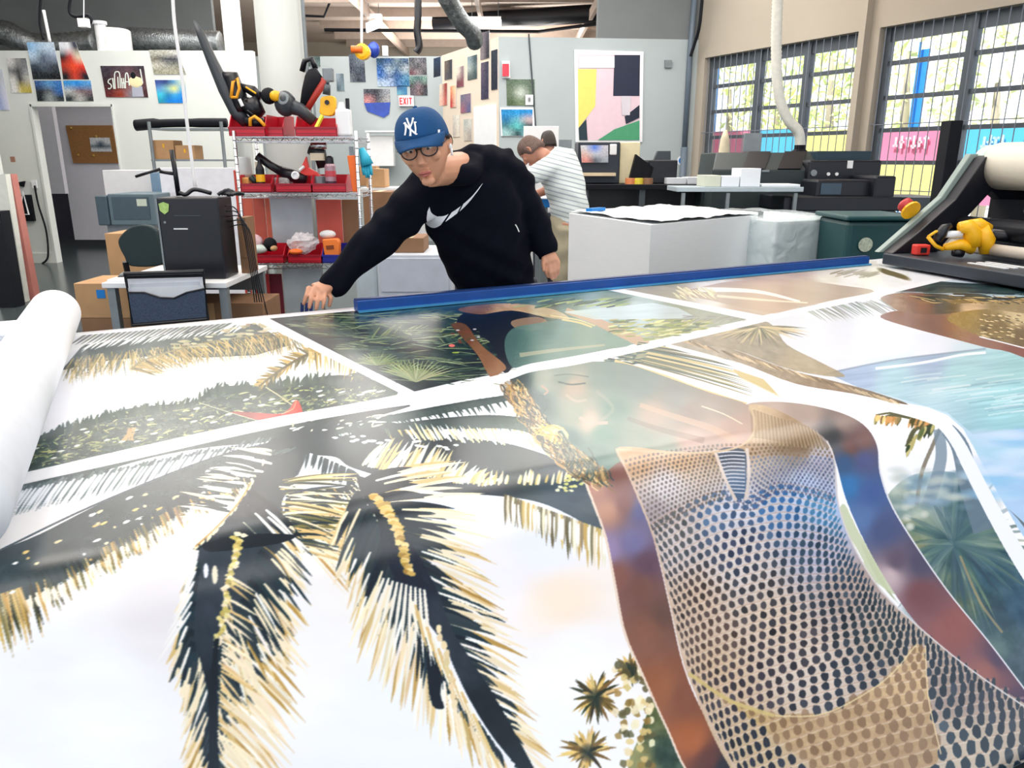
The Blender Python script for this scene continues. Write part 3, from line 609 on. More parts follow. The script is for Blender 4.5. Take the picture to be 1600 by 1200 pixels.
fill(sm([(p[0] - (3 if 5 < i < 13 else 0), p[1] + (2 if i < 6 else 0)) for i, p in enumerate(armR)], 5, True), field([(1200, 645, (176, 156, 146)), (1260, 650, (160, 140, 132)), (1320, 662, (134, 112, 106)), (1300, 682, (64, 56, 58)), (1350, 690, (120, 88, 84)), (1330, 700, (110, 76, 72)), (1320, 724, (60, 90, 130)), (1350, 720, (84, 92, 136)), (1325, 760, (56, 118, 176)), (1360, 770, (70, 96, 150)),
     (1345, 810, (90, 120, 170)), (1380, 830, (74, 86, 126)), (1400, 880, (96, 78, 96)), (1390, 900, (196, 176, 180)), (1440, 930, (116, 70, 76)), (1440, 880, (80, 72, 96)), (1490, 985, (142, 82, 78)), (1540, 1050, (146, 90, 84)), (1560, 1030, (84, 60, 84)), (1600, 1110, (76, 50, 76))], 7, 30, 50, -0.5))
face = [(800, 588), (834, 578), (870, 571), (930, 566), (980, 570), (1040, 590), (1110, 615), (1168, 634), (1178, 660), (1172, 686), (1140, 702), (1080, 708), (1010, 710), (970, 722), (935, 745), (900, 730), (870, 690), (830, 640), (802, 606)]
fill(sm(face, 5, True), field([(812, 600, (30, 56, 58)), (840, 630, (44, 78, 78)), (850, 596, (150, 158, 142)), (880, 590, (128, 142, 130)), (895, 606, (176, 160, 140)), (940, 590, (120, 138, 128)), (1000, 600, (124, 136, 130)), (1060, 620, (134, 134, 128)), (960, 640, (96, 130, 116)), (900, 650, (140, 150, 132)),
     (920, 660, (190, 168, 150)), (940, 680, (92, 134, 118)), (890, 690, (60, 100, 98)), (930, 715, (84, 118, 112)), (1000, 690, (128, 142, 128)), (1020, 650, (164, 146, 130)), (1080, 650, (134, 118, 108)), (1080, 690, (186, 158, 146)), (1140, 670, (170, 142, 130)), (1150, 690, (190, 160, 146)), (1130, 640, (150, 138, 130)), (1040, 705, (140, 150, 136))], 5, 60, 14, 0.3))
line([(1000, 634), (1060, 654), (1110, 670), (1150, 690)], 7, (196, 164, 140), .55, 12); line([(980, 655), (1030, 672), (1100, 690)], 6, (116, 98, 90), .4, 10)
line([(1096, 636), (1130, 648), (1160, 664)], 1.8, (226, 206, 180))
line([(905, 654), (925, 662), (950, 662)], 5, (200, 170, 156), .7); line([(846, 604), (856, 612), (850, 618)], 3, (196, 150, 130), .7)
line([(872, 598), (892, 602), (915, 600)], 2.6, (60, 76, 70), .7); line([(866, 588), (890, 586), (920, 590)], 2.2, (84, 96, 84), .6)
line([(884, 618), (900, 628), (916, 626)], 4, (196, 176, 156), .5); line([(932, 612), (958, 640), (930, 664)], 5, (170, 160, 144), .35)
# hair
fill(sm([(792, 596), (806, 606), (838, 650), (872, 700), (905, 742), (932, 752), (900, 752), (862, 700), (836, 660), (800, 634), (786, 612)], 4, True), (110, 100, 78), 0.5)
for k in range(520):
    t = R_.rand(); x = np.interp(t, [0, .3, .6, 1], [798, 830, 870, 940]); y = np.interp(t, [0, .3, .6, 1], [596, 646, 692, 742])
    L = 8 + 26 * R_.rand(); o = -20 + 44 * R_.rand(); c = [(230, 206, 150), (200, 160, 90), (120, 92, 56), (60, 60, 46), (170, 140, 90), (40, 54, 54)][R_.randint(6)]
    x += o * .7 - 4; y -= o * .2
    line([(x, y), (x + L * .4 - 4, y + L * .3), (x + L * .2, y + L * .7), (x + L * .7 - 3, y + L)], 1.5 + 1.4 * R_.rand(), jit(c, 8), .85)
for k in range(40): a = R_.rand() * 6.28; line([(855 + 20 * R_.randn() * .5, 672 + 8 * R_.randn() * .6), (865 + 14 * math.cos(a), 676 + 10 * math.sin(a)), (872 + 16 * math.cos(a + .6), 684 + 12 * math.sin(a + .6))], 2.0, jit([(236, 196, 96), (206, 160, 70), (240, 222, 170)][R_.randint(3)], 8), .9)
for k in range(60):
    x = 868 + 60 * R_.rand(); y = 690 + 44 * (x - 868) / 70 + 14 * R_.randn() * .6; line([(x, y), (x + 8, y + 12), (x + 3, y + 22)], 2, jit([(120, 124, 104), (80, 84, 70), (160, 140, 104), (44, 66, 66)][R_.randint(4)], 8), .8)

# --- the crocheted dress
Lp = np.array([(1003, 790), (1022, 845), (1045, 925), (1060, 1000), (1085, 1080), (1125, 1165), (1180, 1260), (1245, 1370)], float)
Rp = np.array([(1307, 742), (1305, 800), (1330, 870), (1375, 935), (1440, 990), (1530, 1050), (1670, 1130), (1850, 1230)], float)
dress = [(962, 704), (990, 700), (1040, 706), (1100, 708), (1150, 700), (1172, 686), (1178, 660), (1170, 634), (1210, 640), (1262, 668), (1292, 690), (1304, 720), (1308, 760), (1312, 800), (1336, 862), (1378, 928), (1440, 985), (1520, 1050), (1640, 1130), (1760, 1260), (1190, 1260), (1140, 1200), (1104, 1130), (1078, 1062), (1056, 980), (1040, 905), (1022, 845), (1004, 800), (980, 742)]
knit = field([(1000, 720, (196, 160, 124)), (1060, 715, (206, 172, 136)), (1180, 650, (196, 172, 140)), (1240, 670, (150, 122, 90)), (1140, 700, (176, 146, 112)), (1250, 700, (120, 96, 70)), (1280, 720, (180, 176, 190)), (1040, 760, (212, 204, 208)), (1150, 790, (206, 208, 222)), (1260, 760, (190, 204, 232)), (1290, 800, (170, 190, 226)),
      (1050, 850, (206, 196, 196)), (1150, 880, (214, 204, 200)), (1280, 860, (176, 176, 200)), (1080, 950, (206, 182, 160)), (1200, 980, (212, 192, 172)), (1330, 920, (170, 152, 146)), (1120, 1060, (206, 180, 150)), (1260, 1050, (214, 198, 184)), (1400, 1010, (180, 162, 146)), (1500, 1080, (160, 140, 130)), (1200, 1170, (196, 172, 136)), (1500, 1170, (196, 180, 160)), (1020, 800, (170, 156, 160))], 10, 6, 5)
fill(sm(dress, 3, True), knit)
def dpt(u, v):
    k = min(6.999, v * 7); i = int(k); f = k - i
    a = Lp[i] * (1 - f) + Lp[i + 1] * f; b = Rp[i] * (1 - f) + Rp[i + 1] * f
    s = 0.5 - 0.5 * math.cos(math.pi * min(1, max(0, u))); s = 0.55 * s + 0.45 * u
    h = 30 * (1 - v) + 10 + 6 * math.sin(v * 9)
    p = a * (1 - s) + b * s; p = p - np.array([0, h * 4 * s * (1 - s)])
    if v < 0.26: p[1] += 26 * (1 - v / 0.26) * math.exp(-((p[0] - 1172) / 26) ** 2)
    return p
flap = np.array([(1076, 1052), (1140, 1094), (1210, 1118), (1290, 1116), (1380, 1066), (1430, 1006), (1446, 1016), (1452, 1090), (1470, 1180), (1440, 1240), (1330, 1240), (1240, 1176), (1150, 1110)], float)
def inside(p, poly):
    x, y = p; a = poly; b = np.roll(poly, -1, 0); m = (a[:, 1] <= y) != (b[:, 1] <= y)
    return (m & (x < a[:, 0] + (y - a[:, 1]) / np.where(b[:, 1] == a[:, 1], 1, b[:, 1] - a[:, 1]) * (b[:, 0] - a[:, 0]))).sum() % 2 == 1
fill(flap, field([(1120, 1080, (196, 168, 112)), (1300, 1140, (186, 156, 116)), (1430, 1060, (206, 174, 130)), (1440, 1180, (176, 146, 108))], 18, 8, 6))
holeC = field([(1060, 830, (92, 84, 84)), (1110, 810, (74, 104, 140)), (1220, 790, (50, 104, 160)), (1290, 800, (70, 130, 170)), (1150, 860, (58, 66, 92)), (1270, 850, (44, 66, 86)), (1100, 920, (78, 60, 56)), (1200, 920, (66, 54, 56)), (1120, 1000, (96, 74, 66)), (1250, 1000, (62, 48, 54)), (1370, 990, (40, 44, 50)), (1180, 1080, (60, 44, 52)), (1350, 1060, (36, 40, 54)), (1450, 1050, (34, 42, 54)), (1540, 1110, (50, 50, 60)), (1180, 1180, (24, 22, 36)), (1500, 1180, (44, 56, 66))])
NR = 36
dress_np = sm(dress, 3, True)
for i in range(NR):
    v = 0.099 + 0.9 * (i - .5) / NR
    if v < .98: line([dpt(u_, v) for u_ in np.linspace(0, 1, 12)], 1.6, (186, 150, 126), .55); line([dpt(u_, v) + np.array([0, 2.2]) for u_ in np.linspace(0, 1, 12)], 1.4, (238, 226, 214), .5)
for i in range(NR):
    v = 0.099 + 0.9 * i / NR; nc = 25 + int(5 * v)
    for j in range(nc):
        u = (j + 0.5 + 0.5 * (i % 2) * 0.9) / nc
        if u > 1: continue
        p = dpt(u, v); pu = dpt(min(1, u + 0.5 / nc), v) - dpt(max(0, u - 0.5 / nc), v); pv = dpt(u, min(1, v + 0.45 / NR)) - dpt(u, v - 0.45 / NR)
        if p[1] > 1300 or p[0] > 1760 or not inside(p, dress_np): continue
        hw, hh = math.hypot(*pu) * 0.34, math.hypot(*pv) * 0.41; ang = math.atan2(pu[1], pu[0]) + 0.15
        c = holeC(np.array([p[0]]), np.array([p[1]]))[0]; a_ = 1.0
        if inside(p, flap): c = np.array((128, 98, 70)) + R_.randn() * 8; a_ = 0.75
        else: c = c + R_.randn() * 9
        a = np.linspace(0, 2 * math.pi, 9, endpoint=False); rr = 1 + (R_.rand(9) - .5) * .3
        x, y = hw * rr * np.cos(a), hh * rr * np.sin(a); ca, sa = math.cos(ang), math.sin(ang)
        fill(np.stack([p[0] + x * ca - y * sa, p[1] + x * sa + y * ca], 1), tuple(np.clip(c, 0, 255)), a_, 30)
# finer mesh of the bodice
def bod(u, v):
    L = np.array([(972, 716), (1020, 842)], float); a = L[0] * (1 - v) + L[1] * v; b = np.array((1303, 700 + 92 * v))
    p = a * (1 - u) + b * u; p = p - np.array([0, (16 + 22 * v) * 4 * u * (1 - u)])
    p[1] += 30 * v * math.exp(-((p[0] - 1172) / 26) ** 2); return p
for i in range(16):
    v = 0.05 + 0.93 * i / 16
    for j in range(46):
        u = (j + 0.5 + 0.5 * (i % 2)) / 46
        p = bod(u, v); dx = abs(p[0] - 1146); ctr = 24 * (1 - (p[1] - 705) / 82)
        if u > 1 or (dx < ctr and 700 < p[1] < 782): continue
        pu = bod(min(1, u + .5 / 46), v) - bod(u - .5 / 46, v); hw = math.hypot(*pu) * .3; hh = 2.6
        cc = (96, 82, 76) if p[0] < 1130 else ((92, 100, 128) if p[1] > 715 else (110, 88, 66))
        blob(p[0], p[1], hw, hh, jit(cc, 10), .85, 7, .2, 0.1)
for k in range(26):
    t = k / 25; line([(1172 + 2 * t, 640 + 44 * t), (1220 + 10 * t, 656 + 36 * t), (1262 + 38 * t, 668 + 34 * t)], 1.2, (120, 98, 70), .6)
for k in range(20):
    t = k / 19; line([(1176 + 100 * t, 640 + 34 * t), (1178 + 110 * t, 694 + 10 * t)], 1.1, (222, 204, 170), .6)
fill(sm([(1120, 706), (1162, 704), (1166, 740), (1163, 776), (1150, 780), (1134, 750)], 3, True), field([(1140, 715, (62, 70, 86)), (1150, 760, (70, 96, 128))], 6))
for k in range(12): y = 709 + k * 5.8; line([(1121 + k * 1.5, y), (1143, y - 2), (1164, y - 1)], 1.8, (216, 216, 222))
line([(1116, 704), (1134, 752), (1150, 784)], 5, (214, 198, 186)); line([(1167, 702), (1170, 745), (1164, 784)], 5, (214, 200, 192)); line([(962, 704), (1040, 708), (1100, 709), (1150, 701), (1174, 684), (1179, 660), (1172, 636)], 3.2, (196, 172, 140))
line([(1292, 690), (1304, 722), (1310, 790), (1336, 860), (1380, 928), (1440, 985), (1520, 1050), (1640, 1132)], 2.4, (214, 206, 204))
line([(964, 706), (984, 748), (1008, 804), (1030, 870), (1048, 946), (1070, 1040), (1100, 1110), (1150, 1205)], 3, (206, 180, 160))
line([(1076, 1054), (1140, 1096), (1210, 1120)], 6, (206, 184, 120), .9); line([(1446, 1010), (1450, 1090), (1470, 1180)], 2, (226, 200, 160)); line([(1210, 1120), (1290, 1116), (1380, 1066), (1432, 1008)], 2, (226, 206, 160))

# --- panel E (right): sky, palm trunk, horizon and surf, second figure far right
E_low = [(1040, 538), (1120, 556), (1190, 578), (1250, 604), (1330, 616), (1400, 628), (1450, 638), (1480, 650), (1505, 672), (1524, 705), (1548, 752), (1590, 826), (1640, 900)]
PE = [(1040, 532), (1100, 520), (1192, 504), (1290, 482), (1400, 458), (1500, 434), (1620, 424), (1900, 470), (1900, 1000), (1700, 1000)] + E_low[::-1]
fill(PE, field([(1300, 540, (222, 226, 238)), (1400, 520, (228, 231, 242)), (1250, 520, (216, 219, 230)), (1450, 545, (226, 230, 242)), (1500, 600, (176, 208, 222)), (1590, 590, (168, 204, 216)), (1420, 600, (180, 208, 224)), (1560, 640, (188, 220, 234)), (1580, 700, (170, 214, 236)), (1600, 760, (176, 206, 240)), (1500, 640, (190, 216, 230)), (1600, 680, (190, 220, 244)), (1100, 530, (200, 196, 186))], 5, 90, 14, -0.1))
fill([(1290, 584), (1400, 562), (1540, 546), (1620, 556), (1700, 620), (1700, 660), (1520, 680), (1480, 646), (1420, 628), (1340, 606)], field([(1340, 586, (150, 172, 206)), (1450, 566, (156, 176, 204)), (1400, 600, (160, 196, 212)), (1500, 590, (158, 200, 210)), (1600, 590, (150, 198, 206)), (1580, 640, (166, 212, 220)), (1460, 630, (176, 206, 218))], 22, 70, 5, -0.13))
for k in range(90):
    x = 1330 + 280 * R_.rand(); y = 592 + 60 * R_.rand(); 
    if y > 578 and y < 560 + (x - 1290) * 0.36: line([(x, y), (x + 30, y - 5), (x + 60, y - 8)], 2.4, jit([(130, 172, 190), (206, 226, 232), (120, 160, 172), (222, 234, 238)][R_.randint(4)], 6), .45)
line([(1368, 577), (1440, 568), (1500, 556), (1540, 552)], 4, (240, 243, 250), .9); line([(1300, 583), (1400, 563), (1540, 546)], 3, (120, 136, 160), .6)
for k in range(30): x = 1520 + 90 * R_.rand(); soft(x, 670 + 110 * R_.rand(), 34, 10, [(216, 232, 250), (150, 200, 236), (206, 222, 246)][R_.randint(3)], .6)
# trunk with crown
fill(sm([(1040, 538), (1080, 530), (1140, 545), (1230, 578), (1300, 596), (1360, 612), (1420, 634), (1330, 616), (1240, 600), (1150, 566)], 4, True), field([(1080, 540, (170, 160, 144)), (1200, 570, (150, 132, 112)), (1300, 600, (140, 118, 96)), (1380, 618, (110, 92, 76))], 22, 8, 5, .3))
for k in range(90): t = R_.rand(); x = 1060 + 330 * t; y = 534 + 96 * t; leaf((x, y - 5), (x + 20, y + 6), 3, jit([(214, 194, 160), (104, 86, 66), (190, 164, 126), (130, 112, 92)][R_.randint(4)], 8), 0, .8)
fill(sm([(1080, 528), (1160, 508), (1190, 502), (1210, 512), (1230, 540), (1280, 566), (1320, 590), (1240, 580), (1150, 548), (1100, 540)], 4, True), field([(1120, 530, (150, 136, 116)), (1200, 530, (140, 126, 106)), (1260, 570, (160, 142, 112))], 20, 12, 5, .4), .85)
for k in range(110):
    a = R_.rand() * 6.28; L = 20 + 50 * R_.rand(); leaf((1186, 512), (1186 + L * math.cos(a) * 1.2, 512 + abs(L * math.sin(a)) * .5), 2.6, jit([(130, 122, 100), (184, 166, 130), (100, 96, 84), (206, 190, 150)][R_.randint(4)], 8), 3, .8)
for k in range(40): x = 1240 + 170 * R_.rand(); leaf((x, 480 - (x - 1240) * .12 + 8 * R_.rand()), (x + 36, 500 - (x - 1240) * .1 + 8 * R_.rand()), 1.8, jit((140, 146, 140), 14), 2, .8)
# far right figure
fill(sm([(1376, 497), (1392, 488), (1420, 486), (1500, 486), (1620, 500), (1760, 540), (1760, 640), (1600, 560), (1540, 544), (1480, 528), (1420, 512)], 4, True), field([(1400, 495, (128, 86, 76)), (1470, 505, (120, 78, 66)), (1540, 535, (136, 92, 80)), (1590, 550, (120, 60, 56)), (1500, 492, (150, 120, 84)), (1580, 500, (196, 172, 130))], 10, 50, 7, .25))
fill(sm([(1480, 496), (1540, 482), (1620, 482), (1760, 500), (1760, 600), (1600, 545), (1540, 530), (1500, 512)], 4, True), field([(1500, 500, (140, 118, 70)), (1590, 490, (206, 186, 144)), (1560, 515, (130, 108, 66)), (1600, 530, (104, 82, 52))], 16, 5, 4))
for k in range(110): x = 1530 + 80 * R_.rand(); y = 490 + 40 * R_.rand(); leaf((x, y), (x + 7, y + 1.5), 1.5, jit([(226, 206, 160), (90, 74, 50)][R_.randint(2)], 8))
line([(1530, 527), (1570, 537), (1620, 550)], 2, (226, 232, 240))
fill(sm([(1376, 466), (1410, 458), (1480, 462), (1560, 470), (1620, 474), (1620, 492), (1540, 484), (1470, 492), (1410, 488), (1390, 478)], 4, True), field([(1395, 470, (156, 130, 112)), (1440, 478, (124, 84, 66)), (1480, 474, (60, 52, 48)), (1560, 478, (150, 130, 90)), (1520, 486, (196, 170, 140))], 20, 14, 4, .1))
for k in range(80): x = 1420 + 170 * R_.rand(); line([(x, 462 + 6 * R_.rand()), (x + 20, 466 + 8 * R_.rand()), (x + 40, 470 + 6 * R_.rand())], 1.5, jit([(206, 176, 116), (70, 60, 50), (150, 124, 80), (40, 40, 42)][R_.randint(4)], 8), .8)
for k in range(56):
    t = k / 55; x = 1404 + 200 * t; leaf((x + 60, 440 + 20 * t * (1 - t)), (x - 18 * (1 - t), 458 + 6 * t), 2.8, jit([(24, 40, 44), (40, 56, 58), (60, 74, 70)][R_.randint(3)], 6), 4)
for k in range(60): x = 1440 + 160 * R_.rand(); y = 444 + 24 * R_.rand(); leaf((x, y), (x + 44, y - 2 + 5 * R_.rand()), 2.2, jit([(24, 38, 42), (50, 64, 62)][R_.randint(2)], 6))
for k in range(14): x = 1380 + 34 * R_.rand(); soft(x, 424 + (x - 1380) * .3, 13, 4, (104, 92, 50), .8, .4)
fill([(1576, 797), (1604, 822), (1700, 900), (1640, 880), (1590, 812)], (110, 118, 128))

# --- white paper margins and the borders between panels
WH = (245, 247, 252)
def seam(pts, w0, w1): line(pts, w0, WH, 1, w1)
seam(SEAM, 16, 5)
seam([(400, 495), (520, 556), (650, 622)], 13, 11)
seam([(950, 451), (1060, 474), (1192, 502)], 6, 6)
seam([(1040, 540), (1120, 562), (1190, 586), (1250, 610), (1330, 625), (1400, 640), (1440, 650), (1470, 662), (1494, 690), (1514, 728), (1550, 798), (1600, 885), (1700, 1040)], 5, 27)
for a, b, w in [((60, 527), (420, 497), 7), ((400, 497), (566, 482), 7)]: seam([a, b], w, w)
seam([(1370, 407), (1480, 426), (1640, 450)], 10, 14)
# the blacks of this print lean to teal
for r0 in range(0, THH, 256):
    B_ = INK[r0:r0 + 256]; mx_ = B_.max(2); mn_ = B_.min(2); w_ = np.clip(1 - (mx_ - mn_) / 45, 0, 1) * np.clip(1 - mx_ / 170, 0, 1)
    B_[..., 0] -= 20 * w_; B_[..., 1] += 3 * w_; B_[..., 2] += 8 * w_
# soften the ink a little, as a fine printer does
INK = (INK + np.roll(INK, 1, 0) + np.roll(INK, -1, 0)) / 3
INK = (INK + np.roll(INK, 1, 1) + np.roll(INK, -1, 1)) / 3
np.clip(INK, 0, 255, out=INK)
_buf = np.ones((THH, TW, 4), np.float32); _buf[..., :3] = INK / 255.0 * 0.955
ink_img = bpy.data.images.new('beach_print_ink', TW, THH)
ink_img.pixels.foreach_set(_buf.ravel()); ink_img.update(); ink_img.pack(); del _buf

def ink_material():
    m = bpy.data.materials.new('glossy_photo_print'); m.use_nodes = True
    N = m.node_tree.nodes; L = m.node_tree.links; b = N['Principled BSDF']
    t = N.new('ShaderNodeTexImage'); t.image = ink_img; t.interpolation = 'Cubic'; t.extension = 'EXTEND'
    L.new(t.outputs['Color'], b.inputs['Base Color'])
    b.inputs['Roughness'].default_value = 0.24; b.inputs['Specular IOR Level'].default_value = 0.5
    n2 = N.new('ShaderNodeTexNoise'); n2.inputs['Scale'].default_value = 2.6; n2.inputs['Detail'].default_value = 2
    tc = N.new('ShaderNodeTexCoord'); L.new(tc.outputs['Object'], n2.inputs['Vector'])
    bp = N.new('ShaderNodeBump'); bp.inputs['Strength'].default_value = 0.35; bp.inputs['Distance'].default_value = 0.012
    L.new(n2.outputs['Fac'], bp.inputs['Height']); L.new(bp.outputs[0], b.inputs['Normal'])
    return m
def build_sheet():
    us = np.linspace(S0, S1, 121); qs = np.concatenate([np.linspace(Q0, -0.14, 46), np.linspace(-0.12, 0.12, 22), np.linspace(0.15, Q1, 22)])
    fq = lambda s, q: q if q > -.14 else -.14 + (q + .14) * (q_far(s) + .14) / (Q0 + .14)
    vs = [sheet_pt(s, fq(s, q), 0.002) for q in qs for s in us]; nu = len(us)
    fs = [(j * nu + i, j * nu + i + 1, (j + 1) * nu + i + 1, (j + 1) * nu + i) for j in range(len(qs) - 1) for i in range(nu - 1)]
    me = bpy.data.meshes.new('printed_sheet'); me.from_pydata([tuple(v) for v in vs], [], fs)
    uv = me.uv_layers.new(name='sheet'); co = np.array([[(s - S0) / (S1 - S0), v_of_q(fq(s, q))] for q in qs for s in us])
    li = np.empty(len(me.loops), int); me.loops.foreach_get('vertex_index', li); uv.data.foreach_set('uv', co[li].astype(np.float32).ravel())
    me.materials.append(ink_material()); me.polygons.foreach_set('use_smooth', [True] * len(me.polygons))
    bm = bmesh.new(); bm.from_mesh(me); bmesh.ops.recalc_face_normals(bm, faces=bm.faces)
    if sum(f.normal.z for f in bm.faces) < 0: bmesh.ops.reverse_faces(bm, faces=bm.faces)
    bm.to_mesh(me); bm.free()
    o = bpy.data.objects.new('printed_sheet', me); COL.objects.link(o)
    md = o.modifiers.new('solid', 'SOLIDIFY'); md.thickness = 0.0012; md.offset = -1
    return setp(o, 'huge glossy beach photo print of palms and crocheted dress draped over the table', 'print')
build_sheet()
# ------------------------------------------------------------------ the hall
ZC = 4.2
m_floor = mat('dark_grey_floor', (66, 74, 76), 0.22, var=0.15, scale=3)
m_wallw = mat('white_wall_paint', (216, 221, 217), 0.75, var=0.02, scale=2, bump=0.05)
m_wallg = mat('pale_grey_wall_paint', (168, 178, 180), 0.7, var=0.03, scale=2, bump=0.05)
m_beige = mat('beige_wall_paint', (176, 167, 152), 0.8, var=0.03, scale=1.5, bump=0.05)
m_cream = mat('cream_wall_paint', (222, 208, 190), 0.75, var=0.03, scale=2)
m_bulk = mat('grey_bulkhead_paint', (112, 117, 118), 0.8, var=0.08, scale=1.5)
m_ceil = mat('beige_ceiling_deck', (198, 182, 170), 0.8, var=0.06, scale=1.2)
m_white = mat('white_plastic', (236, 238, 240), 0.4, var=0.02)
m_paper = mat('white_paper', (240, 242, 246), 0.6, var=0.015, scale=30)
m_black = mat('black_plastic', (9, 12, 22), 0.35, var=0.2, scale=8)
m_blackm = mat('matt_black', (13, 16, 24), 0.7, spec=.25, var=0.2)
m_dgrey = mat('dark_grey_metal', (62, 70, 76), 0.4, var=0.1)
m_grey = mat('grey_metal', (130, 138, 142), 0.4, 0.3, var=0.08)
m_chrome = mat('chrome_wire', (200, 204, 208), 0.22, 1.0, var=0.05)
m_card = mat('cardboard', (186, 146, 104), 0.8, var=0.1, scale=6)
m_cardd = mat('brown_cardboard', (136, 102, 74), 0.8, var=0.12, scale=6)
m_red = mat('red_bin_plastic', (196, 20, 44), 0.35, var=0.1)
m_yel = mat('yellow_tool_plastic', (240, 180, 20), 0.35, var=0.08)
m_oran = mat('orange_plastic', (240, 110, 30), 0.4, var=0.08)
m_blue = mat('blue_anodised_metal', (8, 72, 150), 0.35, 0.2, var=0.08)
m_teal = mat('teal_rubber', (40, 170, 200), 0.5, var=0.1)
m_cork = mat('cork', (170, 122, 72), 0.85, var=0.16, scale=60)
m_lamp = mat('fluorescent_tube_glow', (255, 255, 255), 0.5, emit=5)
m_red_em = mat('exit_red_glow', (240, 40, 50), 0.5, emit=0.8)
m_silver = mat('crumpled_foil', (150, 156, 158), 0.3, 0.8, var=0.3, scale=20, bump=0.8)

# floor with tile joints
def tile_floor():
    m = m_floor; nt = m.node_tree; N = nt.nodes; L = nt.links; b = N['Principled BSDF']
    br = N.new('ShaderNodeTexBrick'); br.offset = 0; br.inputs['Scale'].default_value = 1.0
    br.inputs['Brick Width'].default_value = 1.2; br.inputs['Row Height'].default_value = 1.2; br.inputs['Mortar Size'].default_value = 0.012
    c = srgb((66, 74, 76)); br.inputs['Color1'].default_value = c + (1,); br.inputs['Color2'].default_value = tuple(x * 1.25 for x in c) + (1,)
    br.inputs['Mortar'].default_value = (0.012, 0.014, 0.016, 1)
    tc = N.new('ShaderNodeTexCoord'); mp = N.new('ShaderNodeMapping'); mp.inputs['Rotation'].default_value = (0, 0, 0.12)
    L.new(tc.outputs['Object'], mp.inputs[0]); L.new(mp.outputs[0], br.inputs[0]); L.new(br.outputs[0], b.inputs['Base Color'])
tile_floor()
struct('wall_left', MB().bx(-9.1, -9, -3, 20.5, 0, ZC), m_wallw)

YL = 11.1
# left partition with a doorway, built of three panels
wl_ = Wall((-9, YL), (2, YL))
def X(px, py, Y): return W(px, py, Y).x
zt = W(200, 79, YL).z
dx0, dx1, dz = X(50, 165, YL), X(174, 165, YL), W(110, 163, YL).z
xr = X(400, 150, YL)
mb = MB().bx(-9, dx0, YL, YL + 0.12, 0, zt).bx(dx1, xr, YL, YL + 0.12, 0, zt).bx(dx0, dx1, YL, YL + 0.12, dz, zt)
struct('wall_left_partition', mb, m_wallw)
struct('trim_1', MB().bx(dx0 - 0.02, dx1 + 0.02, YL - 0.02, YL, dz - 0.03, dz + 0.01).bx(dx0 - 0.03, dx0, YL - 0.02, YL, 0, dz).bx(dx1, dx1 + 0.02, YL - 0.02, YL, 0, dz), m_wallw)
struct('baseboard_left', MB().bx(X(38, 400, YL), dx0 - 0.03, YL - 0.02, YL, 0, 0.14), m_wallw)
# room behind the doorway
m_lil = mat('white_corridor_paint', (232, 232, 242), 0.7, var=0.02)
YC = 13.2
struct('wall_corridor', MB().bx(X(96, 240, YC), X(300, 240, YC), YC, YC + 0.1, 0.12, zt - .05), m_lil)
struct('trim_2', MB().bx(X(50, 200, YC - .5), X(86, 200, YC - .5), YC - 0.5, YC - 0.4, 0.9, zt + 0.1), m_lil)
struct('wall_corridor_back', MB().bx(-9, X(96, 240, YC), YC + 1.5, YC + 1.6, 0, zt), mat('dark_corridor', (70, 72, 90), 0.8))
# grey upper walls
struct('wall_upper_left', MB().bx(-9, X(334, 50, 12.6), 12.6, 12.7, 2.6, ZC), m_bulk)
# centre partition
YB = 14.2
zb = W(600, 88, YB).z
struct('wall_centre', MB().bx(X(380, 100, YB), X(700, 100, YB), YB, YB + 0.1, 0, zb), m_wallg)
# angled side wall with the photographs, and the back wall
ZS = 3.05
A_ = G(690, 87, ZS); B_ = G(779, 57, ZS)
wS = Wall((A_.x, A_.y), (B_.x, B_.y))
LS = (B_ - A_).length
def wallbox(w, u0, u1, z0, z1, th=0.1, mb=None):
    mb = mb or MB()
    p = [w.pt(u0, z0), w.pt(u1, z0), w.pt(u1, z0, -th), w.pt(u0, z0, -th)]
    return mb.prism(p, (0, 0, z1 - z0))
struct('wall_side', wallbox(wS, 0, LS, 0, ZS), m_cream)
P0 = G(779, 57, ZS); P1 = G(1092, 62, ZS)
wP = Wall((P0.x, P0.y), (P1.x, P1.y)); LP = (P1 - P0).length
struct('wall_back', wallbox(wP, 0, LP + 0.05, 0, ZS), m_wallg)
ub = wP.uz(934, 50)[0]
struct('wall_upper_back', wallbox(wP, ub, LP, ZS, ZC, 0.12), m_bulk)
_Rc = wP.pt(LP + 0.3, 0); _th = math.atan((800 - 180) / 1250.0)
hall = [(-9, -3), (_Rc.x + 14.6 * math.sin(_th), -3), (_Rc.x + 13.2 * math.sin(_th), _Rc.y - 13.2 * math.cos(_th)), (_Rc.x, _Rc.y), (2.9, _Rc.y), (2.9, 20.6), (-9, 20.6)]
struct('floor', MB().prism([(x, y, -0.1) for x, y in hall], (0, 0, 0.1)), m_floor)
struct('ceiling', MB().prism([(x, y, ZC) for x, y in hall], (0, 0, 0.1)), m_ceil)
struct('wall_far', MB().bx(-9, 3, 20.5, 20.7, 0, ZC), m_beige)
struct('wall_far_right', MB().bx(2.8, 2.9, _Rc.y, 20.5, 0, ZC), m_beige)
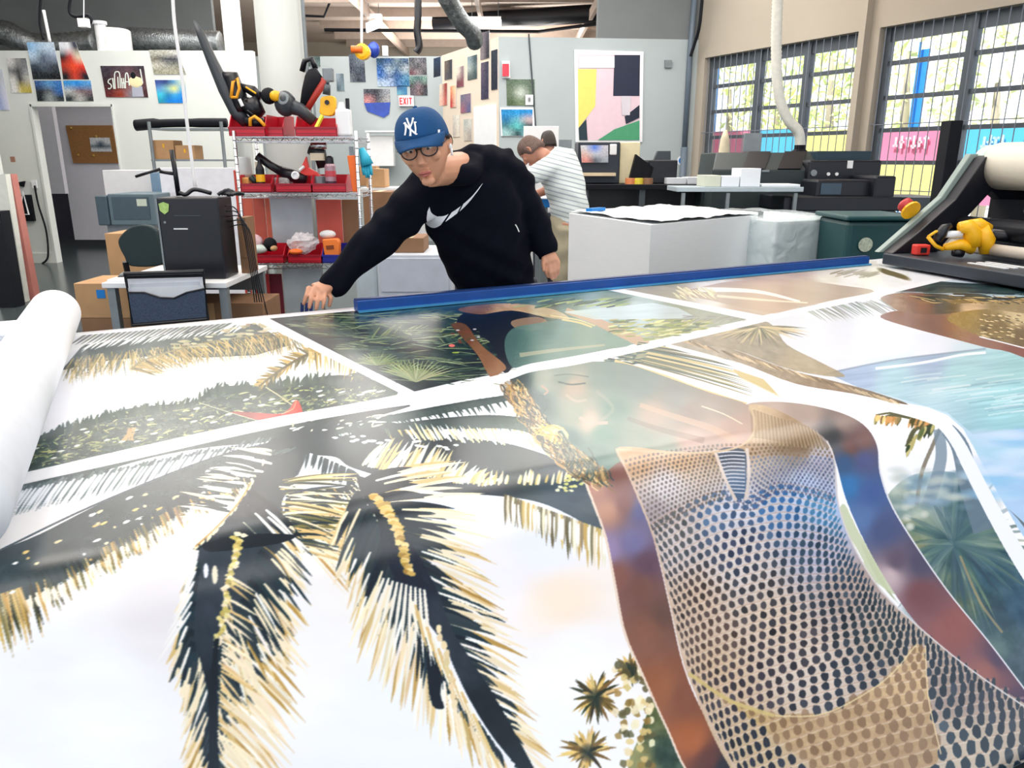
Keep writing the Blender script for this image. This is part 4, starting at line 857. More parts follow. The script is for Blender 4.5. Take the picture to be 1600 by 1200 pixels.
# right wall with two window bays
th = math.atan((800 - 180) / 1250.0)
dR = Vector((math.sin(th), -math.cos(th), 0)); Rc = wP.pt(LP, 0, 0.0)
wR = Wall((Rc.x, Rc.y), tuple((Rc + dR * 12)[:2]))
b1 = [wR.uz(1101, 97), wR.uz(1342, 47)]; b2 = [wR.uz(1376, 40), wR.uz(1640, 0)]
zW1 = (b1[0][1] + b1[1][1]) / 2; zW2 = b2[0][1]
zW = (zW1 + zW2) / 2
u1, u2, u3 = b1[0][0], b1[1][0], b2[0][0]; u4 = u3 + (u2 - u1) * 1.25
z_sill = 0.8
mb = MB()
for (a, b, c, d) in [(0, u1, 0, ZC), (u2, u3, 0, ZC), (u4, 13, 0, ZC), (u1, u2, 0, z_sill), (u1, u2, zW, ZC), (u3, u4, 0, z_sill), (u3, u4, zW, ZC)]:
    wallbox(wR, a, b, c, d, 0.25, mb)
struct('wall_right', mb, m_beige)
struct('trim_3', wallbox(wR, u2 + (u3 - u2) * .35, u2 + (u3 - u2) * .6, 0, ZC, -0.10), m_beige)
m_frame = mat('grey_window_steel', (84, 92, 100), 0.5, 0.2)
m_glass = bpy.data.materials.new('window_glass'); m_glass.use_nodes = True
_n = m_glass.node_tree.nodes; _l = m_glass.node_tree.links; _n.remove(_n['Principled BSDF'])
_t = _n.new('ShaderNodeBsdfTransparent'); _g = _n.new('ShaderNodeBsdfGlossy'); _g.inputs['Roughness'].default_value = 0.02
_mx = _n.new('ShaderNodeMixShader'); _fr = _n.new('ShaderNodeFresnel'); _fr.inputs[0].default_value = 1.25
_l.new(_fr.outputs[0], _mx.inputs[0]); _l.new(_t.outputs[0], _mx.inputs[1]); _l.new(_g.outputs[0], _mx.inputs[2]); _l.new(_mx.outputs[0], _n['Material Output'].inputs[0])
m_bar = mat('pale_security_bar', (120, 128, 140), 0.5)
def window(n, ua, ub_, mull, zs):
    f = MB()
    def bar(u, z0, z1, w=0.07, d=0.08, o=-0.1):
        p = [wR.pt(u - w / 2, z0, o), wR.pt(u + w / 2, z0, o), wR.pt(u + w / 2, z0, o - d), wR.pt(u - w / 2, z0, o - d)]; f.prism(p, (0, 0, z1 - z0))
    def hor(z, w=0.045): 
        p = [wR.pt(ua, z - w / 2, -0.12), wR.pt(ub_, z - w / 2, -0.12), wR.pt(ub_, z - w / 2, -0.17), wR.pt(ua, z - w / 2, -0.17)]; f.prism(p, (0, 0, w))
    bar(ua + 0.03, z_sill, zW); bar(ub_ - 0.03, z_sill, zW)
    for u in mull: bar(u, z_sill, zW, 0.10)
    for z in zs: hor(z)
    hor(zW - 0.07, 0.14); hor(z_sill + 0.03, 0.06)
    w = struct('window_%d' % n, f, m_frame)
    g = MB().prism([wR.pt(ua, z_sill, -0.14), wR.pt(ub_, z_sill, -0.14), wR.pt(ub_, z_sill, -0.146), wR.pt(ua, z_sill, -0.146)], (0, 0, zW - z_sill))
    gp = g.build('window_glass', m_glass); gp.parent = w
    s = MB(); k = int((ub_ - ua) / 0.115)
    for i in range(k + 1):
        u = ua + (ub_ - ua) * (i + .5) / (k + 1); p = wR.pt(u, z_sill, -0.03); q = wR.pt(u, zW, -0.03); s.tube([p, q], 0.0055, 5)
    for z in (z_sill + .3, zW - 1.0): s.tube([wR.pt(ua, z, -0.03), wR.pt(ub_, z, -0.03)], 0.005, 4)
    return s
zz = [wR.uz(1380, y)[1] for y in (98, 152, 203, 254)]
zz1 = [wR.uz(1330, y)[1] for y in (107, 156, 206)] + [zz[3]]
mu1 = [wR.uz(1172, 150)[0], wR.uz(1246, 150)[0]]; mu2 = [wR.uz(1494, 150)[0], u3 + 2 * (wR.uz(1494, 150)[0] - u3)]
one('security_grille', window(1, u1, u2, mu1, zz1), m_bar, 'thin vertical security bars across the farther window bay', 'window bars')
one('security_grille', window(2, u3, u4, mu2, zz), m_bar, 'thin vertical security bars across the nearer window bay on the right', 'window bars')

# outside: pavement, colourful hoarding, trees
struct('ground_outside', MB().prism([wR.pt(-8, -0.1, -0.3), wR.pt(16, -0.1, -0.3), wR.pt(16, -0.1, -30), wR.pt(-8, -0.1, -30)], (0, 0, 0.08)), mat('pale_pavement', (210, 208, 200), 0.8))
wH = Wall(tuple(wR.pt(-6, 0, -2.2)[:2]), tuple(wR.pt(14, 0, -2.2)[:2]))
cols = {'pink': (250, 140, 176), 'blue': (90, 196, 240), 'yellow': (246, 242, 150)}
def hoarding(px0, px1, py0, py1, c, label):
    (ua, za), (ub2, zb2) = wH.uz(px0, py0), wH.uz(px1, py1)
    mb = MB(); wallbox(wH, ua, ub2, min(za, zb2), max(za, zb2), 0.04, mb)
    m = mat('hoarding_' + c, cols[c], 0.6, var=0.06, scale=1.5)
    return one('banner_panel', mb, m, label, 'banner', 'coloured banner panels on the fence outside')
hoarding(1090, 1170, 207, 262, 'pink', 'pink banner panel outside behind the far end of the farther window')
hoarding(1172, 1250, 205, 262, 'blue', 'blue banner panel outside in the middle of the farther window')
hoarding(1252, 1345, 205, 262, 'yellow', 'yellow banner panel outside at the near end of the farther window')
p1 = hoarding(1350, 1486, 203, 251, 'pink', 'upper pink banner panel outside the nearer window, above a yellow one')
p2 = hoarding(1487, 1700, 199, 251, 'blue', 'blue banner panel outside the nearer window, above a pink one')
hoarding(1350, 1486, 253, 330, 'yellow', 'yellow banner panel outside low in the nearer window, under a pink one')
hoarding(1487, 1700, 254, 330, 'pink', 'lower pink banner panel outside the nearer window, under a blue one')
mw_ = mat('pale_banner_mark', (250, 214, 226), 0.6); mw2 = mat('pale_blue_banner_mark', (190, 226, 246), 0.6)
for pn, xs, mm in ((p1, [1400, 1409, 1419, 1428, 1437, 1447], mw_), (p2, [1538, 1547, 1556, 1566], mw2)):
    mb = MB(); M = Matrix.Rotation(math.atan2(wH.d.y, wH.d.x), 3, 'Z'); s_ = MB()
    for i, x in enumerate(xs):
        c = wH.at(x, 222, 0.03); mb.box(c, (0.035, 0.012, 0.13 + .04 * (i % 2)), M=M).box(c + Vector((0, 0, -.05 + .05 * (i % 3))), (0.085, 0.012, 0.03), M=M)
    mb.build('pale_lettering', mm, pn)
# trees outside
def tree(px, py, Y, R, label, col, seed):
    rs = np.random.RandomState(seed); c = W(px, py, Y); t = thing('tree', label, 'tree', (c.x, c.y, 0), 'sunlit trees outside the windows')
    MB().tube([(c.x, c.y, 0), (c.x + .1, c.y, c.z * .6), (c.x, c.y, c.z)], [.12, .09, .04], 8).build('trunk', mat('pale_bark', (170, 160, 140), .8), t, smooth=True)
    mb = MB()
    for i in range(420):
        d = rs.randn(3); d /= np.linalg.norm(d); r = R * (0.35 + 0.65 * rs.rand() ** .5); p = Vector((c.x + d[0] * r, c.y + d[1] * r, c.z + d[2] * r * 1.1))
        a = Vector(rs.randn(3)).normalized(); b = a.orthogonal().normalized(); s = 0.06 + 0.10 * rs.rand()
        mb.add([p - a * s, p - b * s * .45, p + a * s, p + b * s * .45], [(0, 1, 2, 3)])
    mb.build('foliage', mat('leaf_' + str(col), col, .6, var=.25, scale=3), t, fix=False)
YG, GN = (228, 232, 150), (190, 206, 130)
tree(1140, 130, 20, 1.5, 'sunlit tree beyond the far panes of the farther window', (200, 206, 150), 1)
tree(1215, 120, 19, 1.5, 'yellow-green tree beyond the hose hanging at the farther window', YG, 2)
tree(1300, 90, 17, 1.8, 'yellow-green tree beyond the near panes of the farther window', YG, 3)
tree(1300, 170, 18, 1.3, 'low shrubby tree behind the yellow banner panel', GN, 4)
tree(1420, 80, 15, 1.5, 'pale green tree beyond the left panes of the nearer window', (220, 226, 150), 5)
tree(1560, 120, 13.5, 1.2, 'pale green tree beyond the right panes of the nearer window', (226, 230, 170), 6)
# a tall white building front behind the trees keeps the view bright
struct('facade_outside', MB().prism([wR.pt(-12, 0, -16), wR.pt(18, 0, -16), wR.pt(18, 0, -16.3), wR.pt(-12, 0, -16.3)], (0, 0, 6)), mat('white_render_facade', (246, 246, 250), .8))
f = wH.at(1112, 150, -.6)
one('blue_flag', MB().box((f.x, f.y, 2.35), (0.32, 0.03, 2.2), M=Matrix.Rotation(math.atan2(wH.d.y, wH.d.x), 3, 'Z')).tube([(f.x - .16, f.y, 0), (f.x - .16, f.y, 3.5)], .02, 6), mat('flag_blue', (50, 150, 230), .6), 'tall narrow blue flag standing outside at the far end of the farther window', 'flag')
f = wH.at(1440, 120, -1.2)
one('blue_flag', MB().box((f.x, f.y, 2.2), (0.16, 0.03, 1.6), M=Matrix.Rotation(math.atan2(wH.d.y, wH.d.x), 3, 'Z')).tube([(f.x - .08, f.y, 0), (f.x - .08, f.y, 3.1)], .02, 6), mat('flag_blue', (50, 150, 230), .6), 'slim blue flag standing outside the nearer window', 'flag')

# ceiling joists and services, far end of the hall
mj = mat('painted_joist', (176, 160, 148), .7)
for i, y in enumerate([13.2, 14.6, 16.0, 17.4, 18.8, 20.1]):
    struct('beam_%d' % (i + 1), MB().bx(-4, 2.8, y, y + 0.1, ZC - 0.16, ZC), mj)
for i, x in enumerate([-2.6, -0.6, 1.4]):
    struct('beam_%d' % (i + 7), MB().bx(x, x + .06, 13, 20.5, ZC - .34, ZC - .17), mj)
one('conduit', MB().tube([(-3.5, 15.6, 3.75), (0.5, 15.8, 3.75), (2.4, 14.2, 3.75)], .03, 6).tube([W(465, 24, 15), W(506, 26, 15), W(516, 2, 15)], .022, 6), m_blackm, 'black conduit running under the joists at the far end', 'conduit')
one('ventilation_duct', MB().tube([(-1.5, 16.2, 3.95), (1.0, 15.6, 4.0), (2.6, 14.8, 3.95)], .16, 10), mat('black_duct', (16, 20, 30), .5), 'wide black duct crossing under the ceiling above the second silver hose', 'duct', smooth=True)
def fluo(px0, px1, py, Y, label, h=8, tilt=0):
    a, b = W(px0, py + tilt, Y), W(px1, py - tilt, Y); t = thing('ceiling_light', label, 'ceiling light', tuple((a + b) / 2), 'fluorescent ceiling lights'); d = (b - a)
    hh = h / 1250 * Y / 2
    MB().prism([a + Vector((0, 0, -hh)), b + Vector((0, 0, -hh)), b + Vector((0, 0, hh)), a + Vector((0, 0, hh))], (0, 0.1, 0)).build('diffuser', m_lamp, t)
    MB().bx(a.x, b.x, a.y - .02, a.y + .14, max(a.z, b.z) + hh, max(a.z, b.z) + hh + .05).build('housing', m_white, t)
    for q_ in (a + Vector((.05, .05, hh)), b + Vector((-.05, .05, hh))): MB().tube([q_, (q_.x, q_.y, ZC)], .006, 4).build('hanger', m_grey, t)
fluo(572, 596, 38, 15, 'small bright slanted ceiling light above the orange cable reel', 12, 5)
fluo(733, 783, 36, 14.5, 'long bright ceiling light beside the silver flexible hose', 9)
# ------------------------------------------------------------------ prints pinned to the walls
m_pr = vmat('wall_print_ink', 0.45)
def gridprint(P, rows, nz=0.08, nu=26, nv=20, seed=0, name='x', thick=0.006, parent=None, nm='print_face'):
    """P: TL, TR, BR, BL world corners; rows: colour grid, top row first"""
    rs = np.random.RandomState(seed); G_ = np.array([[srgb(c) for c in r] for r in rows]); h, w = G_.shape[:2]
    TL, TR, BR, BL = [Vector(p) for p in P]
    n = (TR - TL).cross(BL - TL).normalized()
    if n.dot(CV - TL) < 0: n = -n
    vs, cl, fs = [], [], []
    blk = rs.rand(nv, nu)
    for j in range(nv):
        for i in range(nu):
            u0, u1_, v0, v1 = i / nu, (i + 1) / nu, j / nv, (j + 1) / nv; k = len(vs)
            for (u, v) in ((u0, v0), (u1_, v0), (u1_, v1), (u0, v1)):
                vs.append((TL * (1 - u) + TR * u) * (1 - v) + (BL * (1 - u) + BR * u) * v + n * thick)
                gx, gy = min(w - 1.001, max(0, u * w - .5)), min(h - 1.001, max(0, v * h - .5)); a, b = int(gx), int(gy); fx, fy = gx - a, gy - b
                a2, b2_ = min(w - 1, a + 1), min(h - 1, b + 1)
                c = (G_[b, a] * (1 - fx) + G_[b, a2] * fx) * (1 - fy) + (G_[b2_, a] * (1 - fx) + G_[b2_, a2] * fx) * fy
                c = np.clip(c * (1 + nz * 3.2 * (blk[j, i] - .5)) + nz * .4 * (blk[j, i] - .5), 0, 1); cl.append(tuple(c) + (1,))
            fs.append((k, k + 1, k + 2, k + 3))
    k = len(vs); vs += [TL, TR, BR, BL]; 
    vs += [p + n * (thick - .0005) for p in (TL, TR, BR, BL)]
    fs += [(k + 3, k + 2, k + 1, k)] + [(k + i, k + (i + 1) % 4, k + 4 + (i + 1) % 4, k + 4 + i) for i in range(4)]
    me = bpy.data.meshes.new(nm); me.from_pydata([tuple(v) for v in vs], [], fs)
    at = me.color_attributes.new('ink', 'FLOAT_COLOR', 'CORNER'); arr = np.ones((len(me.loops), 4), np.float32) * .8; arr[:len(cl)] = cl; at.data.foreach_set('color', arr.ravel())
    me.materials.append(m_pr); o = bpy.data.objects.new(nm, me); COL.objects.link(o)
    return o
def pic(wall, corners, rows, label, nz=0.08, seed=0, off=0.004, cat='picture', group=None, name='wall_print', **k):
    P = [wall.at(x, y, off) for x, y in corners]
    o = gridprint(P, rows, nz, seed=seed, nm=name, **k); return setp(o, label, cat, group)
wL = Wall((-9, YL), (2, YL)); wB = Wall((X(380, 100, YB), YB), (X(700, 100, YB), YB)); wC = Wall((-9, YC), (0, YC))
BK, WT = (20, 24, 30), (236, 240, 244)
# left partition
g = 'prints pinned to the left partition'
def q(x0, y0, x1, y1, s=0.18): d = (y1 - y0) * s; return [(x0, y0), (x1, y0), (x1 + d, y1), (x0 + d, y1)]
pic(wL, q(-12, 108, 4, 172), [[(190, 196, 210), (200, 206, 216)], [(160, 176, 216), (210, 214, 236)]], 'pale blue print cut off by the left edge of the picture', .04, 1, group=g)
pic(wL, q(10, 91, 41, 145), [[(220, 220, 216), (150, 150, 150), (120, 124, 126)], [(110, 112, 116), (60, 62, 66), (150, 152, 156)], [(226, 226, 220), (60, 60, 64), (190, 190, 180)], [(226, 226, 226), (196, 180, 96), (186, 170, 80)]], 'tall print, black and white above and gold below', .1, 2, group=g)
pic(wL, [(42, 66), (84, 66), (96, 124), (52, 124)], [[(150, 196, 236), (190, 216, 240), (206, 226, 244)], [(190, 214, 236), (96, 110, 130), (150, 166, 190)], [(60, 72, 84), (90, 104, 120), (60, 68, 76)], [(24, 30, 36), (30, 36, 42), (20, 26, 32)]], 'print of a city street and tower under pale blue sky', .1, 3, group=g)
pic(wL, [(92, 66), (118, 66), (140, 124), (99, 124)], [[(226, 232, 240), (236, 240, 244), (60, 62, 80)], [(20, 26, 34), (196, 60, 60), (226, 216, 190)], [(190, 60, 40), (240, 80, 40), (236, 60, 40)], [(24, 24, 30), (206, 60, 40), (30, 30, 40)]], 'print with a bright orange-red wedge and a pale disc on black', .05, 4, group=g)
pic(wL, [(54, 126), (96, 126), (101, 158), (59, 158)], [[(60, 96, 150), (90, 150, 200), (60, 120, 190)], [(30, 36, 50), (96, 100, 106), (60, 110, 180)], [(24, 34, 40), (150, 160, 160), (40, 50, 56)]], 'small print of a dark arched building against blue', .12, 5, group=g)
pic(wL, [(99, 126), (142, 126), (147, 158), (104, 158)], [[(60, 150, 220), (40, 140, 220), (90, 160, 220)], [(190, 196, 196), (130, 110, 110), (120, 100, 110)], [(40, 50, 54), (190, 190, 186), (60, 64, 66)]], 'small print of a low building under bright blue sky', .12, 6, group=g)
sw = pic(wL, [(157, 103), (225, 103), (232, 152), (166, 152)], [[(56, 48, 60), (72, 58, 66), (90, 66, 74), (56, 46, 56)], [(50, 36, 44), (96, 60, 66), (110, 84, 90), (84, 60, 66)], [(60, 30, 36), (110, 60, 56), (140, 96, 90), (90, 60, 66)], [(100, 34, 36), (150, 60, 40), (130, 126, 136), (70, 36, 40)]], 'dark maroon print with tall white hand lettering and a seated figure in a cream top', .06, 7)
m_ltr = mat('white_print_lettering', (226, 236, 228), .5)
def wpts(wall, pts, off=0.014): return [wall.at(x, y, off) for x, y in pts]
mb = MB()
for st_ in [[(174, 123), (170, 125), (169, 129), (173, 132), (174, 136), (171, 139), (169, 138)], [(176, 122), (178, 139)], [(180, 139), (179, 116), (183, 112), (187, 116), (188, 138)], [(184, 120), (185, 138)], [(190, 122), (191, 138), (191, 130), (195, 130)], [(193, 122), (194, 138)],
            [(196, 138), (196, 118), (198, 114), (200, 118), (202, 134)], [(197, 128), (201, 128)], [(219, 108), (223, 130)]]:
    mb.tube(arc(wpts(wL, st_), 3), 0.0075, 5)
mb.build('white_lettering', m_ltr, None).parent = sw
mb = MB(); c = wL.at(212, 128, .012); mb.ell(c, (.10, .006, .07), 10, 6); mb.build('cream_figure', mat('cream_ink', (236, 226, 180), .5), None).parent = sw
mb = MB(); mb.ell(wL.at(208, 118, .014), (.035, .006, .045), 10, 6); mb.build('dark_head', m_blackm, None).parent = sw
mb = MB(); mb.add(wpts(wL, [(206, 135), (222, 135), (225, 151), (207, 151)], .012), [(0, 1, 2, 3)]); mb.build('grey_skirt', mat('grey_ink', (170, 174, 190), .5), None).parent = sw
pic(wL, [(233, 78), (276, 78), (291, 116), (241, 116)], [[(170, 172, 160), (176, 176, 164), (190, 192, 186)], [(110, 108, 96), (56, 60, 74), (60, 64, 76)], [(190, 188, 176), (150, 152, 144), (120, 122, 110)], [(150, 150, 130), (160, 160, 140), (150, 150, 134)]], 'grey sepia print hanging above the blue swimming pool print', .15, 8, group=g)
pic(wL, [(242, 125), (289, 125), (292, 161), (248, 161)], [[(60, 80, 150), (40, 60, 120), (90, 150, 190), (190, 210, 190)], [(96, 150, 206), (130, 190, 190), (226, 226, 130), (40, 160, 210)], [(60, 196, 226), (30, 120, 170), (60, 170, 220), (10, 130, 220)], [(40, 150, 180), (0, 120, 206), (0, 130, 226), (0, 120, 210)]], 'bright blue water print with a yellow streak', .04, 9, group=g)
# corridor cork board and its note
cb = thing('cork_board', 'brown cork board with a small white note, seen through the doorway', 'notice board', tuple(wC.at(145, 225, .02)))
P = [(104, 196), (176, 196), (187, 255), (116, 255)]
MB().prism(wpts(wC, P, .01), tuple(wC.n * .03)).build('board', m_cork, cb)
nt_ = [wC.at(x, y, .045) for x, y in [(140, 215), (171, 215), (175, 237), (143, 237)]]
o = gridprint(nt_, [[WT, WT, WT], [WT, (90, 110, 130), WT], [(120, 136, 150), (60, 76, 90), (120, 136, 150)], [WT, WT, WT]], .12, seed=11, nm='pinned_note'); o.parent = cb; o.matrix_parent_inverse = Matrix.Translation(-Vector(cb.location))
for x, y in [(111, 200), (150, 213), (122, 242), (146, 243)]: MB().ell(wC.at(x, y, .055), (.022, .022, .022), 8, 5).build('push_pin', mat('brass_pin', (206, 170, 90), .3, .6), cb, smooth=True)
# centre wall
g = 'prints on the centre partition'
pic(wB, q(545, 85, 569, 128, .06), [[(60, 70, 84), (90, 100, 110), (110, 120, 130)], [(40, 50, 66), (60, 72, 86), (50, 60, 76)], [(90, 96, 106), (30, 40, 54), (60, 70, 84)]], 'narrow dark blue-grey print beside the orange cable reel', .15, 20, group=g)
pic(wB, q(588, 91, 638, 135, .05), [[(60, 90, 120), (40, 80, 130), (90, 110, 120), (40, 70, 100)], [(30, 90, 160), (150, 170, 180), (60, 90, 120), (150, 160, 166)], [(40, 100, 170), (90, 110, 140), (30, 80, 140), (60, 110, 140)], [(150, 170, 190), (150, 170, 200), (40, 90, 140), (50, 110, 150)]], 'wide blue collage print on the centre wall', .2, 21, group=g)
pic(wB, q(639, 90, 666, 117, .04), [[(60, 62, 70), (110, 110, 116), (80, 82, 90)], [(90, 92, 96), (60, 64, 70), (100, 96, 100)], [(96, 60, 70), (130, 120, 124), (60, 60, 64)]], 'upper dark grey print right of the blue collage', .2, 22, group=g)
pic(wB, q(640, 119, 667, 149, .04), [[(96, 130, 124), (60, 90, 90), (110, 140, 130)], [(60, 64, 66), (120, 100, 110), (60, 56, 60)], [(90, 80, 90), (110, 90, 90), (60, 60, 70)]], 'lower dark print right of the blue collage', .2, 23, group=g)
pic(wB, q(568, 139, 609, 162, .05), [[(60, 64, 74), (40, 44, 54), (130, 134, 140)], [(190, 130, 130), (60, 60, 70), (150, 150, 150)]], 'dark print above the blue and pink cut-out shape', .18, 24, group=g)
mb = MB(); mb.prism(wpts(wB, [(569, 161), (610, 160), (608, 178), (600, 184), (574, 174)], .008), tuple(wB.n * .01))
one('shaped_print', mb, mat('print_royal_blue', (40, 70, 160), .5, var=.2), 'blue cut-out shape below the dark print on the centre wall', 'picture')
pic(wB, q(620, 134, 636, 148, .04), [[(30, 80, 130), (50, 110, 150)], [(90, 150, 170), (50, 110, 150)]], 'little blue print stuck to the bottom of the blue collage', .1, 25, group=g)
pic(wB, q(474, 88, 500, 104, .06), [[(90, 110, 106), (60, 80, 80)], [(40, 60, 60), (90, 110, 110)]], 'small green-grey print beside the big column', .15, 26, group=g)
pic(wB, q(376, 107, 401, 140, .1), [[(30, 80, 130), (60, 110, 150)], [(150, 170, 180), (40, 70, 110)], [(20, 34, 60), (30, 44, 70)]], 'dark blue print between the white pipe and the big column', .2, 27, group=g)
pic(wB, q(525, 115, 537, 142, .06), [[(130, 146, 156), (90, 106, 116)], [(70, 90, 100), (110, 130, 140)]], 'narrow grey print beside the tool shelf', .1, 28, group=g)
# side wall
g = 'photographs on the cream side wall'
for k, (x0, x1, yt, yb, r, l) in enumerate([(678, 689, 90, 120, [[(40, 60, 84)], [(30, 40, 54)]], 'dark blue photograph at the far end of the cream side wall'),
    (695, 707, 94, 124, [[(110, 100, 90), (60, 60, 66)], [(90, 84, 84), (60, 60, 66)]], 'second photograph from the far end, grey figures'),
    (714, 725, 104, 136, [[(226, 214, 200), (150, 130, 130)], [(110, 60, 70), (130, 70, 80)]], 'small photograph with a red foot on the cream side wall'),
    (731, 746, 87, 124, [[(130, 150, 156), (60, 80, 84)], [(170, 180, 176), (90, 110, 110)], [(90, 100, 100), (60, 80, 80)]], 'largest grey-green photograph near the top of the cream wall'),
    (751, 765, 50, 92, [[(110, 100, 110), (60, 60, 70)], [(130, 120, 124), (40, 40, 50)]], 'topmost photograph at the near end, beside the silver hose'),
    (752, 764, 97, 155, [[(90, 80, 100), (50, 50, 70)], [(60, 56, 80), (50, 46, 70)]], 'tall narrow purple-black photograph at the near end'),
    (768, 778, 78, 140, [[(30, 44, 60)], [(20, 30, 50)]], 'tall dark navy panel at the corner of the cream wall'),
    (720, 736, 147, 176, [[(110, 110, 130), (130, 110, 130)], [(150, 96, 110), (90, 90, 130)]], 'photograph with a pink horizon low on the cream wall'),
    (687, 699, 131, 165, [[(226, 210, 190), (150, 60, 50)], [(236, 190, 170), (190, 100, 90)]], 'red and cream sketch, left of its pair'),
    (704, 713, 134, 168, [[(226, 150, 110), (240, 200, 160)], [(190, 60, 50), (226, 180, 160)]], 'red and orange sketch, right of its pair'),
    (708, 718, 180, 214, [[(206, 200, 190), (226, 220, 206)], [(190, 180, 170), (226, 216, 200)]], 'faint grey sketch low on the cream wall'),
    (725, 737, 186, 220, [[(180, 186, 180), (206, 206, 196)], [(200, 190, 176), (170, 160, 150)]], 'faint greenish sketch beside the low door')]):
    sl = 0.32 * (x1 - x0) * (250 - yt) / 180; sl2 = 0.32 * (x1 - x0) * (250 - yb) / 180
    pic(wS, [(x0, yt + sl * .5), (x1, yt - sl * .5), (x1, yb - sl2 * .5), (x0, yb + sl2 * .5)], r, l, .12, 40 + k, group=g)
struct('door_1', wallbox(wS, wS.uz(742, 200)[0], wS.uz(776, 200)[0], 0, wS.uz(760, 165)[1], -0.02), m_white)
# back wall: prints, alarm, and a big panel of flat colours
pic(wP, [(791, 124), (835, 124), (836, 165), (792, 165)], [[(84, 104, 84), (96, 116, 96), (84, 100, 84)], [(96, 112, 90), (196, 206, 196), (90, 110, 90)], [(70, 90, 60), (110, 130, 100), (60, 70, 56)]], 'green print with a pale bird-like shape on the back wall', .08, 60)
pic(wP, [(821, 148), (833, 148), (833, 164), (821, 164)], [[WT, WT, WT], [WT, (70, 76, 80), WT], [WT, (70, 76, 80), WT], [WT, WT, WT]], 'tiny white-framed card over the corner of the green print', .02, 61, off=.02)
bp_ = thing('framed_print', 'white-bordered turquoise and blue print below the green one', 'picture', tuple(wP.at(807, 190, .01)))
MB().prism(wpts(wP, [(781, 168), (835, 168), (835, 213), (783, 213)], .004), tuple(wP.n * .012)).build('border', m_white, bp_)
o = gridprint([wP.at(x, y, .018) for x, y in [(783, 171), (832, 171), (832, 212), (785, 212)]], [[(10, 130, 190), (0, 140, 206), (10, 130, 196)], [(20, 110, 160), (90, 160, 180), (190, 170, 170)], [(60, 120, 130), (90, 190, 190), (20, 60, 70)], [(150, 190, 190), (20, 60, 66), (120, 180, 190)]], .1, seed=62, nm='print_face'); o.parent = bp_; o.matrix_parent_inverse = Matrix.Translation(-Vector(bp_.location))
fa = thing('fire_alarm', 'small red fire alarm box at the left end of the back wall', 'alarm', tuple(wP.at(789, 109, .02)))
MB().prism(wpts(wP, [(784, 96), (796, 96), (797, 122), (785, 122)], .004), tuple(wP.n * .03)).build('back_box', m_white, fa)
MB().prism(wpts(wP, [(785, 100), (795, 100), (795, 119), (785, 119)], .034), tuple(wP.n * .03)).build('red_cover', mat('alarm_red', (250, 50, 70), .4), fa)
pp = thing('art_panel', 'tall white-framed panel of flat pop colours: pink, navy, yellow and green', 'picture', tuple(wP.at(952, 150, .01)))
MB().prism(wpts(wP, [(897, 78), (1005, 81), (1003, 222), (899, 222)], .004), tuple(wP.n * .02)).build('white_border', m_white, pp)
def shp(pts, col, nm, d=.026, smo=True):
    p = [(x, y) for x, y in (sm(pts, 3, True) if smo else pts)]; MB().prism(wpts(wP, p, d), tuple(wP.n * .003)).build(nm, mat('flat_' + nm, col, .55, var=.03), pp)
shp([(903, 85), (1000, 86), (999, 219), (905, 219)], (222, 196, 206), 'pink_field', .025, False)
shp([(960, 86), (1000, 86), (999, 150), (958, 150)], (14, 26, 54), 'navy_block', .029, False)
shp([(903, 108), (932, 108), (930, 166), (904, 200)], (226, 214, 110), 'yellow_block', .030, False)
shp([(904, 200), (916, 186), (918, 219), (905, 219)], (20, 50, 60), 'dark_teal_block', .032, False)
shp([(934, 219), (960, 202), (999, 188), (999, 219)], (70, 150, 110), 'green_wedge', .031, False)
shp([(976, 182), (999, 164), (999, 184), (978, 194)], (16, 28, 50), 'navy_stripe', .033, False)
shp([(905, 88), (960, 88), (960, 106), (905, 106)], (240, 240, 236), 'white_band', .034, False)
shp([(970, 150), (986, 150), (984, 180), (972, 180)], (206, 200, 208), 'pale_block', .035, False)
one('thermostat', MB().prism(wpts(wP, [(1038, 94), (1049, 94), (1049, 106), (1038, 106)], .004), tuple(wP.n * .03)), m_grey, 'small grey thermostat box high on the back wall', 'thermostat')
one('wall_panel_joint', MB().tube([wP.at(826, 53, .01), wP.at(837, 200, .01)], .012, 5), m_dgrey, 'dark cable running down the back wall beside the green print', 'cable')
# ------------------------------------------------------------------ furniture and goods
def FB(x0, x1, y0, y1, Y, d=0.3):
    a = W(x0, (y0 + y1) / 2, Y); b = W(x1, (y0 + y1) / 2, Y); xm = (x0 + x1) / 2
    return a.x, b.x, Y, Y + d, W(xm, y1, Y).z, W(xm, y0, Y).z
def bxb(name, x0, x1, y0, y1, Y, d, m, label, cat, z0=None, bevel=0.004, **k):
    B = list(FB(x0, x1, y0, y1, Y, d)); 
    if z0 is not None: B[4] = z0
    return one(name, MB().bx(*B), m, label, cat, bevel=bevel, **k)
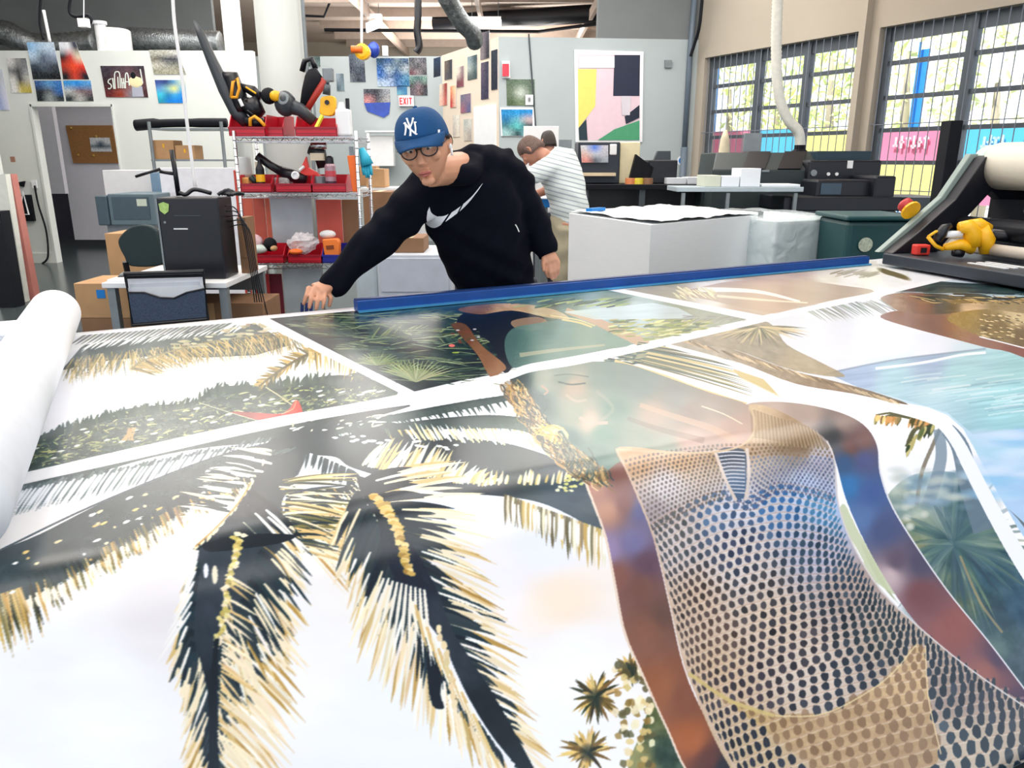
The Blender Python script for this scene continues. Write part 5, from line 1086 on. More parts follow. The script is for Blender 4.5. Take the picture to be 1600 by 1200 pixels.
# --- big work table under the print
def quadST(s0, s1, t0, t1): return [E0 + EE * s + EN * t for s, t in ((s0, t0), (s1, t0), (s1, t1), (s0, t1))]
wt = thing('work_table', 'large flat white-topped work table carrying the beach print', 'table', tuple(E0 + EE * 1.8 - EN * 0.9)[:2] + (0,))
def slab(pts, z0, z1, mb=None): return (mb or MB()).prism([(p.x, p.y, z0) for p in pts], (0, 0, z1 - z0))
_tp = [E0 + EE * s + EN * t for s, t in ((-1.3, q_far(-1.3) - .012), (S1, q_far(S1) - .012), (S1, -RB * PHI * .5 - .01), (-1.3, -RB * PHI * .5 - .01))]
slab(_tp, ZT - 0.05, ZT - 0.001).build('table_top', m_white, wt)
slab(quadST(-1.2, S1, Q0 + .36, -.2), ZT - .16, ZT - .05).build('apron', m_dgrey, wt)
for s in (-1.1, 1.3, S1 - .1):
    for t in (Q0 + .5, -.35):
        p = E0 + EE * s + EN * t; MB().bx(p.x - .04, p.x + .04, p.y - .04, p.y + .04, 0, ZT - .16).build('leg', m_dgrey, wt)
# --- paper roll at the left end
def sl(s, q, z): p = E0 + EE * s + EN * q; return Vector((p.x, p.y, z))
rl = thing('paper_roll', 'thick white roll of print paper lying along the left end of the table', 'paper roll', tuple(sl(-.1, -1.0, ZT)))
rr = 0.07
MB().tube([sl(-.058, -1.63, ZT + rr + .004), sl(-.058, -1.62, ZT + rr + .004), sl(-.058, -.1, ZT + rr + .004)], [rr * .96, rr, rr], 40).build('roll', m_paper, rl, smooth=True)
MB().tube([sl(-.058, -1.645, ZT + rr + .004), sl(-.058, -1.62, ZT + rr + .004)], [rr * .80, rr * .95], 30).build('outer_turn', m_paper, rl, smooth=True)
# loose sheets at its left
for i, (px, py, rz, w, h, lab) in enumerate([(0, 512, .55, .30, .22, 'lowest white leaflet stack on the table left of the paper roll'), (8, 502, .62, .28, .21, 'middle leaflet stack with grey photos on the table left of the roll'), (22, 496, .5, .2, .16, 'topmost small white card leaning on the leaflets left of the roll')]):
    c = G(px, py + 16, ZT + .006 + .018 * i)
    M = Matrix.Rotation(rz, 3, 'Z'); o = one('leaflet_stack', MB().box((c.x - .02, c.y, ZT + .008 + .0165 * i), (w, h, .016), M=M), m_paper, lab, 'leaflets', 'leaflets left of the roll', bevel=.001)
    if i == 1:
        gp = gridprint([Vector((c.x - .02, c.y, 0)) + M @ Vector((a * w * .42, b * h * .42, ZT + .0335)) for a, b in ((-1, 1), (1, 1), (1, -1), (-1, -1))], [[(226, 226, 230), (200, 190, 196), (226, 226, 230)], [(190, 190, 196), (226, 226, 230), (150, 140, 146)]], .08, seed=70, nm='printed_page', thick=.0006); gp.parent = o
# --- blue straightedge along the far edge
a0, a1 = G(561, 489, ZT + .004), G(1361, 414, ZT + .004); dB = (a1 - a0).normalized(); nB = Vector((-dB.y, dB.x, 0))
rb_ = thing('cutting_rail', 'long blue metal cutting rail lying along the far edge of the table', 'straightedge', tuple(a0)[:2] + (ZT + .004,))
L_ = (a1 - a0).length
def alongbar(s0, s1, n0, n1, z0, z1): return MB().prism([a0 + dB * s0 + nB * n0 + Vector((0, 0, z0)), a0 + dB * s1 + nB * n0 + Vector((0, 0, z0)), a0 + dB * s1 + nB * n1 + Vector((0, 0, z0)), a0 + dB * s0 + nB * n1 + Vector((0, 0, z0))], (0, 0, z1 - z0))
alongbar(0, L_, 0.012, .06, .0, .040).build('rail_body', m_blue, rb_, bevel=.003)
alongbar(0, L_, -.004, .012, .0, .007).build('cutting_lip', mat('light_blue_metal', (70, 150, 200), .3, .3), rb_)
alongbar(0, L_, .022, .05, .040, .044).build('top_groove', mat('dark_blue_metal', (6, 44, 100), .4), rb_)
for s in (.12, L_ * .5, L_ - .1): MB().lathe(a0 + dB * s + nB * .018 + Vector((0, 0, .0065)), [(.005, 0), (.005, .004)], 10).build('rivet', m_chrome, rb_)

# --- big stacks of white board behind the table
ZK = 1.05
k0, k1, k2 = G(889, 333, ZK), G(1017, 351, ZK), G(1183, 336, ZK); e1 = k1 - k0; e2 = k2 - k1
k3 = k0 + e2
st = thing('board_stack', 'big stack of plain white boards behind the table, its left corner uncovered', 'board stack', ((k0.x + k2.x) / 2, (k0.y + k2.y) / 2, 0))
MB().prism([(p.x, p.y, .14) for p in (k0, k1, k2, k3)], (0, 0, ZK - .14)).build('boards', mat('white_foam_board', (232, 236, 238), .6, var=.05, scale=40, stretch=(.2, .2, 30)), st, bevel=.003)
def plank(a, b, w, z0, z1): d = (b - a).normalized(); n = Vector((-d.y, d.x, 0)) * w / 2; return MB().prism([(p.x, p.y, z0) for p in (a - n, b - n, b + n, a + n)], (0, 0, z1 - z0))
m_wood = mat('pallet_wood', (170, 136, 96), .8, var=.15)
for f in (.1, .5, .9): plank(k0 + e2 * f, k1 + e2 * f, .12, 0, .14).build('pallet_bearer', m_wood, st)
ex = k1 + e2 * 1.08; e2n = e2.normalized()
j1 = G(1214, 341, ZK); j2 = G(1328, 336, ZK); j0 = j1 - e1 * .85; j3 = j2 - e1 * .85
s2_ = thing('board_stack', 'stack of white boards under crinkled clear plastic sheet, right of the bare stack', 'board stack', ((j0.x + j2.x) / 2, (j0.y + j2.y) / 2, 0))
MB().prism([(p.x, p.y, .14) for p in (j0, j1, j2, j3)], (0, 0, ZK - .165)).build('boards', mat('green_white_board', (206, 220, 220), .6, var=.05, scale=40, stretch=(.2, .2, 30)), s2_)
for f in (.15, .85): plank(j0 + (j3 - j0) * f, j1 + (j3 - j0) * f, .12, 0, .14).build('pallet_bearer', m_wood, s2_)
m_film = bpy.data.materials.new('clear_plastic_film'); m_film.use_nodes = True
_n = m_film.node_tree.nodes; _l = m_film.node_tree.links; _b = _n['Principled BSDF']; _b.inputs['Base Color'].default_value = (.86, .92, .95, 1); _b.inputs['Roughness'].default_value = .22; _b.inputs['Alpha'].default_value = .36
_no = _n.new('ShaderNodeTexNoise'); _no.inputs['Scale'].default_value = 4; _no.inputs['Distortion'].default_value = 1.2; _bp = _n.new('ShaderNodeBump'); _bp.inputs['Strength'].default_value = .8; _bp.inputs['Distance'].default_value = .06
_tc = _n.new('ShaderNodeTexCoord'); _l.new(_tc.outputs['Object'], _no.inputs['Vector']); _l.new(_no.outputs['Fac'], _bp.inputs['Height']); _l.new(_bp.outputs[0], _b.inputs['Normal'])
def drape(name, q0, q1_, q2, q3, z, drop, parent, seed, grow=.012):
    rs = np.random.RandomState(seed); ph = rs.rand(8) * 6
    c = (q0 + q2) / 2
    def edge(t):
        P = [q0, q1_, q2, q3]; k = int(t * 4) % 4; f = t * 4 - int(t * 4); p = P[k] * (1 - f) + P[(k + 1) % 4] * f; return p
    mb = MB(); rings = []
    for (sc, dz) in [(0.02, .02), (.35, .014), (.7, .012), (.96, .012), (1.0, .008), (1.012, -.03), (1.015, -.15), (1.02, -.3), (1.02, -drop)]:
        ring = []
        for i in range(96):
            t = i / 96; p = edge(t); d = p - c; w = .006 * math.sin(t * 60 + ph[0]) + .006 * math.sin(t * 37 + ph[1] + dz * 20)
            ring.append(Vector((c.x + d.x * (sc + (w if sc > 1 else 0)), c.y + d.y * (sc + (w if sc > 1 else 0)), z + dz + abs(.010 * math.sin(t * 25 + sc * 9 + ph[2])) * (1 if dz > 0 else 0) + (.02 * math.sin(t * 31 + ph[3]) if dz < -.25 else 0))))
        rings.append(ring)
    mb.loft(rings, caps=False); return mb.build(name, m_film, parent, smooth=True)
_z = Vector((0, 0, 0)); f0 = lambda p: Vector((p.x, p.y, 0))
drape('plastic_cover', f0(j0), f0(j1), f0(j2), f0(j3), ZK - .02, .8, s2_, 3)
m_film2 = m_film
mb = MB(); 
def topfilm(u, v): p = k0 + e1 * (.0 + v) * 1.0 + e2 * (.02 + u * .98); return Vector((p.x, p.y, ZK + .006 + .012 * abs(math.sin(u * 9 + v * 5)) + .008 * abs(math.sin(u * 23 - v * 11))))
mb.sheet(topfilm, 30, 14); mb.build('plastic_cover', mat('loose_white_wrap', (240, 242, 244), .35, bump=.4, bscale=7), st, smooth=True, fix=False)
strap = MB(); p = k1 + e2 * 1.01; q_ = p + e2n * .045
strap.prism([(p.x, p.y, .0), (q_.x, q_.y, .0), (q_.x + .03, q_.y + .05, .0), (p.x + .03, p.y + .05, .0)], (0, 0, ZK + .02)); strap.prism([(p.x, p.y, ZK + .02), (q_.x, q_.y, ZK + .02), (q_.x - e1.x * .3, q_.y - e1.y * .3, ZK + .02), (p.x - e1.x * .3, p.y - e1.y * .3, ZK + .02)], (0, 0, .008))
one('corner_post', strap, mat('grey_corner_board', (140, 146, 148), .6), 'grey upright corner board between the bare and the plastic-covered stacks', 'corner board')
p = k0 + e1 * .28 + e2 * .05; M = Matrix.Rotation(math.atan2(e2.y, e2.x) + .1, 3, 'Z')
one('blue_label_tape', MB().box((p.x + .02, p.y + .12, ZK + .034), (.17, .05, .022), M=M), mat('label_blue', (0, 120, 200), .5), 'small bright blue block lying on the bare white board stack', 'block')
# green tub/cart behind the stacks
gt = thing('storage_tub', 'dark green tub with a round white badge between the covered stack and the roll machine', 'tub', tuple(G(1390, 360, 0.9))[:2] + (0,))
B = FB(1322, 1425, 345, 420, 4.9, .5)
MB().bx(B[0], B[1], B[2], B[3], 0, B[5]).build('body', mat('dark_green_plastic', (24, 70, 74), .45), gt, bevel=.03)
MB().bx(B[0] - .02, B[1] + .02, B[2] - .02, B[3] + .02, B[5], B[5] + .03).build('rim', mat('dark_green_plastic'  , (24, 70, 74)), gt, bevel=.01)
MB().lathe((W(1351, 382, 4.9).x, 4.895, W(1351, 382, 4.9).z), [(.035, 0), (.045, .008)], 18, (0, -1, 0)).build('round_badge', mat('pale_badge', (190, 200, 180), .5, var=.3, scale=60), gt)
# --- roll machine on the right
ZM = 0.97
c0, c1 = G(1384, 396, ZM), G(1640, 436, ZM); mz = thing('roll_laminator', 'dark wide-format roll machine with a cream roll across its top, right of the table', 'printing machine', tuple((c0 + c1) / 2)[:2] + (0,))
dm = (c1 - c0).normalized(); nm_ = Vector((-dm.y, dm.x, 0));  nm_ = nm_ if nm_.y > 0 else -nm_
Lm = (c1 - c0).length + 1.2
def mq(s0, s1, n0, n1, z0, z1, mb=None): 
    P = [c0 + dm * s0 + nm_ * n0, c0 + dm * s1 + nm_ * n0, c0 + dm * s1 + nm_ * n1, c0 + dm * s0 + nm_ * n1]; return (mb or MB()).prism([(p.x, p.y, z0) for p in P], (0, 0, z1 - z0))
m_bed = mat('dark_bed_metal', (54, 60, 68), .4, .2)
mq(-.02, Lm, 0, .62, ZM - .055, ZM).build('bed', m_bed, mz, bevel=.006)
mq(.3, Lm, .42, .6, ZM - .22, ZM - .055).build('bed_front', mat('navy_black_metal', (10, 12, 26), .5), mz)
for s in (.1, Lm - .2): mq(s + .25, s + .35, .45, .6, 0, ZM - .22).build('leg', m_dgrey, mz)
# side cheek (left end): slanted profile up to the roll
def mp(s, n, z): p = c0 + dm * s + nm_ * n; return Vector((p.x, p.y, z))
prof_ = [(.02, ZM), (.16, ZM + .10), (.36, ZM + .26), (.50, ZM + .46), (.60, ZM + .50), (.80, ZM + .46), (.86, ZM + .2), (.86, ZM), (.76, ZM), (.72, ZM + .22), (.58, ZM + .30), (.42, ZM + .14), (.30, ZM)]
MB().prism([mp(-.05, n, z) for n, z in prof_], dm * .07).build('side_cheek', mat('black_side_panel', (18, 20, 30), .4), mz, bevel=.006)
trim_ = [(.0, ZM), (.14, ZM + .11), (.34, ZM + .27), (.48, ZM + .48), (.53, ZM + .48), (.39, ZM + .26), (.18, ZM + .09), (.06, ZM)]
MB().prism([mp(-.085, n, z) for n, z in trim_], dm * .035).build('cheek_trim', mat('sage_grey_trim', (140, 156, 150), .45), mz, bevel=.004)
MB().tube([mp(.0, .62, ZM + .42), mp(Lm, .62, ZM + .42)], .115, 28).build('cream_roll', mat('cream_roll_media', (226, 222, 206), .5, var=.02), mz, smooth=True)
MB().tube([mp(-.075, .62, ZM + .42), mp(.01, .62, ZM + .42)], .105, 24).build('roll_end_cap', mat('pale_green_cap', (186, 204, 196), .5), mz, smooth=True)
mq(0, Lm, .60, .9, ZM, ZM + .26).build('inner_housing', m_black, mz)
MB().tube([mp(.0, .42, ZM + .13), mp(Lm, .42, ZM + .13)], .05, 18).build('pressure_roller', mat('black_rubber_roller', (28, 30, 36), .3), mz, smooth=True)
MB().tube([mp(.3, .5, ZM + .22), mp(Lm, .5, ZM + .22)], .016, 10).build('steel_rod', m_chrome, mz, smooth=True)
MB().tube([mp(.1, .30, ZM + .045), mp(Lm, .30, ZM + .045)], .028, 14).build('guide_roller', mat('cream_roller', (206, 200, 190), .4), mz, smooth=True)
mq(.0, Lm, .74, .80, ZM, ZM + .40).build('back_plate', m_black, mz)
mq(.6, Lm, .52, .56, ZM + .2, ZM + .25).build('grey_guide', m_grey, mz)
for i in range(3): mq(.42 + .0 * i, .62, .08 + .05 * i, .1 + .05 * i, ZM, ZM + .004).build('bed_slot', m_white, mz)
eb = MB().lathe(mp(-.09, .2, ZM + .2), [(.03, 0), (.03, .03), (.02, .035), (.038, .04), (.038, .06)], 14, -dm + Vector((0, 0, .6))); eb.build('stop_button', mat('stop_red', (190, 60, 60), .4), mz, smooth=True)
MB().lathe(mp(-.088, .2, ZM + .2), [(.05, 0), (.05, .012)], 14, -dm + Vector((0, 0, .6))).build('button_ring', m_yel, mz)
# black monitor post behind it
bxb('support_post', 1478, 1497, 188, 300, 5.2, .12, m_blackm, 'tall black post standing behind the cream roll at the nearer window', 'post', z0=0)
# yellow clamp tool and red gadget
tl = G(1545, 405, ZM); 
def P2(px, py, z): return G(px, py, z)
yt = thing('power_tool', 'yellow and black power tool lying on the bed of the roll machine', 'power tool', (tl.x, tl.y, ZM))
Yt = tl.y
def T(px, py, dy=0): return W(px, py, Yt + dy)
base = W(1528, 398, Yt).z - ZM - .012
def T2(px, py, dy=0): v = W(px, py, Yt + dy); return Vector((v.x, v.y, max(v.z, ZM + .012)))
mb = MB(); mb.tube([T2(1500, 356), T2(1512, 354), T2(1520, 364), T2(1520, 385)], [.028, .036, .042, .036], 12).tube([T2(1512, 354, .01), T2(1530, 352, .01), T2(1547, 357, .01)], [.03, .034, .02], 10)
mb.tube([T2(1532, 356), T2(1541, 376), T2(1540, 396)], [.035, .04, .026], 10).tube([T2(1476, 386), T2(1500, 382), T2(1520, 388)], [.016, .026, .03], 10)
mb.build('yellow_body', m_yel, yt, smooth=True)
MB().tube([T2(1450, 370), T2(1462, 384), T2(1474, 390)], .009, 8).tube([T2(1450, 370), T2(1462, 362), T2(1470, 362)], .007, 8).build('yellow_frame', m_yel, yt, smooth=True)
MB().tube([T2(1464, 376), T2(1470, 366), T2(1476, 356), T2(1486, 352)], [.02, .026, .022, .012], 8).tube([T2(1490, 394), T2(1504, 396)], .02, 8).build('black_grip', m_black, yt, smooth=True)
MB().tube([T2(1548, 366, .03), T2(1600, 372, .05)], [.026, .03], 10).build('black_barrel', m_black, yt, smooth=True)
MB().tube([T2(1478, 366), T2(1502, 366)], .016, 10).build('white_collar', m_white, yt, smooth=True)
rg = mp(.13, .10, ZM);  t = thing('laser_level', 'small red and black gadget lying on the bed left of the yellow tool', 'gadget', (rg.x, rg.y, ZM))
MB().box((rg.x, rg.y + .02, ZM + .028), (.07, .05, .05)).build('body', mat('bright_red_plastic', (226, 60, 50), .4), t, bevel=.006); MB().box((rg.x, rg.y - .008, ZM + .028), (.026, .01, .024)).build('window', m_black, t)

# --- flat-bed printer at the far windows
fp = thing('flatbed_printer', 'long low dark grey flatbed printer standing in front of the farther window', 'printing machine', tuple(W(1230, 280, 8))[:2] + (0,))
Yf = 7.6
B = FB(1118, 1372, 238, 300, Yf, .9); m_fp = mat('charcoal_machine', (40, 52, 54), .5, var=.05); m_fpd = mat('near_black_machine', (16, 20, 30), .4)
MB().prism([(B[0] - .03, Yf, .45), (B[0] - .03, Yf, B[5] - .16), (B[0] + .06, Yf + .25, B[5]), (B[0] + .06, Yf + .9, B[5]), (B[0] - .03, Yf + .9, .45)], (W(1284, 270, Yf).x - B[0] + .03, 0, 0)).build('left_housing', m_fp, fp, bevel=.01)
C = FB(1262, 1376, 250, 300, Yf - .08, .9); MB().bx(C[0], C[1], C[2], C[3], .5, C[5]).build('right_housing', m_fpd, fp, bevel=.02)
D = FB(1275, 1362, 236, 250, Yf + .1, .6); MB().bx(D[0], D[1], D[2], D[3], D[4] - .02, D[5]).build('top_cover', mat('blue_black_cover', (24, 52, 66), .4), fp, bevel=.01)
for (xa, xb) in ((1160, 1196), (1216, 1252)):
    pts = []
    for x, y in ((xa + 10, 239), (xb + 8, 239), (xb, 250), (xa, 250)):
        f = (y - 239) / 11; pts.append(Vector((W(x, y, Yf + .25 * (1 - f)).x, Yf - .004 + .25 * (1 - f), B[5] - .16 * f + .006)))
    MB().prism(pts, (0, -.004, .006)).build('inspection_window', m_black, fp)
MB().lathe((W(1266, 270, Yf).x, Yf - .085, W(1266, 270, Yf).z), [(.03, 0), (.03, .01)], 14, (0, -1, 0)).build('badge', m_grey, fp)
for x in (1294, 1307): MB().lathe((W(x, 272, Yf - .08).x, Yf - .08, W(x, 272, Yf - .08).z), [(.016, 0), (.016, .012)], 10, (0, -1, 0)).build('knob', m_white, fp)
MB().box((W(1328, 257, Yf - .08).x, Yf - .085, W(1328, 257, Yf - .08).z), (.05, .01, .07)).build('label', m_white, fp)
MB().box((W(1196, 267, Yf).x, Yf - .005, W(1196, 267, Yf).z), (.07, .01, .02)).build('nameplate', m_grey, fp)
E_ = FB(1225, 1400, 308, 330, 6.9, .7); MB().bx(E_[0], E_[1] + .1, E_[2], E_[3], E_[4], E_[5]).build('bed_slab', m_fpd, fp, bevel=.01)
MB().bx(E_[0] + .1, E_[1], E_[2] - .02, E_[3] - .1, E_[4] - .12, E_[4]).build('front_rail', m_dgrey, fp)
MB().bx(E_[0] + .15, E_[1], E_[2], E_[2] + .1, 0, E_[4] - .1).build('undercarriage', m_blackm, fp)
F_ = FB(1275, 1366, 281, 309, 7.1, .4); MB().bx(F_[0], F_[1], F_[2], F_[3], F_[4], F_[5]).build('carriage', m_fpd, fp, bevel=.02)
MB().bx(F_[0] + .04, F_[1] - .3, F_[2] - .01, F_[2], F_[4] + .03, F_[5] - .03).build('carriage_window', mat('smoked_window', (30, 60, 80), .15), fp)
MB().bx(W(1366, 290, 7.0).x, W(1400, 290, 7.0).x, 7.0, 7.5, .6, W(1380, 275, 7).z).build('end_block', m_fpd, fp, bevel=.02)
MB().bx(B[0] + .1, C[1] - .1, Yf + .1, Yf + .8, 0, .46).build('base', m_blackm, fp)
MB().bx(W(1400, 310, 7.0).x, W(1478, 310, 7.0).x, 6.9, 7.6, W(1430, 318, 7).z - .05, W(1430, 308, 7).z - .0).bx(W(1470, 310, 7).x - .1, W(1470, 310, 7).x, 7.2, 7.3, 0, W(1430, 318, 7).z - .05).build('side_tray', m_dgrey, fp)
bxb('display_screen', 1163, 1190, 208, 238, Yf + .5, .05, m_grey, 'small grey screen standing on the flatbed printer under the farther window', 'screen')
bxb('orange_traffic_cone', 1124, 1142, 205, 245, 9.6, .1, mat('muted_tan', (200, 180, 150), .7), 'tan rolled item standing at the far end of the farther window', 'roll', z0=0) if False else one('paper_tube', MB().lathe((W(1131, 240, 9.3).x, 9.3, 0), [(.10, 0), (.09, 1.2), (.05, W(1131, 203, 9.3).z - .1), (.02, W(1131, 203, 9.3).z)], 12), mat('muted_tan', (206, 196, 170), .7), 'tan cone-topped paper tube standing at the far end of the farther window', 'tube', smooth=True)
# hanging white extraction hose
m_hose = mat('white_hose', (226, 226, 216), .5, var=.06, scale=30)
def hose(pts, r, ridge=.12, step=.02, seg=12):
    P = arc(pts, 20); out = []; rad = []; s = 0
    for i, p in enumerate(P):
        if i: s += (P[i] - P[i - 1]).length
        rad.append(r * (1 + ridge * (i % 2)))
    return MB().tube(P, rad, seg)
Yh = 8.1
one('extraction_hose', hose([W(1216, -60, Yh), W(1215, 0, Yh), W(1213, 60, Yh), W(1214, 120, Yh), W(1220, 160, Yh), W(1232, 188, Yh), W(1247, 205, Yh), W(1250, 222, Yh), W(1249, 236, Yh)], .048), m_hose, 'white ribbed extraction hose hanging in front of the farther window', 'hose', smooth=True)
one('hose_socket', MB().lathe((W(1249, 238, Yh).x, Yh, W(1249, 238, Yh).z - .05), [(.08, 0), (.08, .06), (.055, .08), (.055, .12)], 14), m_blackm, 'black round socket under the end of the white hose', 'socket')
one('drain_pipe', MB().tube([wR.pt(-.0, 0, .14), wR.pt(0, 1.6, .14)], .05, 10).tube([wR.pt(0, 1.6, .14), wR.pt(0, 2.9, .14), wR.pt(.0, ZC, .1)], .04, 10), mat('blue_grey_pipe', (96, 110, 124), .5), 'thin blue-grey pipe running up the corner at the farther window', 'pipe', smooth=True)
one('hanging_cable', MB().tube(arc([wP.at(1098, -10, .3), wP.at(1093, 40, .3), wP.at(1086, 66, .2), wP.at(1079, 88, .15)], 6), .022, 6), m_blackm, 'black cable dangling in the corner left of the farther window', 'cable', smooth=True)
# --- grey table with paper stacks in front of the printer
zt2 = .93; g0, g1 = G(1052, 300, zt2), G(1250, 300, zt2)
Yg = 6.9
tb = thing('side_table', 'grey-topped table with paper stacks in front of the flatbed printer', 'table', (W(1150, 290, Yg).x, Yg, 0)); B = FB(1056, 1252, 292, 299, Yg, .4); ztb = B[5]
MB().bx(B[0], B[1], Yg - .06, Yg + .4, ztb - .04, ztb).build('table_top', mat('grey_laminate', (170, 184, 192), .4), tb, bevel=.004)
for x in (B[0] + .06, (B[0] + B[1]) / 2 - .1, B[1] - .06):
    MB().bx(x - .015, x + .015, Yg - .05, Yg - .02, 0, ztb - .05).build('leg', m_grey, tb)
m_stk = mat('paper_stack', (226, 232, 238), .6, var=.06, scale=30, stretch=(.3, .3, 40))
def stack(x0, x1, y0, d, label, Yo=0.0, zb=None, m=None, Y=Yg):
    B = FB(x0, x1, y0, 299, Y + Yo, d); return one('paper_stack', MB().bx(B[0], B[1], B[2], B[3], zb if zb is not None else ztb + .001, max(B[5], (zb or ztb) + .02)), m or m_stk, label, 'paper stack', 'paper stacks beside the flatbed printer', bevel=.003)
stack(1101, 1126, 274, .3, 'low green-tinged paper stack at the left end of the grey table', m=mat('greenish_paper', (200, 206, 190), .6))
stack(1127, 1155, 275, .3, 'paper stack in the middle of the grey table, left of the tallest')
stack(1157, 1188, 263, .3, 'tallest paper stack on the grey table')
stack(1190, 1250, 288, .3, 'single thin pile of sheets at the right end of the grey table')
# --- black work bench further left, with printers
bn = thing('work_bench', 'long black work bench behind the board stack, below the colour panel', 'bench', (W(1000, 300, 8.2).x, 8.2, 0)); B = FB(905, 1100, 288, 296, 8.2, .8)
MB().bx(B[0], B[1] + .1, 8.1, 9.0, B[5] - .05, B[5]).build('bench_top', m_blackm, bn, bevel=.004); zbn = B[5]
MB().bx(B[0] + .05, B[1], 8.5, 8.95, .1, B[5] - .05).build('cupboard', m_fpd, bn)
for x in (B[0] + .06, (B[0] + B[1]) / 2, B[1]): MB().bx(x - .03, x + .03, 8.14, 8.2, 0, B[5] - .05).build('leg', m_dgrey, bn)
def onbench(x0, x1, y0, Y, d, name, m, label, cat, grp=None, bev=.008): B = FB(x0, x1, y0, 296, Y, d); return one(name, MB().bx(B[0], B[1], B[2], B[3], zbn + .001, B[5]), m, label, cat, grp, bevel=bev)
stack(1042, 1072, 278, .3, 'low paper stack at the right end of the black bench, left of another', Yo=1.35, zb=zbn + .001); stack(1074, 1108, 277, .3, 'low pale paper stack at the very right end of the black bench', Yo=1.35, zb=zbn + .001)
lp_ = thing('large_printer', 'tall black printer with a colourful control screen under the colour panel', 'printer', (W(935, 260, 8.4).x, 8.4, 0)); B = FB(903, 968, 222, 292, 8.4, .5)
MB().bx(B[0], B[1], 8.4, 8.9, zbn + .001, B[5]).build('body', mat('blue_black_machine', (24, 34, 48), .4), lp_, bevel=.01)
o = gridprint([W(x, y, 8.37) for x, y in ((907, 227), (950, 227), (950, 254), (909, 254))], [[(216, 216, 220), (90, 140, 240), (206, 206, 216)], [(226, 190, 180), (200, 206, 220), (196, 196, 206)], [(226, 150, 140), (90, 100, 110), (160, 170, 180)]], .08, seed=81, nm='control_screen', thick=.02); o.parent = lp_; o.matrix_parent_inverse = Matrix.Translation(-Vector(lp_.location))
MB().bx(W(906, 270, 8.3).x, W(962, 270, 8.3).x, 8.28, 8.4, W(930, 275, 8.3).z, W(930, 270, 8.3).z).build('output_lip', mat('cream_lip', (226, 206, 170), .5), lp_)
MB().bx(W(953, 230, 8.37).x, W(964, 230, 8.37).x, 8.37, 8.4, W(958, 242, 8.37).z, W(958, 225, 8.37).z).build('side_buttons', m_white, lp_, bevel=.01)
onbench(968, 999, 222, 8.5, .3, 'cream_cabinet', mat('cream_plastic', (236, 226, 186), .5), 'cream upright cabinet between the two black printers on the bench', 'cabinet')
dp = thing('desktop_printer', 'black desktop printer with a slanted open tray at the right end of the bench', 'printer', (W(1030, 270, 8.4).x, 8.4, 0)); B = FB(1014, 1058, 250, 292, 8.4, .4)
MB().bx(B[0], B[1], 8.4, 8.8, zbn + .001, B[5]).build('body', m_black, dp, bevel=.01)
MB().prism([Vector((W(994, 0, 8.4).x, 8.4, zbn + .001)), Vector((B[0], 8.4, zbn + .001)), Vector((B[0] + .05, 8.4, W(1018, 262, 8.4).z)), Vector((W(994, 241, 8.4).x, 8.4, W(994, 241, 8.4).z))], (0, .3, 0)).build('slanted_tray', m_blackm, dp)
MB().prism([W(x, y, 8.6) for x, y in ((1022, 250), (1048, 250), (1048, 236), (1028, 236))], (0, .08, 0)).build('paper_guide', m_dgrey, dp)
b = W(1065, 251, 9.4); o = thing('round_sticker', 'round blue and white sticker low on the back wall by the corner', 'sticker', tuple(wP.at(1065, 251, .01)))
M3 = wP.n; MB().lathe(wP.at(1065, 251, .005), [(.07, 0), (.07, .004)], 20, M3).build('white_disc', m_white, o); MB().lathe(wP.at(1065, 251, .01), [(.045, 0), (.045, .004)], 20, M3).build('blue_disc', mat('label_blue', (0, 120, 200)), o)
for i, (x, y, c, l) in enumerate([(985, 282, (226, 140, 90), 'orange-brown lump among small goods on the black bench'), (997, 281, (240, 220, 70), 'bright yellow lump among small goods on the black bench'), (1012, 280, (150, 110, 80), 'brown lump among small goods on the black bench, rightmost')]):
    p = W(x, y, 8.25); one('tape_roll', MB().lathe((p.x, 8.25, zbn + .001), [(.02, .0), (.055, .0), (.055, .06), (.02, .06)], 14), mat('tape_%d' % i, c, .5), l.replace('lump', 'tape roll'), 'tape roll', 'small goods on the black bench', smooth=False)
# --- laptop / white board monitor behind the second man
bxb('white_display', 818, 873, 197, 250, 9.6, .04, m_white, 'white display board standing behind the man in the striped shirt', 'display board', z0=0)
bxb('grey_display', 873, 893, 218, 262, 9.7, .04, m_grey, 'grey monitor edge right of the white display board', 'monitor', z0=0)
ds = thing('cutting_desk', 'white desk with a blue front edge that the man in the striped shirt leans on', 'desk', (W(850, 320, 6.6).x, 6.6, 0)); B = FB(770, 860, 306, 318, 6.5, 1.6)
MB().bx(B[0], B[1], 6.5, 7.9, B[4], B[5] - .02).build('desk_top', m_white, ds); MB().bx(B[0], B[1], 6.47, 6.5, B[4] - .03, B[4] + .035).build('blue_edge', mat('label_blue', (0, 120, 200)), ds)
for x in (B[0] + .05, B[1] - .05):
    for y in (6.55, 7.85): MB().bx(x - .03, x + .03, y - .03, y + .03, 0, B[4]).build('leg', m_grey, ds)
zds = B[5] - .02
one('paper_sheet', MB().bx(B[0] + .05, B[0] + .4, 6.55, 6.9, zds + .001, zds + .01), m_paper, 'white papers on the desk in front of the man in the striped shirt', 'papers')
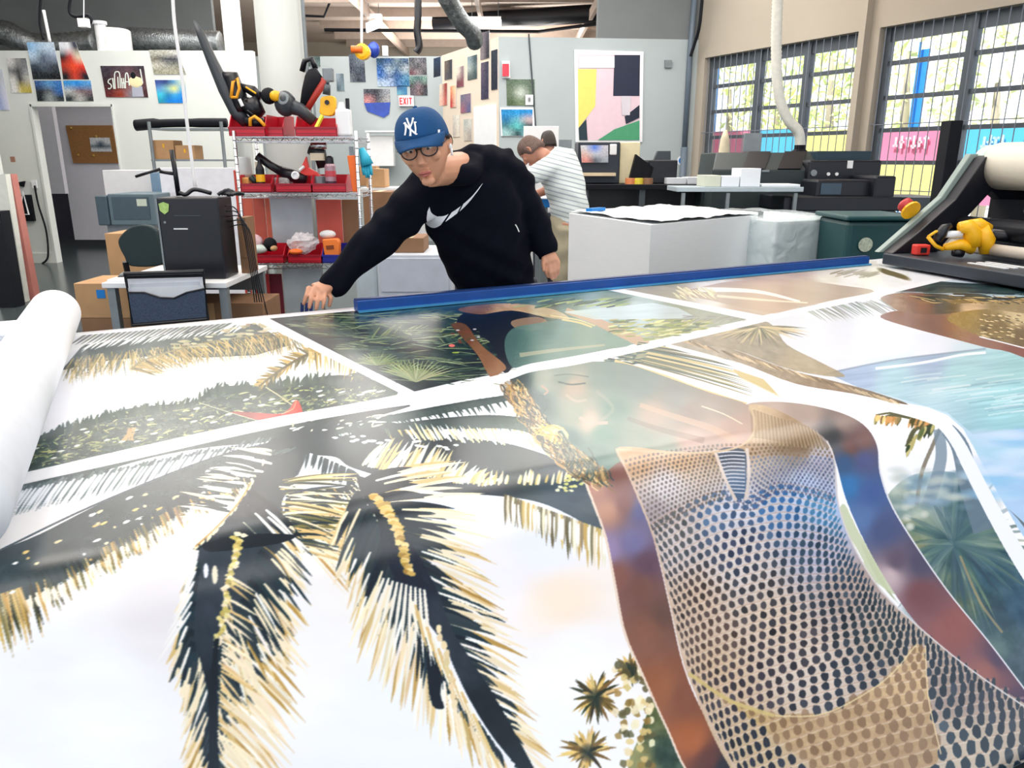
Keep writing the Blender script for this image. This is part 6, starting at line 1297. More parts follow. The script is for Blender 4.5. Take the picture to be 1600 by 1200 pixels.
# ------------------------------------------------------------------ columns, desk side and wire rack
Yc = 6.9
ca, cb_ = W(399, 160, Yc), W(474, 160, Yc); cx = (ca.x + cb_.x) / 2; rc = (cb_.x - ca.x) / 2 * .98
struct('column_1', MB().tube([(cx, Yc + rc, 0), (cx, Yc + rc, ZC)], rc, 40), m_wallw, smooth=True)
struct('column_2', MB().tube([(W(363, 90, 9.5).x, 9.6, 0), (W(363, 90, 9.5).x, 9.6, ZC)], (W(377, 90, 9.5).x - W(349, 90, 9.5).x) / 2, 24), m_wallw, smooth=True)
one('power_conduit', MB().tube([(cx + rc + .03, Yc + .1, 0), (cx + rc + .03, Yc + .1, ZC)], .016, 8).tube([(cx + rc + .07, Yc + .1, 1.2), (cx + rc + .07, Yc + .1, W(470, 100, Yc).z)], .01, 6), m_grey, 'slim grey conduit running up the right side of the big white column', 'conduit')
# hanging things at the top
def drop(name, pts, r, m, label, cat): return one(name, MB().tube(arc(pts, 6), r, 6), m, label, cat, smooth=True)
drop('cord', [W(268, -60, 5.0), W(272, 30, 5.0), W(283, 110, 5.0), W(292, 190, 5.0), W(305, 292, 5.0)], .011, m_white, 'white cord hanging from the ceiling to the computer desk', 'cord')
drop('cord', [W(66, -30, 9.5), W(62, 30, 9.5), W(68, 62, 9.5)], .016, m_blackm, 'black cord hanging above the city street print', 'cord')
drop('rod', [W(68, 16, 9.3), W(78, 66, 9.3)], .018, m_white, 'thin white rod hanging above the city street print', 'rod')
drop('cord', [W(116, -30, 9.5), W(108, 14, 9.5), W(118, 26, 9.5), W(138, 24, 9.5), W(142, 34, 9.5), W(132, 38, 9.5)], .018, m_blackm, 'black looped cord hanging beside a white junction box', 'cord')
one('junction_box', MB().box(W(131, 36, 9.4), (.10, .08, .09)).tube([W(131, 32, 9.4), W(131, -40, 9.4)], .006, 5), m_white, 'small white junction box hanging near the ceiling at left', 'junction box')
# vessels on top of the partition
t = thing('white_tank', 'white drum with a lid pipe standing on top of the left partition', 'drum', (W(178, 78, YL + .1).x, YL + .1, zt)); p = W(178, 60, YL + .25)
MB().lathe((p.x, p.y, zt), [(.22, 0), (.22, W(178, 48, YL + .25).z - zt), (.20, W(178, 46, YL + .25).z - zt)], 24).build('body', m_white, t, smooth=False)
p = W(160, 60, YL + .1); MB().lathe((p.x, p.y - .02, zt), [(.07, 0), (.07, .33), (.09, .33), (.09, .37)], 14).build('side_pipe', m_white, t)
pts = [W(202, 62, 11.9), W(250, 64, 11.8), W(300, 66, 11.8), W(345, 68, 11.8)]
one('foil_duct', hose(pts, .15, .12, seg=12), m_silver, 'dark crumpled foil duct lying behind the top of the left partition', 'duct', smooth=True)
one('foil_duct', hose([W(-20, 48, 11.9), W(10, 52, 11.9), W(34, 64, 11.9), W(70, 72, 12.0), (W(150, 66, 12).x, 12, W(150, 66, 12).z)], .15, .14, seg=12), m_silver, 'dark foil duct at the upper left corner above the prints', 'duct', smooth=True)
Yd = 10.6
one('foil_duct', hose([W(640, -120, 8.6), W(690, -20, 8.8), W(705, 8, 9.0), W(722, 35, 9.2), W(738, 52, 9.4), W(742, 66, 9.6)], .085, .16, seg=14), m_silver, 'crumpled silver flexible hose dropping to the top of the cream wall', 'duct', smooth=True)
drop('black_pipe', [W(653, -30, 12.5), W(653, 27, 12.5), W(652, 50, 12.5), W(655, 72, 12.5), W(650, 82, 12.5)], .055, m_black, 'short black hanging pipe above the centre partition', 'pipe')
drop('cord', [W(565, -30, 11), W(565, 70, 11)], .018, m_white, 'pale cord holding the orange cable reel', 'cord')
t = thing('cable_reel', 'orange and yellow cable reel hanging above the centre prints', 'cable reel', tuple(W(562, 80, 11)))
MB().lathe(W(565, 80, 10.9), [(.06, 0), (.10, .02), (.10, .14), (.06, .16)], 16, (0, 1, 0)).build('yellow_drum', m_yel, t, smooth=False); MB().tube([W(549, 77, 10.9), W(566, 77, 10.9)], .045, 10).build('orange_arm', m_oran, t, smooth=True)
one('blue_jug', MB().ell(W(584, 78, 13.9), (.10, .09, .13), 14, 9).box(W(577, 80, 13.9), (.08, .08, .16)), mat('royal_blue_plastic', (20, 50, 140), .35), 'deep blue container on top of the centre partition', 'container', smooth=True)
one('wall_speaker', MB().box(W(602, 80, 13.95), (.09, .1, .16)), m_white, 'small white box on top of the centre partition', 'box', bevel=.01)
# exit sign
ex_ = thing('exit_sign', 'small white exit sign with red letters, above the blue cap', 'exit sign', tuple(W(635, 158, 14.165)))
p = W(635, 158, 14.165); MB().box(p, (.26, .05, .17)).build('housing', m_white, ex_, bevel=.006)
lt = MB(); y_ = p.y - .03
def seg2(x0, z0, x1, z1, w=.016):
    a, b = Vector((x0, y_, z0)), Vector((x1, y_, z1)); d = (b - a).normalized(); n = Vector((-d.z, 0, d.x)) * w / 2; lt.prism([p + v for v in (a - n, b - n, b + n, a + n)] if False else [Vector((p.x, 0, p.z)) + v for v in (a - n, b - n, b + n, a + n)], (0, -.006, 0))
def letter(ch, ox):
    for x0, z0, x1, z1 in {'E': [(-.02, -.055, -.02, .055), (-.026, .047, .022, .047), (-.026, 0, .016, 0), (-.026, -.047, .022, -.047)], 'X': [(-.022, -.055, .022, .055), (-.022, .055, .022, -.055)], 'I': [(0, -.055, 0, .055)], 'T': [(0, -.055, 0, .055), (-.026, .047, .026, .047)]}[ch]: seg2(ox + x0, z0, ox + x1, z1)
for ch, ox in (('E', -.085), ('X', -.025), ('I', .025), ('T', .075)): letter(ch, ox)
lt.build('exit_letters', m_red_em, ex_)
# shelf on centre wall
one('wall_shelf', MB().box(W(597, 206, 13.9), (.52, .35, .03)).box(W(597, 236, 13.95), (.42, .2, .5)), m_white, 'white shelf unit on the centre partition left of the cap', 'shelf', bevel=.004)
one('pallet_box', MB().box(W(575, 275, 8.5), (.22, .2, .2)), m_card, 'small cardboard box right of the orange utility knife, upper one', 'cardboard box', bevel=.004)
# --- left strip: leaning panels, wall switch, cable, black post
struct('wall_near_left', MB().bx(-9, X(2, 300, 9), 9.0, 9.1, 0, W(0, 168, 9).z), m_wallw)
lp1 = [W(2, 274, 8.2), W(11, 272, 8.2), W(34, 446, 8.2), W(12, 446, 8.2)]
def leanp(name, pts, Y, th, m, label): P = [W(x, y, Y) for x, y in pts]; P[2].z = 0.002 if P[2].z < .3 else P[2].z; P[3].z = P[2].z; return one(name, MB().prism(P, (0, th, 0)), m, label, 'panel', 'panels leaning at the left edge')
leanp('leaning_panel', [(-14, 274), (8, 272), (36, 450), (10, 450)], 7.9, .08, mat('off_white_panel', (226, 230, 222), .6), 'white panel leaning upright at the left edge of the room')
leanp('leaning_panel', [(8, 272), (17, 272), (50, 440), (37, 440)], 8.0, .10, mat('rusty_pink_panel', (196, 126, 116), .6), 'narrow rusty pink panel leaning right of the white one at the left edge')
leanp('leaning_panel', [(-16, 330), (0, 330), (20, 452), (-6, 452)], 7.6, .15, m_black, 'black case standing in front of the leaning white panel')
one('wall_outlet', MB().box(W(54, 288, YL - .02), (.07, .02, .11)), m_white, 'small white wall outlet with a hanging cable on the left partition', 'outlet')
drop('cable', [W(54, 290, YL - .05), W(60, 320, YL - .06), W(72, 360, YL - .06), W(75, 400, YL - .08), W(66, 412, YL - .1)], .014, m_blackm, 'thin black cable dangling down the left partition from the outlet', 'cable')
t = thing('dark_rack', 'small dark metal rack against the wall, above the pink panel', 'rack', tuple(W(38, 320, 11.04)))
MB().box(W(37, 325, 11.07), (.26, .05, .36)).build('dark_back', m_blackm, t); MB().tube([W(30, 340, 11.03), W(36, 300, 11.03), W(45, 335, 11.03), W(30, 335, 11.03)], .012, 6).build('white_rail', m_white, t)
one('wall_sticker', MB().box(W(20, 249, 8.95), (.05, .01, .06)), mat('brown_knob', (150, 110, 90), .5), 'small brown round fitting on the near left wall', 'fitting')
one('wall_lamp', MB().prism([W(x, y, YL - .04) for x, y in ((26, 285), (38, 283), (36, 292), (31, 291))], (0, .03, 0)), m_blackm, 'small black wedge bracket on the left partition', 'bracket')
# --- computer desk
ZD = .76
dl, dr = G(158, 442, ZD), G(352, 424, ZD)
YD = dl.y; dxl, dxr = dl.x, W(352, 430, YD).x
dk = thing('computer_desk', 'white-topped desk on grey metal legs carrying the black computer', 'desk', ((dxl + dxr) / 2, YD, 0))
MB().bx(dxl, dxr, YD, YD + .75, ZD - .03, ZD).build('desk_top', m_white, dk, bevel=.003)
for x in (dxl + .04, dxr - .03):
    for y in (YD + .04, YD + .7): MB().bx(x - .022, x + .022, y - .022, y + .022, 0, ZD - .03).build('leg', m_grey, dk)
MB().bx(dxl + .05, dxr - .05, YD + .68, YD + .7, ZD - .15, ZD - .03).build('back_rail', m_grey, dk)
Yp = YD + .14
pc = thing('computer_tower', 'big black computer tower with a green shield sticker on the desk', 'computer', (W(305, 400, Yp).x, Yp, ZD + .001))
x0, x1 = W(258, 424, Yp).x, W(352, 424, Yp).x; pz = W(300, 309, Yp).z
MB().bx(x0, x1, Yp, Yp + .22, ZD + .002, pz).build('case', m_black, pc, bevel=.008)
MB().bx(x0 - .006, x0 + .004, Yp - .002, Yp + .21, ZD + .01, pz - .01).build('silver_edge', m_grey, pc)
MB().bx(x0 + .09, x0 + .24, Yp - .003, Yp, pz - .1, pz - .096).build('drive_slot', m_dgrey, pc)
p = Vector((x0 + .04, Yp - .003, pz - .055)); MB().prism([p + Vector(v) for v in ((-.028, 0, .022), (0, 0, .032), (.03, 0, .02), (.024, 0, -.018), (.0, 0, -.036), (-.024, 0, -.016))], (0, -.002, 0)).build('shield_sticker', mat('sticker_green', (176, 210, 120), .5, var=.2, scale=40), pc)
MB().lathe((x0 + .035, Yp - .001, pz - .135), [(.007, 0), (.007, .003)], 12, (0, -1, 0)).build('power_button', m_grey, pc)
MB().bx(x0 + .08, x0 + .16, Yp - .003, Yp, pz - .175, pz - .168).build('brand_strip', m_white, pc)
mt = thing('monitor_arm', 'black arm with a tilted tray rising from the top of the computer', 'monitor arm', (W(278, 300, Yp).x, Yp + .1, pz + .001))
MB().tube([W(279, 306, Yp + .1), W(274, 270, Yp + .1), W(268, 234, Yp + .1)], .014, 8).build('pole', m_black, mt, smooth=True)
MB().tube([W(212, 276, Yp + .1), W(250, 264, Yp + .1)], .008, 8).tube([W(250, 268, Yp + .1), W(274, 272, Yp + .1)], .010, 8).build('cross_arm', m_black, mt, smooth=True)
MB().tube(arc([W(279, 300, Yp + .1), W(290, 304, Yp + .1), W(304, 296, Yp + .12), (W(330, 303, Yp + .12).x, Yp + .12, pz + .02)], 5), .012, 7).build('cable', m_black, mt, smooth=True)
hd = thing('cable_tangle', 'tangle of black cable lying on top of the computer tower', 'cable bundle', (W(318, 302, Yp).x, Yp + .1, pz + .001))
mb = MB()
for k in range(7): a = k * .9; mb.tube(arc([(W(300 + 4 * k, 0, Yp).x, Yp + .08 + .02 * math.sin(a), pz + .012), (W(308 + 4 * k, 0, Yp).x, Yp + .1, pz + .03 + .01 * math.sin(a)), (W(320 + 3 * k, 0, Yp).x, Yp + .12 + .02 * math.cos(a), pz + .014)], 4), .010, 7)
mb.build('cable_loops', m_black, hd, smooth=True)
mb = MB(); 
for k in range(5): mb.tube(arc([(x1 + .0, Yp + .1 + .01 * k, pz - .05 - .03 * k), (x1 + .07 + .012 * k, Yp + .12, pz - .1 - .02 * k), (x1 + .10 + .01 * k, Yp + .14, ZD + .0), (x1 + .10 + .025 * k, Yp + .16, .3), (x1 + .08 + .03 * k, Yp + .2, .05)], 6), .0035, 6)
one('power_cables', mb, m_black, 'black cables looping down from the right side of the computer', 'cables', smooth=True)
one('server_box', MB().bx(x1 + .01, x1 + .06, Yp + .24, Yp + .4, ZD + .001, W(360, 345, Yp).z).bx(x1 + .02, x1 + .045, Yp + .225, Yp + .24, ZD + .1, ZD + .25), m_cardd, 'brown box with a grey plate, right of the computer tower behind cables', 'box')
kb = thing('keyboard', 'dark keyboard with grey keys on the desk left of the computer', 'keyboard', (W(228, 412, YD + .2).x, YD + .2, ZD + .001)); kx, ky = W(226, 412, YD + .2).x, YD + .22; MK = Matrix.Rotation(.28, 3, 'Z')
MB().box((kx, ky, ZD + .011), (.30, .13, .018), M=MK).build('frame', m_black, kb, bevel=.003)
mb = MB()
for i in range(4):
    for j in range(12): mb.box(Vector((kx, ky, ZD + .024)) + MK @ Vector((-.132 + j * .024, -.045 + i * .03, 0)), (.019, .024, .008), M=MK)
kk = mb.build('keys', mat('grey_keys', (130, 138, 142), .5), kb); kk['kind'] = 'stuff'
one('desk_papers', MB().bx(dxl + .02, dxl + .28, YD + .03, YD + .3, ZD + .001, ZD + .014), m_paper, 'white papers at the left end of the computer desk', 'papers')
ch = thing('office_chair', 'dark rounded mesh-back office chair behind the computer desk', 'chair', (W(215, 400, YD + 1.0).x, YD + 1.0, 0)); Yk = YD + 1.0
MB().prism([W(x, y, Yk) for x, y in sm([(184, 380), (190, 366), (206, 354), (228, 352), (244, 362), (252, 392), (252, 414), (204, 416), (194, 402)], 4, True)], (0, .06, 0)).build('backrest', mat('dark_green_mesh', (24, 44, 48), .7), ch, bevel=.01)
cc = W(224, 416, Yk + .25); MB().box((cc.x, Yk + .3, .47), (.46, .46, .08)).build('seat', m_blackm, ch, bevel=.02)
MB().tube([(cc.x, Yk + .3, .1), (cc.x, Yk + .3, .44)], .03, 10).build('gas_post', m_black, ch)
MB().tube([(cc.x, Yk + .05, .45), (cc.x, Yk - .0, .75)], .02, 8).build('back_support', m_black, ch)
for k in range(5): a = k * 1.257; MB().tube([(cc.x, Yk + .3, .1), (cc.x + .27 * math.cos(a), Yk + .3 + .27 * math.sin(a), .07)], [.03, .018], 7).ell((cc.x + .28 * math.cos(a), Yk + .3 + .28 * math.sin(a), .035), (.03, .03, .033), 8, 5).build('leg', m_black, ch)
# mesh document pocket hanging off the desk edge
dp = thing('document_pocket', 'black mesh document pocket full of papers hanging on the front of the desk', 'document holder', (W(258, 430, YD - .05).x, YD - .05, ZD))
Yq = YD - .09
o0 = [(195, 428), (318, 424), (325, 498), (207, 508)]; 
def frame(pts, r, Y, m, nm): P = [W(x, y, Y) for x, y in pts]; MB().tube(arc(P + [P[0]], 1) if False else P + [P[0], P[1]], r, 8).build(nm, m, dp)
frame(o0, .012, Yq, m_black, 'rim')
m_mesh = mat('blue_grey_wire_mesh', (60, 74, 96), .5, .2, var=.3, scale=120)
MB().prism([W(x, y, Yq) for x, y in [(200, 457), (225, 457), (250, 465), (272, 466), (292, 457), (320, 451), (323, 497), (208, 506)]], (0, .006, 0)).build('mesh_front', m_mesh, dp)
MB().prism([W(x, y, Yq + .05) for x, y in [(196, 429), (318, 425), (325, 498), (207, 508)]], (0, .006, 0)).build('mesh_back', m_blackm, dp)
MB().tube([W(x, y, Yq - .004) for x, y in [(199, 457), (225, 457), (250, 465), (272, 466), (292, 457), (320, 451)]], .005, 6).build('front_lip', m_black, dp)
for k, (a, b) in enumerate([((199, 436), (316, 433)), ((202, 444), (310, 440)), ((200, 450), (318, 446))]):
    MB().prism([W(a[0], a[1], Yq + .035 - .01 * k), W(b[0], b[1], Yq + .035 - .01 * k), W(322, 490, Yq + .035 - .01 * k), W(208, 498, Yq + .035 - .01 * k)], (0, .003, 0)).build('papers', mat('paper_grey_%d' % k, [(236, 238, 244), (200, 206, 214), (222, 226, 232)][k], .6), dp)
# cardboard cartons under and behind the desk
g = 'cartons stacked left of the computer desk'
zf = 0
def carton(x0, x1, y0, y1, Y, d, label, m=None, z0=None, tape=True, grp=None, zz0=None):
    B = list(FB(x0, x1, y0, y1, Y, d)); 
    if zz0 is not None: B[4] = zz0
    t = thing('cardboard_box', label, 'cardboard box', ((B[0] + B[1]) / 2, Y, B[4]), grp)
    MB().bx(*B).build('carton', m or m_card, t, bevel=.003)
    MB().bx((B[0] + B[1]) / 2 - .03, (B[0] + B[1]) / 2 + .03, B[2] + .0, B[3], B[5], B[5] + .002).build('packing_tape', mat('tan_tape', (206, 176, 136), .3), t)
    return B
Ys = YD + .25
zs_ = [0.0] + [W(140, y, Ys).z for y in (500, 475, 452, 421)]
zz_ = [0.001, .17, .34, .51, .72]
for k, (nm, mm) in enumerate([('bottom carton of the stack left of the desk', m_cardd), ('second carton from the bottom left of the desk', m_cardd), ('third carton up, second from the top, left of the desk', m_cardd), ('topmost carton left of the desk, with a small blue label', m_card)]):
    a, b = W(124, 470, Ys).x, dxl + .0
    t = thing('cardboard_box', nm, 'cardboard box', ((a + b) / 2, Ys, zz_[k]), g)
    MB().bx(a - .01 * k + .01, a + .42 - .01 * k, Ys, Ys + .34, zz_[k], zz_[k + 1] - .002).build('carton', mm, t, bevel=.003)
    if k == 3: MB().bx(a + .11, a + .16, Ys - .003, Ys, zz_[4] - .09, zz_[4] - .04).build('blue_label', mat('label_blue', (0, 120, 200)), t)
xa = a + .47
for k, zl in enumerate([(.001, .2), (.202, .4), (.402, .6)]):
    t = thing('cardboard_box', ['lowest brown carton under the desk behind the document pocket', 'middle brown carton under the desk behind the document pocket', 'top brown carton under the desk behind the document pocket'][k], 'cardboard box', (xa + .3, Ys, zl[0]))
    MB().bx(xa, xa + .62, Ys, Ys + .35, zl[0], zl[1]).build('carton', m_cardd, t, bevel=.003); MB().bx(xa + .28, xa + .33, Ys - .002, Ys, zl[0], zl[1]).build('packing_tape', m_card, t)
Yb2 = YD + 1.9
for k, (y0, y1, zl) in enumerate([(400, 412, (.001, .28)), (388, 400, (.282, .5)), (362, 388, (.502, .86))]):
    xq = W(162, 385, Yb2).x; t = thing('cardboard_box', ['bottom tan carton behind the office chair', 'middle tan carton behind the office chair', 'top tan carton behind the office chair, level with its top'][k], 'cardboard box', (xq + .2, Yb2, zl[0]))
    MB().bx(xq + .01 * k, xq + .5, Yb2, Yb2 + .4, zl[0], zl[1]).build('carton', m_card, t, bevel=.003); MB().bx(xq + .22, xq + .27, Yb2, Yb2 + .4, zl[1], zl[1] + .002).build('packing_tape', mat('tan_tape', (206, 176, 136)), t)
# grey copier, white cabinet, white board behind
Yg2 = 8.0
cp = thing('office_printer', 'grey office printer standing behind the chair by the doorway', 'printer', (W(195, 350, Yg2).x, Yg2, 0)); B = FB(152, 242, 303, 352, Yg2, .6)
MB().bx(B[0] + .12, B[1], B[2], B[3], B[4], B[5]).build('body', mat('slate_grey_plastic', (96, 116, 126), .45), cp, bevel=.01)
MB().bx(B[0], B[0] + .118, B[2] - .02, B[3], B[4], B[5] - .02).build('side_tray', mat('slate_dark', (70, 88, 100), .45), cp, bevel=.01)
MB().bx(B[0] + .16, B[1] - .05, B[2] - .008, B[2], B[4] + .06, B[5] - .03).build('front_door', mat('slate_dark', (70, 88, 100)), cp)
MB().bx(B[1] - .17, B[1] - .07, B[2] - .012, B[2] - .002, B[5] - .12, B[5] - .05).build('pale_label', mat('pale_label', (206, 216, 200), .5), cp)
MB().bx(B[0] + .05, B[1] - .05, B[2] + .05, B[3], 0, B[4]).build('stand', m_grey, cp)
bxb('filing_cabinet', 162, 240, 266, 303, 8.9, .5, m_white, 'white cabinet standing behind the grey office printer', 'cabinet', z0=0)
bxb('blue_grey_binder', 236, 250, 270, 302, 8.7, .2, mat('slate_blue', (120, 150, 176), .5), 'blue-grey upright panel right of the white cabinet, under the monitor arm', 'panel board', z0=0)
bxb('white_board', 252, 372, 262, 328, 8.4, .04, mat('whiteboard_gloss', (240, 242, 250), .3), 'large white board standing behind the black computer', 'whiteboard', z0=.0)
bxb('red_card', 366, 376, 266, 304, 6.3, .03, mat('brick_red_card', (190, 70, 56), .6), 'narrow red card at the right edge of the white board', 'card', z0=0)
# metal shelf with black sack and small boxes
sf = thing('metal_shelf', 'light metal shelf frame with a black roll on top, left of the tool rack', 'shelf', (W(285, 220, 8.9).x, 8.9, 0)); Yf2 = 8.9
for x in (236, 348): MB().tube([(W(x, 220, Yf2).x, Yf2, 0), (W(x, 220, Yf2).x, Yf2, W(x, 190, Yf2).z)], .02, 8).build('post', m_grey, sf)
for y in (249, 200): p0, p1 = W(236, y, Yf2), W(350, y, Yf2); MB().bx(p0.x, p1.x, Yf2, Yf2 + .4, p0.z - .02, p0.z).build('shelf_board', m_grey, sf)
zsf = W(236, 249, Yf2).z; ztf = W(236, 200, Yf2).z
one('black_roll', MB().tube(arc([W(212, 196, Yf2 + .1), W(250, 193, Yf2 + .1), W(300, 192, Yf2 + .1), W(354, 192, Yf2 + .1)], 5), [.06] * 5 + [.045] * 6 + [.05] * 5, 12), m_blackm, 'long black fabric roll lying on top of the light metal shelf frame', 'fabric roll', smooth=True)
for (x0, x1, y0, l) in ((240, 272, 219, 'larger small carton on the light metal shelf frame'), (274, 304, 227, 'lower small carton on the light metal shelf frame')):
    B = FB(x0, x1, y0, 249, Yf2 + .05, .25); t = thing('cardboard_box', l, 'cardboard box', (B[0], B[2], zsf)); MB().bx(B[0], B[1], B[2], B[3], zsf + .001, B[5]).build('carton', m_card, t, bevel=.003); MB().bx((B[0] + B[1]) / 2 - .01, (B[0] + B[1]) / 2 + .01, B[2] - .003, B[2], B[5] - .08, B[5] - .04).build('yellow_mark', m_yel, t)

# --- chrome wire rack with tool bins
YR = 5.5; DR = .46
xl, xr_ = W(366, 215, YR).x, W(556, 215, YR).x
rk = thing('wire_rack', 'chrome wire shelf rack full of red bins and tools behind the man in the cap', 'shelf rack', ((xl + xr_) / 2, YR, 0))
zS = [W(460, y, YR).z for y in (214, 302, 413)] + [.28]
for x in (xl, xr_):
    for y in (YR, YR + DR):
        mb = MB().tube([(x, y, 0), (x, y, zS[0] + .04)], .0125, 10)
        for k in range(60): mb.lathe((x, y, .03 + k * (zS[0] / 60)), [(.0145, 0), (.0145, .006)], 8) if k % 2 == 0 else None
        mb.build('post', m_chrome, rk, smooth=True)
for z in zS:
    mb = MB()
    for y in (YR, YR + DR):
        mb.tube([(xl, y, z), (xr_, y, z)], .004, 6).tube([(xl, y, z - .03), (xr_, y, z - .03)], .004, 6)
        n = 24; mb.tube([(xl + (xr_ - xl) * i / n, y, z - (.03 if i % 2 else 0)) for i in range(n + 1)], .003, 5)
    for x in (xl, xr_): mb.tube([(x, YR, z), (x, YR + DR, z)], .004, 6).tube([(x, YR, z - .03), (x, YR + DR, z - .03)], .004, 6)
    for i in range(30): x = xl + (xr_ - xl) * (i + .5) / 30; mb.tube([(x, YR, z + .003), (x, YR + DR, z + .003)], .002, 4)
    mb.build('wire_shelf', m_chrome, rk)
def bin_(x0, x1, y0, k, label, m=None, d=.28, Yo=.01, hback=None, grp='red hopper bins on the wire rack'):
    m = m or m_red; Y = YR + Yo; a, b = W(x0, y0 + 15, Y).x, W(x1, y0 + 15, Y).x; z0 = zS[k] + .007; h = hback or .115; t = thing('storage_bin', label, 'storage bin', ((a + b) / 2, Y, z0), grp)
    w = .004; lo = .055
    mb = MB().bx(a, b, Y, Y + d, z0, z0 + w).bx(a, b, Y, Y + w, z0, z0 + lo).bx(a, b, Y + d - w, Y + d, z0, z0 + h)
    for x in (a, b - w): mb.prism([(x, Y, z0), (x, Y, z0 + lo), (x, Y + .07, z0 + h), (x, Y + d, z0 + h), (x, Y + d, z0)], (w, 0, 0))
    mb.build('tub', m, t)
    MB().bx(a - .003, b + .003, Y - .006, Y + .004, z0 + lo - .008, z0 + lo + .004).bx(a, b, Y - .003, Y, z0 + .015, z0 + .02).build('front_lip', mat('darker_red_lip', (150, 8, 34), .35) if m is m_red else m, t)
    return a, b, z0
bin_(357, 414, 186, 0, 'red bin holding the black blower and drill at the top left of the rack', d=.3, hback=.14)
bin_(415, 442, 186, 0, 'narrow red bin turned sideways beside the white column, top shelf', d=.3, Yo=.05, hback=.14)
bin_(461, 526, 188, 0, 'red bin with the sander and yellow meter at the top right of the rack', d=.3, hback=.13)
bin_(372, 425, 284, 1, 'left red bin on the second shelf, with a small yellow-labelled can')
bin_(431, 487, 284, 1, 'middle red bin on the second shelf, with the black grinder')
bin_(488, 541, 284, 1, 'right red bin on the second shelf, with the spray can')
bin_(392, 444, 396, 2, 'left red bin on the third shelf, with white wrapped packs')
bin_(450, 503, 396, 2, 'right red bin on the third shelf, with clear plastic bags')
bin_(503, 545, 398, 2, 'blue bin on the third shelf beside the reaching arm', mat('blue_bin', (30, 40, 150), .4), grp='red hopper bins on the wire rack')['label'] if False else bin_(504, 545, 398, 2, 'blue bin on the third shelf beside the reaching arm', mat('blue_bin', (30, 40, 150), .4), grp=None)
Yt2 = YR + .12
def R_(x, y, dy=0): return W(x, y, Yt2 + dy)
_RR = R_
# blower
t = thing('leaf_blower', 'black electric leaf blower with a long tube pointing up left, in the top left bin', 'leaf blower', tuple(R_(385, 190)))
MB().tube([R_(385, 192), R_(372, 178), R_(352, 140), R_(330, 92), R_(314, 54), R_(303, 32)], [.04, .05, .048, .036, .028, .008], 14).build('blower_tube', mat('charcoal_tube', (52, 58, 64), .4), t, smooth=True)
MB().tube([R_(346, 116), R_(362, 120), R_(372, 150), R_(378, 175)], [.02, .05, .06, .05], 12).tube([R_(375, 158), R_(395, 168), R_(405, 182)], [.05, .06, .05], 12).build('motor_body', m_black, t, smooth=True)
MB().tube([R_(361, 152, -.06), R_(364, 128, -.06), R_(371, 122, -.06), R_(374, 138, -.06), R_(370, 152, -.06), R_(361, 152, -.06)], .011, 8).build('yellow_grip', mat('amber_plastic', (240, 164, 30), .4), t, smooth=True)
MB().tube([R_(374, 155, -.06), R_(379, 166, -.06)], .012, 6).build('white_tag', m_white, t)
t = thing('cordless_drill', 'black and yellow cordless drill lying across the top left bin', 'drill', tuple(R_(410, 170)))
MB().tube([R_(376, 134), R_(395, 142), R_(408, 152)], [.02, .035, .03], 10).tube([R_(392, 155), R_(405, 180)], [.06, .05], 12).build('black_body', m_black, t, smooth=True)
MB().ell(R_(420, 150), (.055, .05, .055), 14, 9).build('motor_housing', m_blackm, t, smooth=True)
MB().lathe(R_(426, 150, -.05), [(.03, 0), (.036, .02), (.03, .05)], 14, (.8, -.4, 0)).build('yellow_collar', m_yel, t, smooth=True)
MB().tube([R_(384, 136, -.04), R_(400, 146, -.05)], .006, 6).build('yellow_stripe', m_yel, t)
t = thing('hand_tool', 'small yellow-handled tool lying at the front of the top left bin', 'hand tool', tuple(R_(400, 190)))
MB().tube([R_(391, 197, -.1), R_(391, 186, -.1), R_(398, 182, -.1), R_(406, 188, -.1), R_(414, 197, -.1)], .012, 8).build('amber_handle', mat('amber_plastic', (240, 164, 30)), t, smooth=True)
MB().tube([R_(396, 180, -.09), R_(386, 172, -.09)], .006, 6).tube([R_(385, 190, -.05), R_(412, 192, -.05)], .035, 10).build('black_body', m_black, t, smooth=True)
t = thing('disc_grinder', 'black round-headed grinder with a pale disc in the top right bin', 'grinder', tuple(R_(460, 170)))
MB().ell(R_(446, 162), (.075, .07, .085), 16, 10).tube([R_(452, 165), R_(470, 172), R_(490, 190)], [.055, .045, .035], 12).build('grinder_body', mat('charcoal_tube', (52, 58, 64)), t, smooth=True)
MB().lathe(R_(443, 154, -.06), [(.042, 0), (.042, .012), (.03, .014)], 18, (-.15, -1, .2)).build('pale_disc', m_grey, t)
MB().lathe(R_(443, 154, -.066), [(.022, 0), (.022, .010), (.01, .014)], 14, (-.15, -1, .2)).build('dark_hub', m_dgrey, t)
t = thing('multimeter', 'yellow tape-measure-like meter standing in the top right bin', 'meter', tuple(R_(510, 170)))
MB().prism([R_(x, y, -.04) for x, y in sm([(502, 152), (520, 150), (524, 160), (520, 180), (500, 178), (500, 165)], 3, True)], (0, .05, 0)).build('yellow_case', m_yel, t, bevel=.006)
MB().lathe(R_(511, 160, -.045), [(.016, 0), (.016, .006)], 12, (0, -1, 0)).build('dial', m_black, t)
MB().tube([R_(510, 148, -.02), R_(512, 132, -.02)], [.028, .02], 10).tube([R_(512, 132, -.02), R_(512, 126, -.02)], .012, 8).build('grey_neck', m_dgrey, t, smooth=True)
one('tape_measure_blade', MB().tube([R_(504, 180, -.06), R_(494, 200, -.08)], .014, 4), mat('lime_yellow', (226, 226, 60), .4), 'bright lime yellow strip standing in front of the yellow meter', 'strip')
t = thing('garden_tool', 'long black and red tool leaning behind the yellow meter', 'garden tool', tuple(R_(490, 150)))
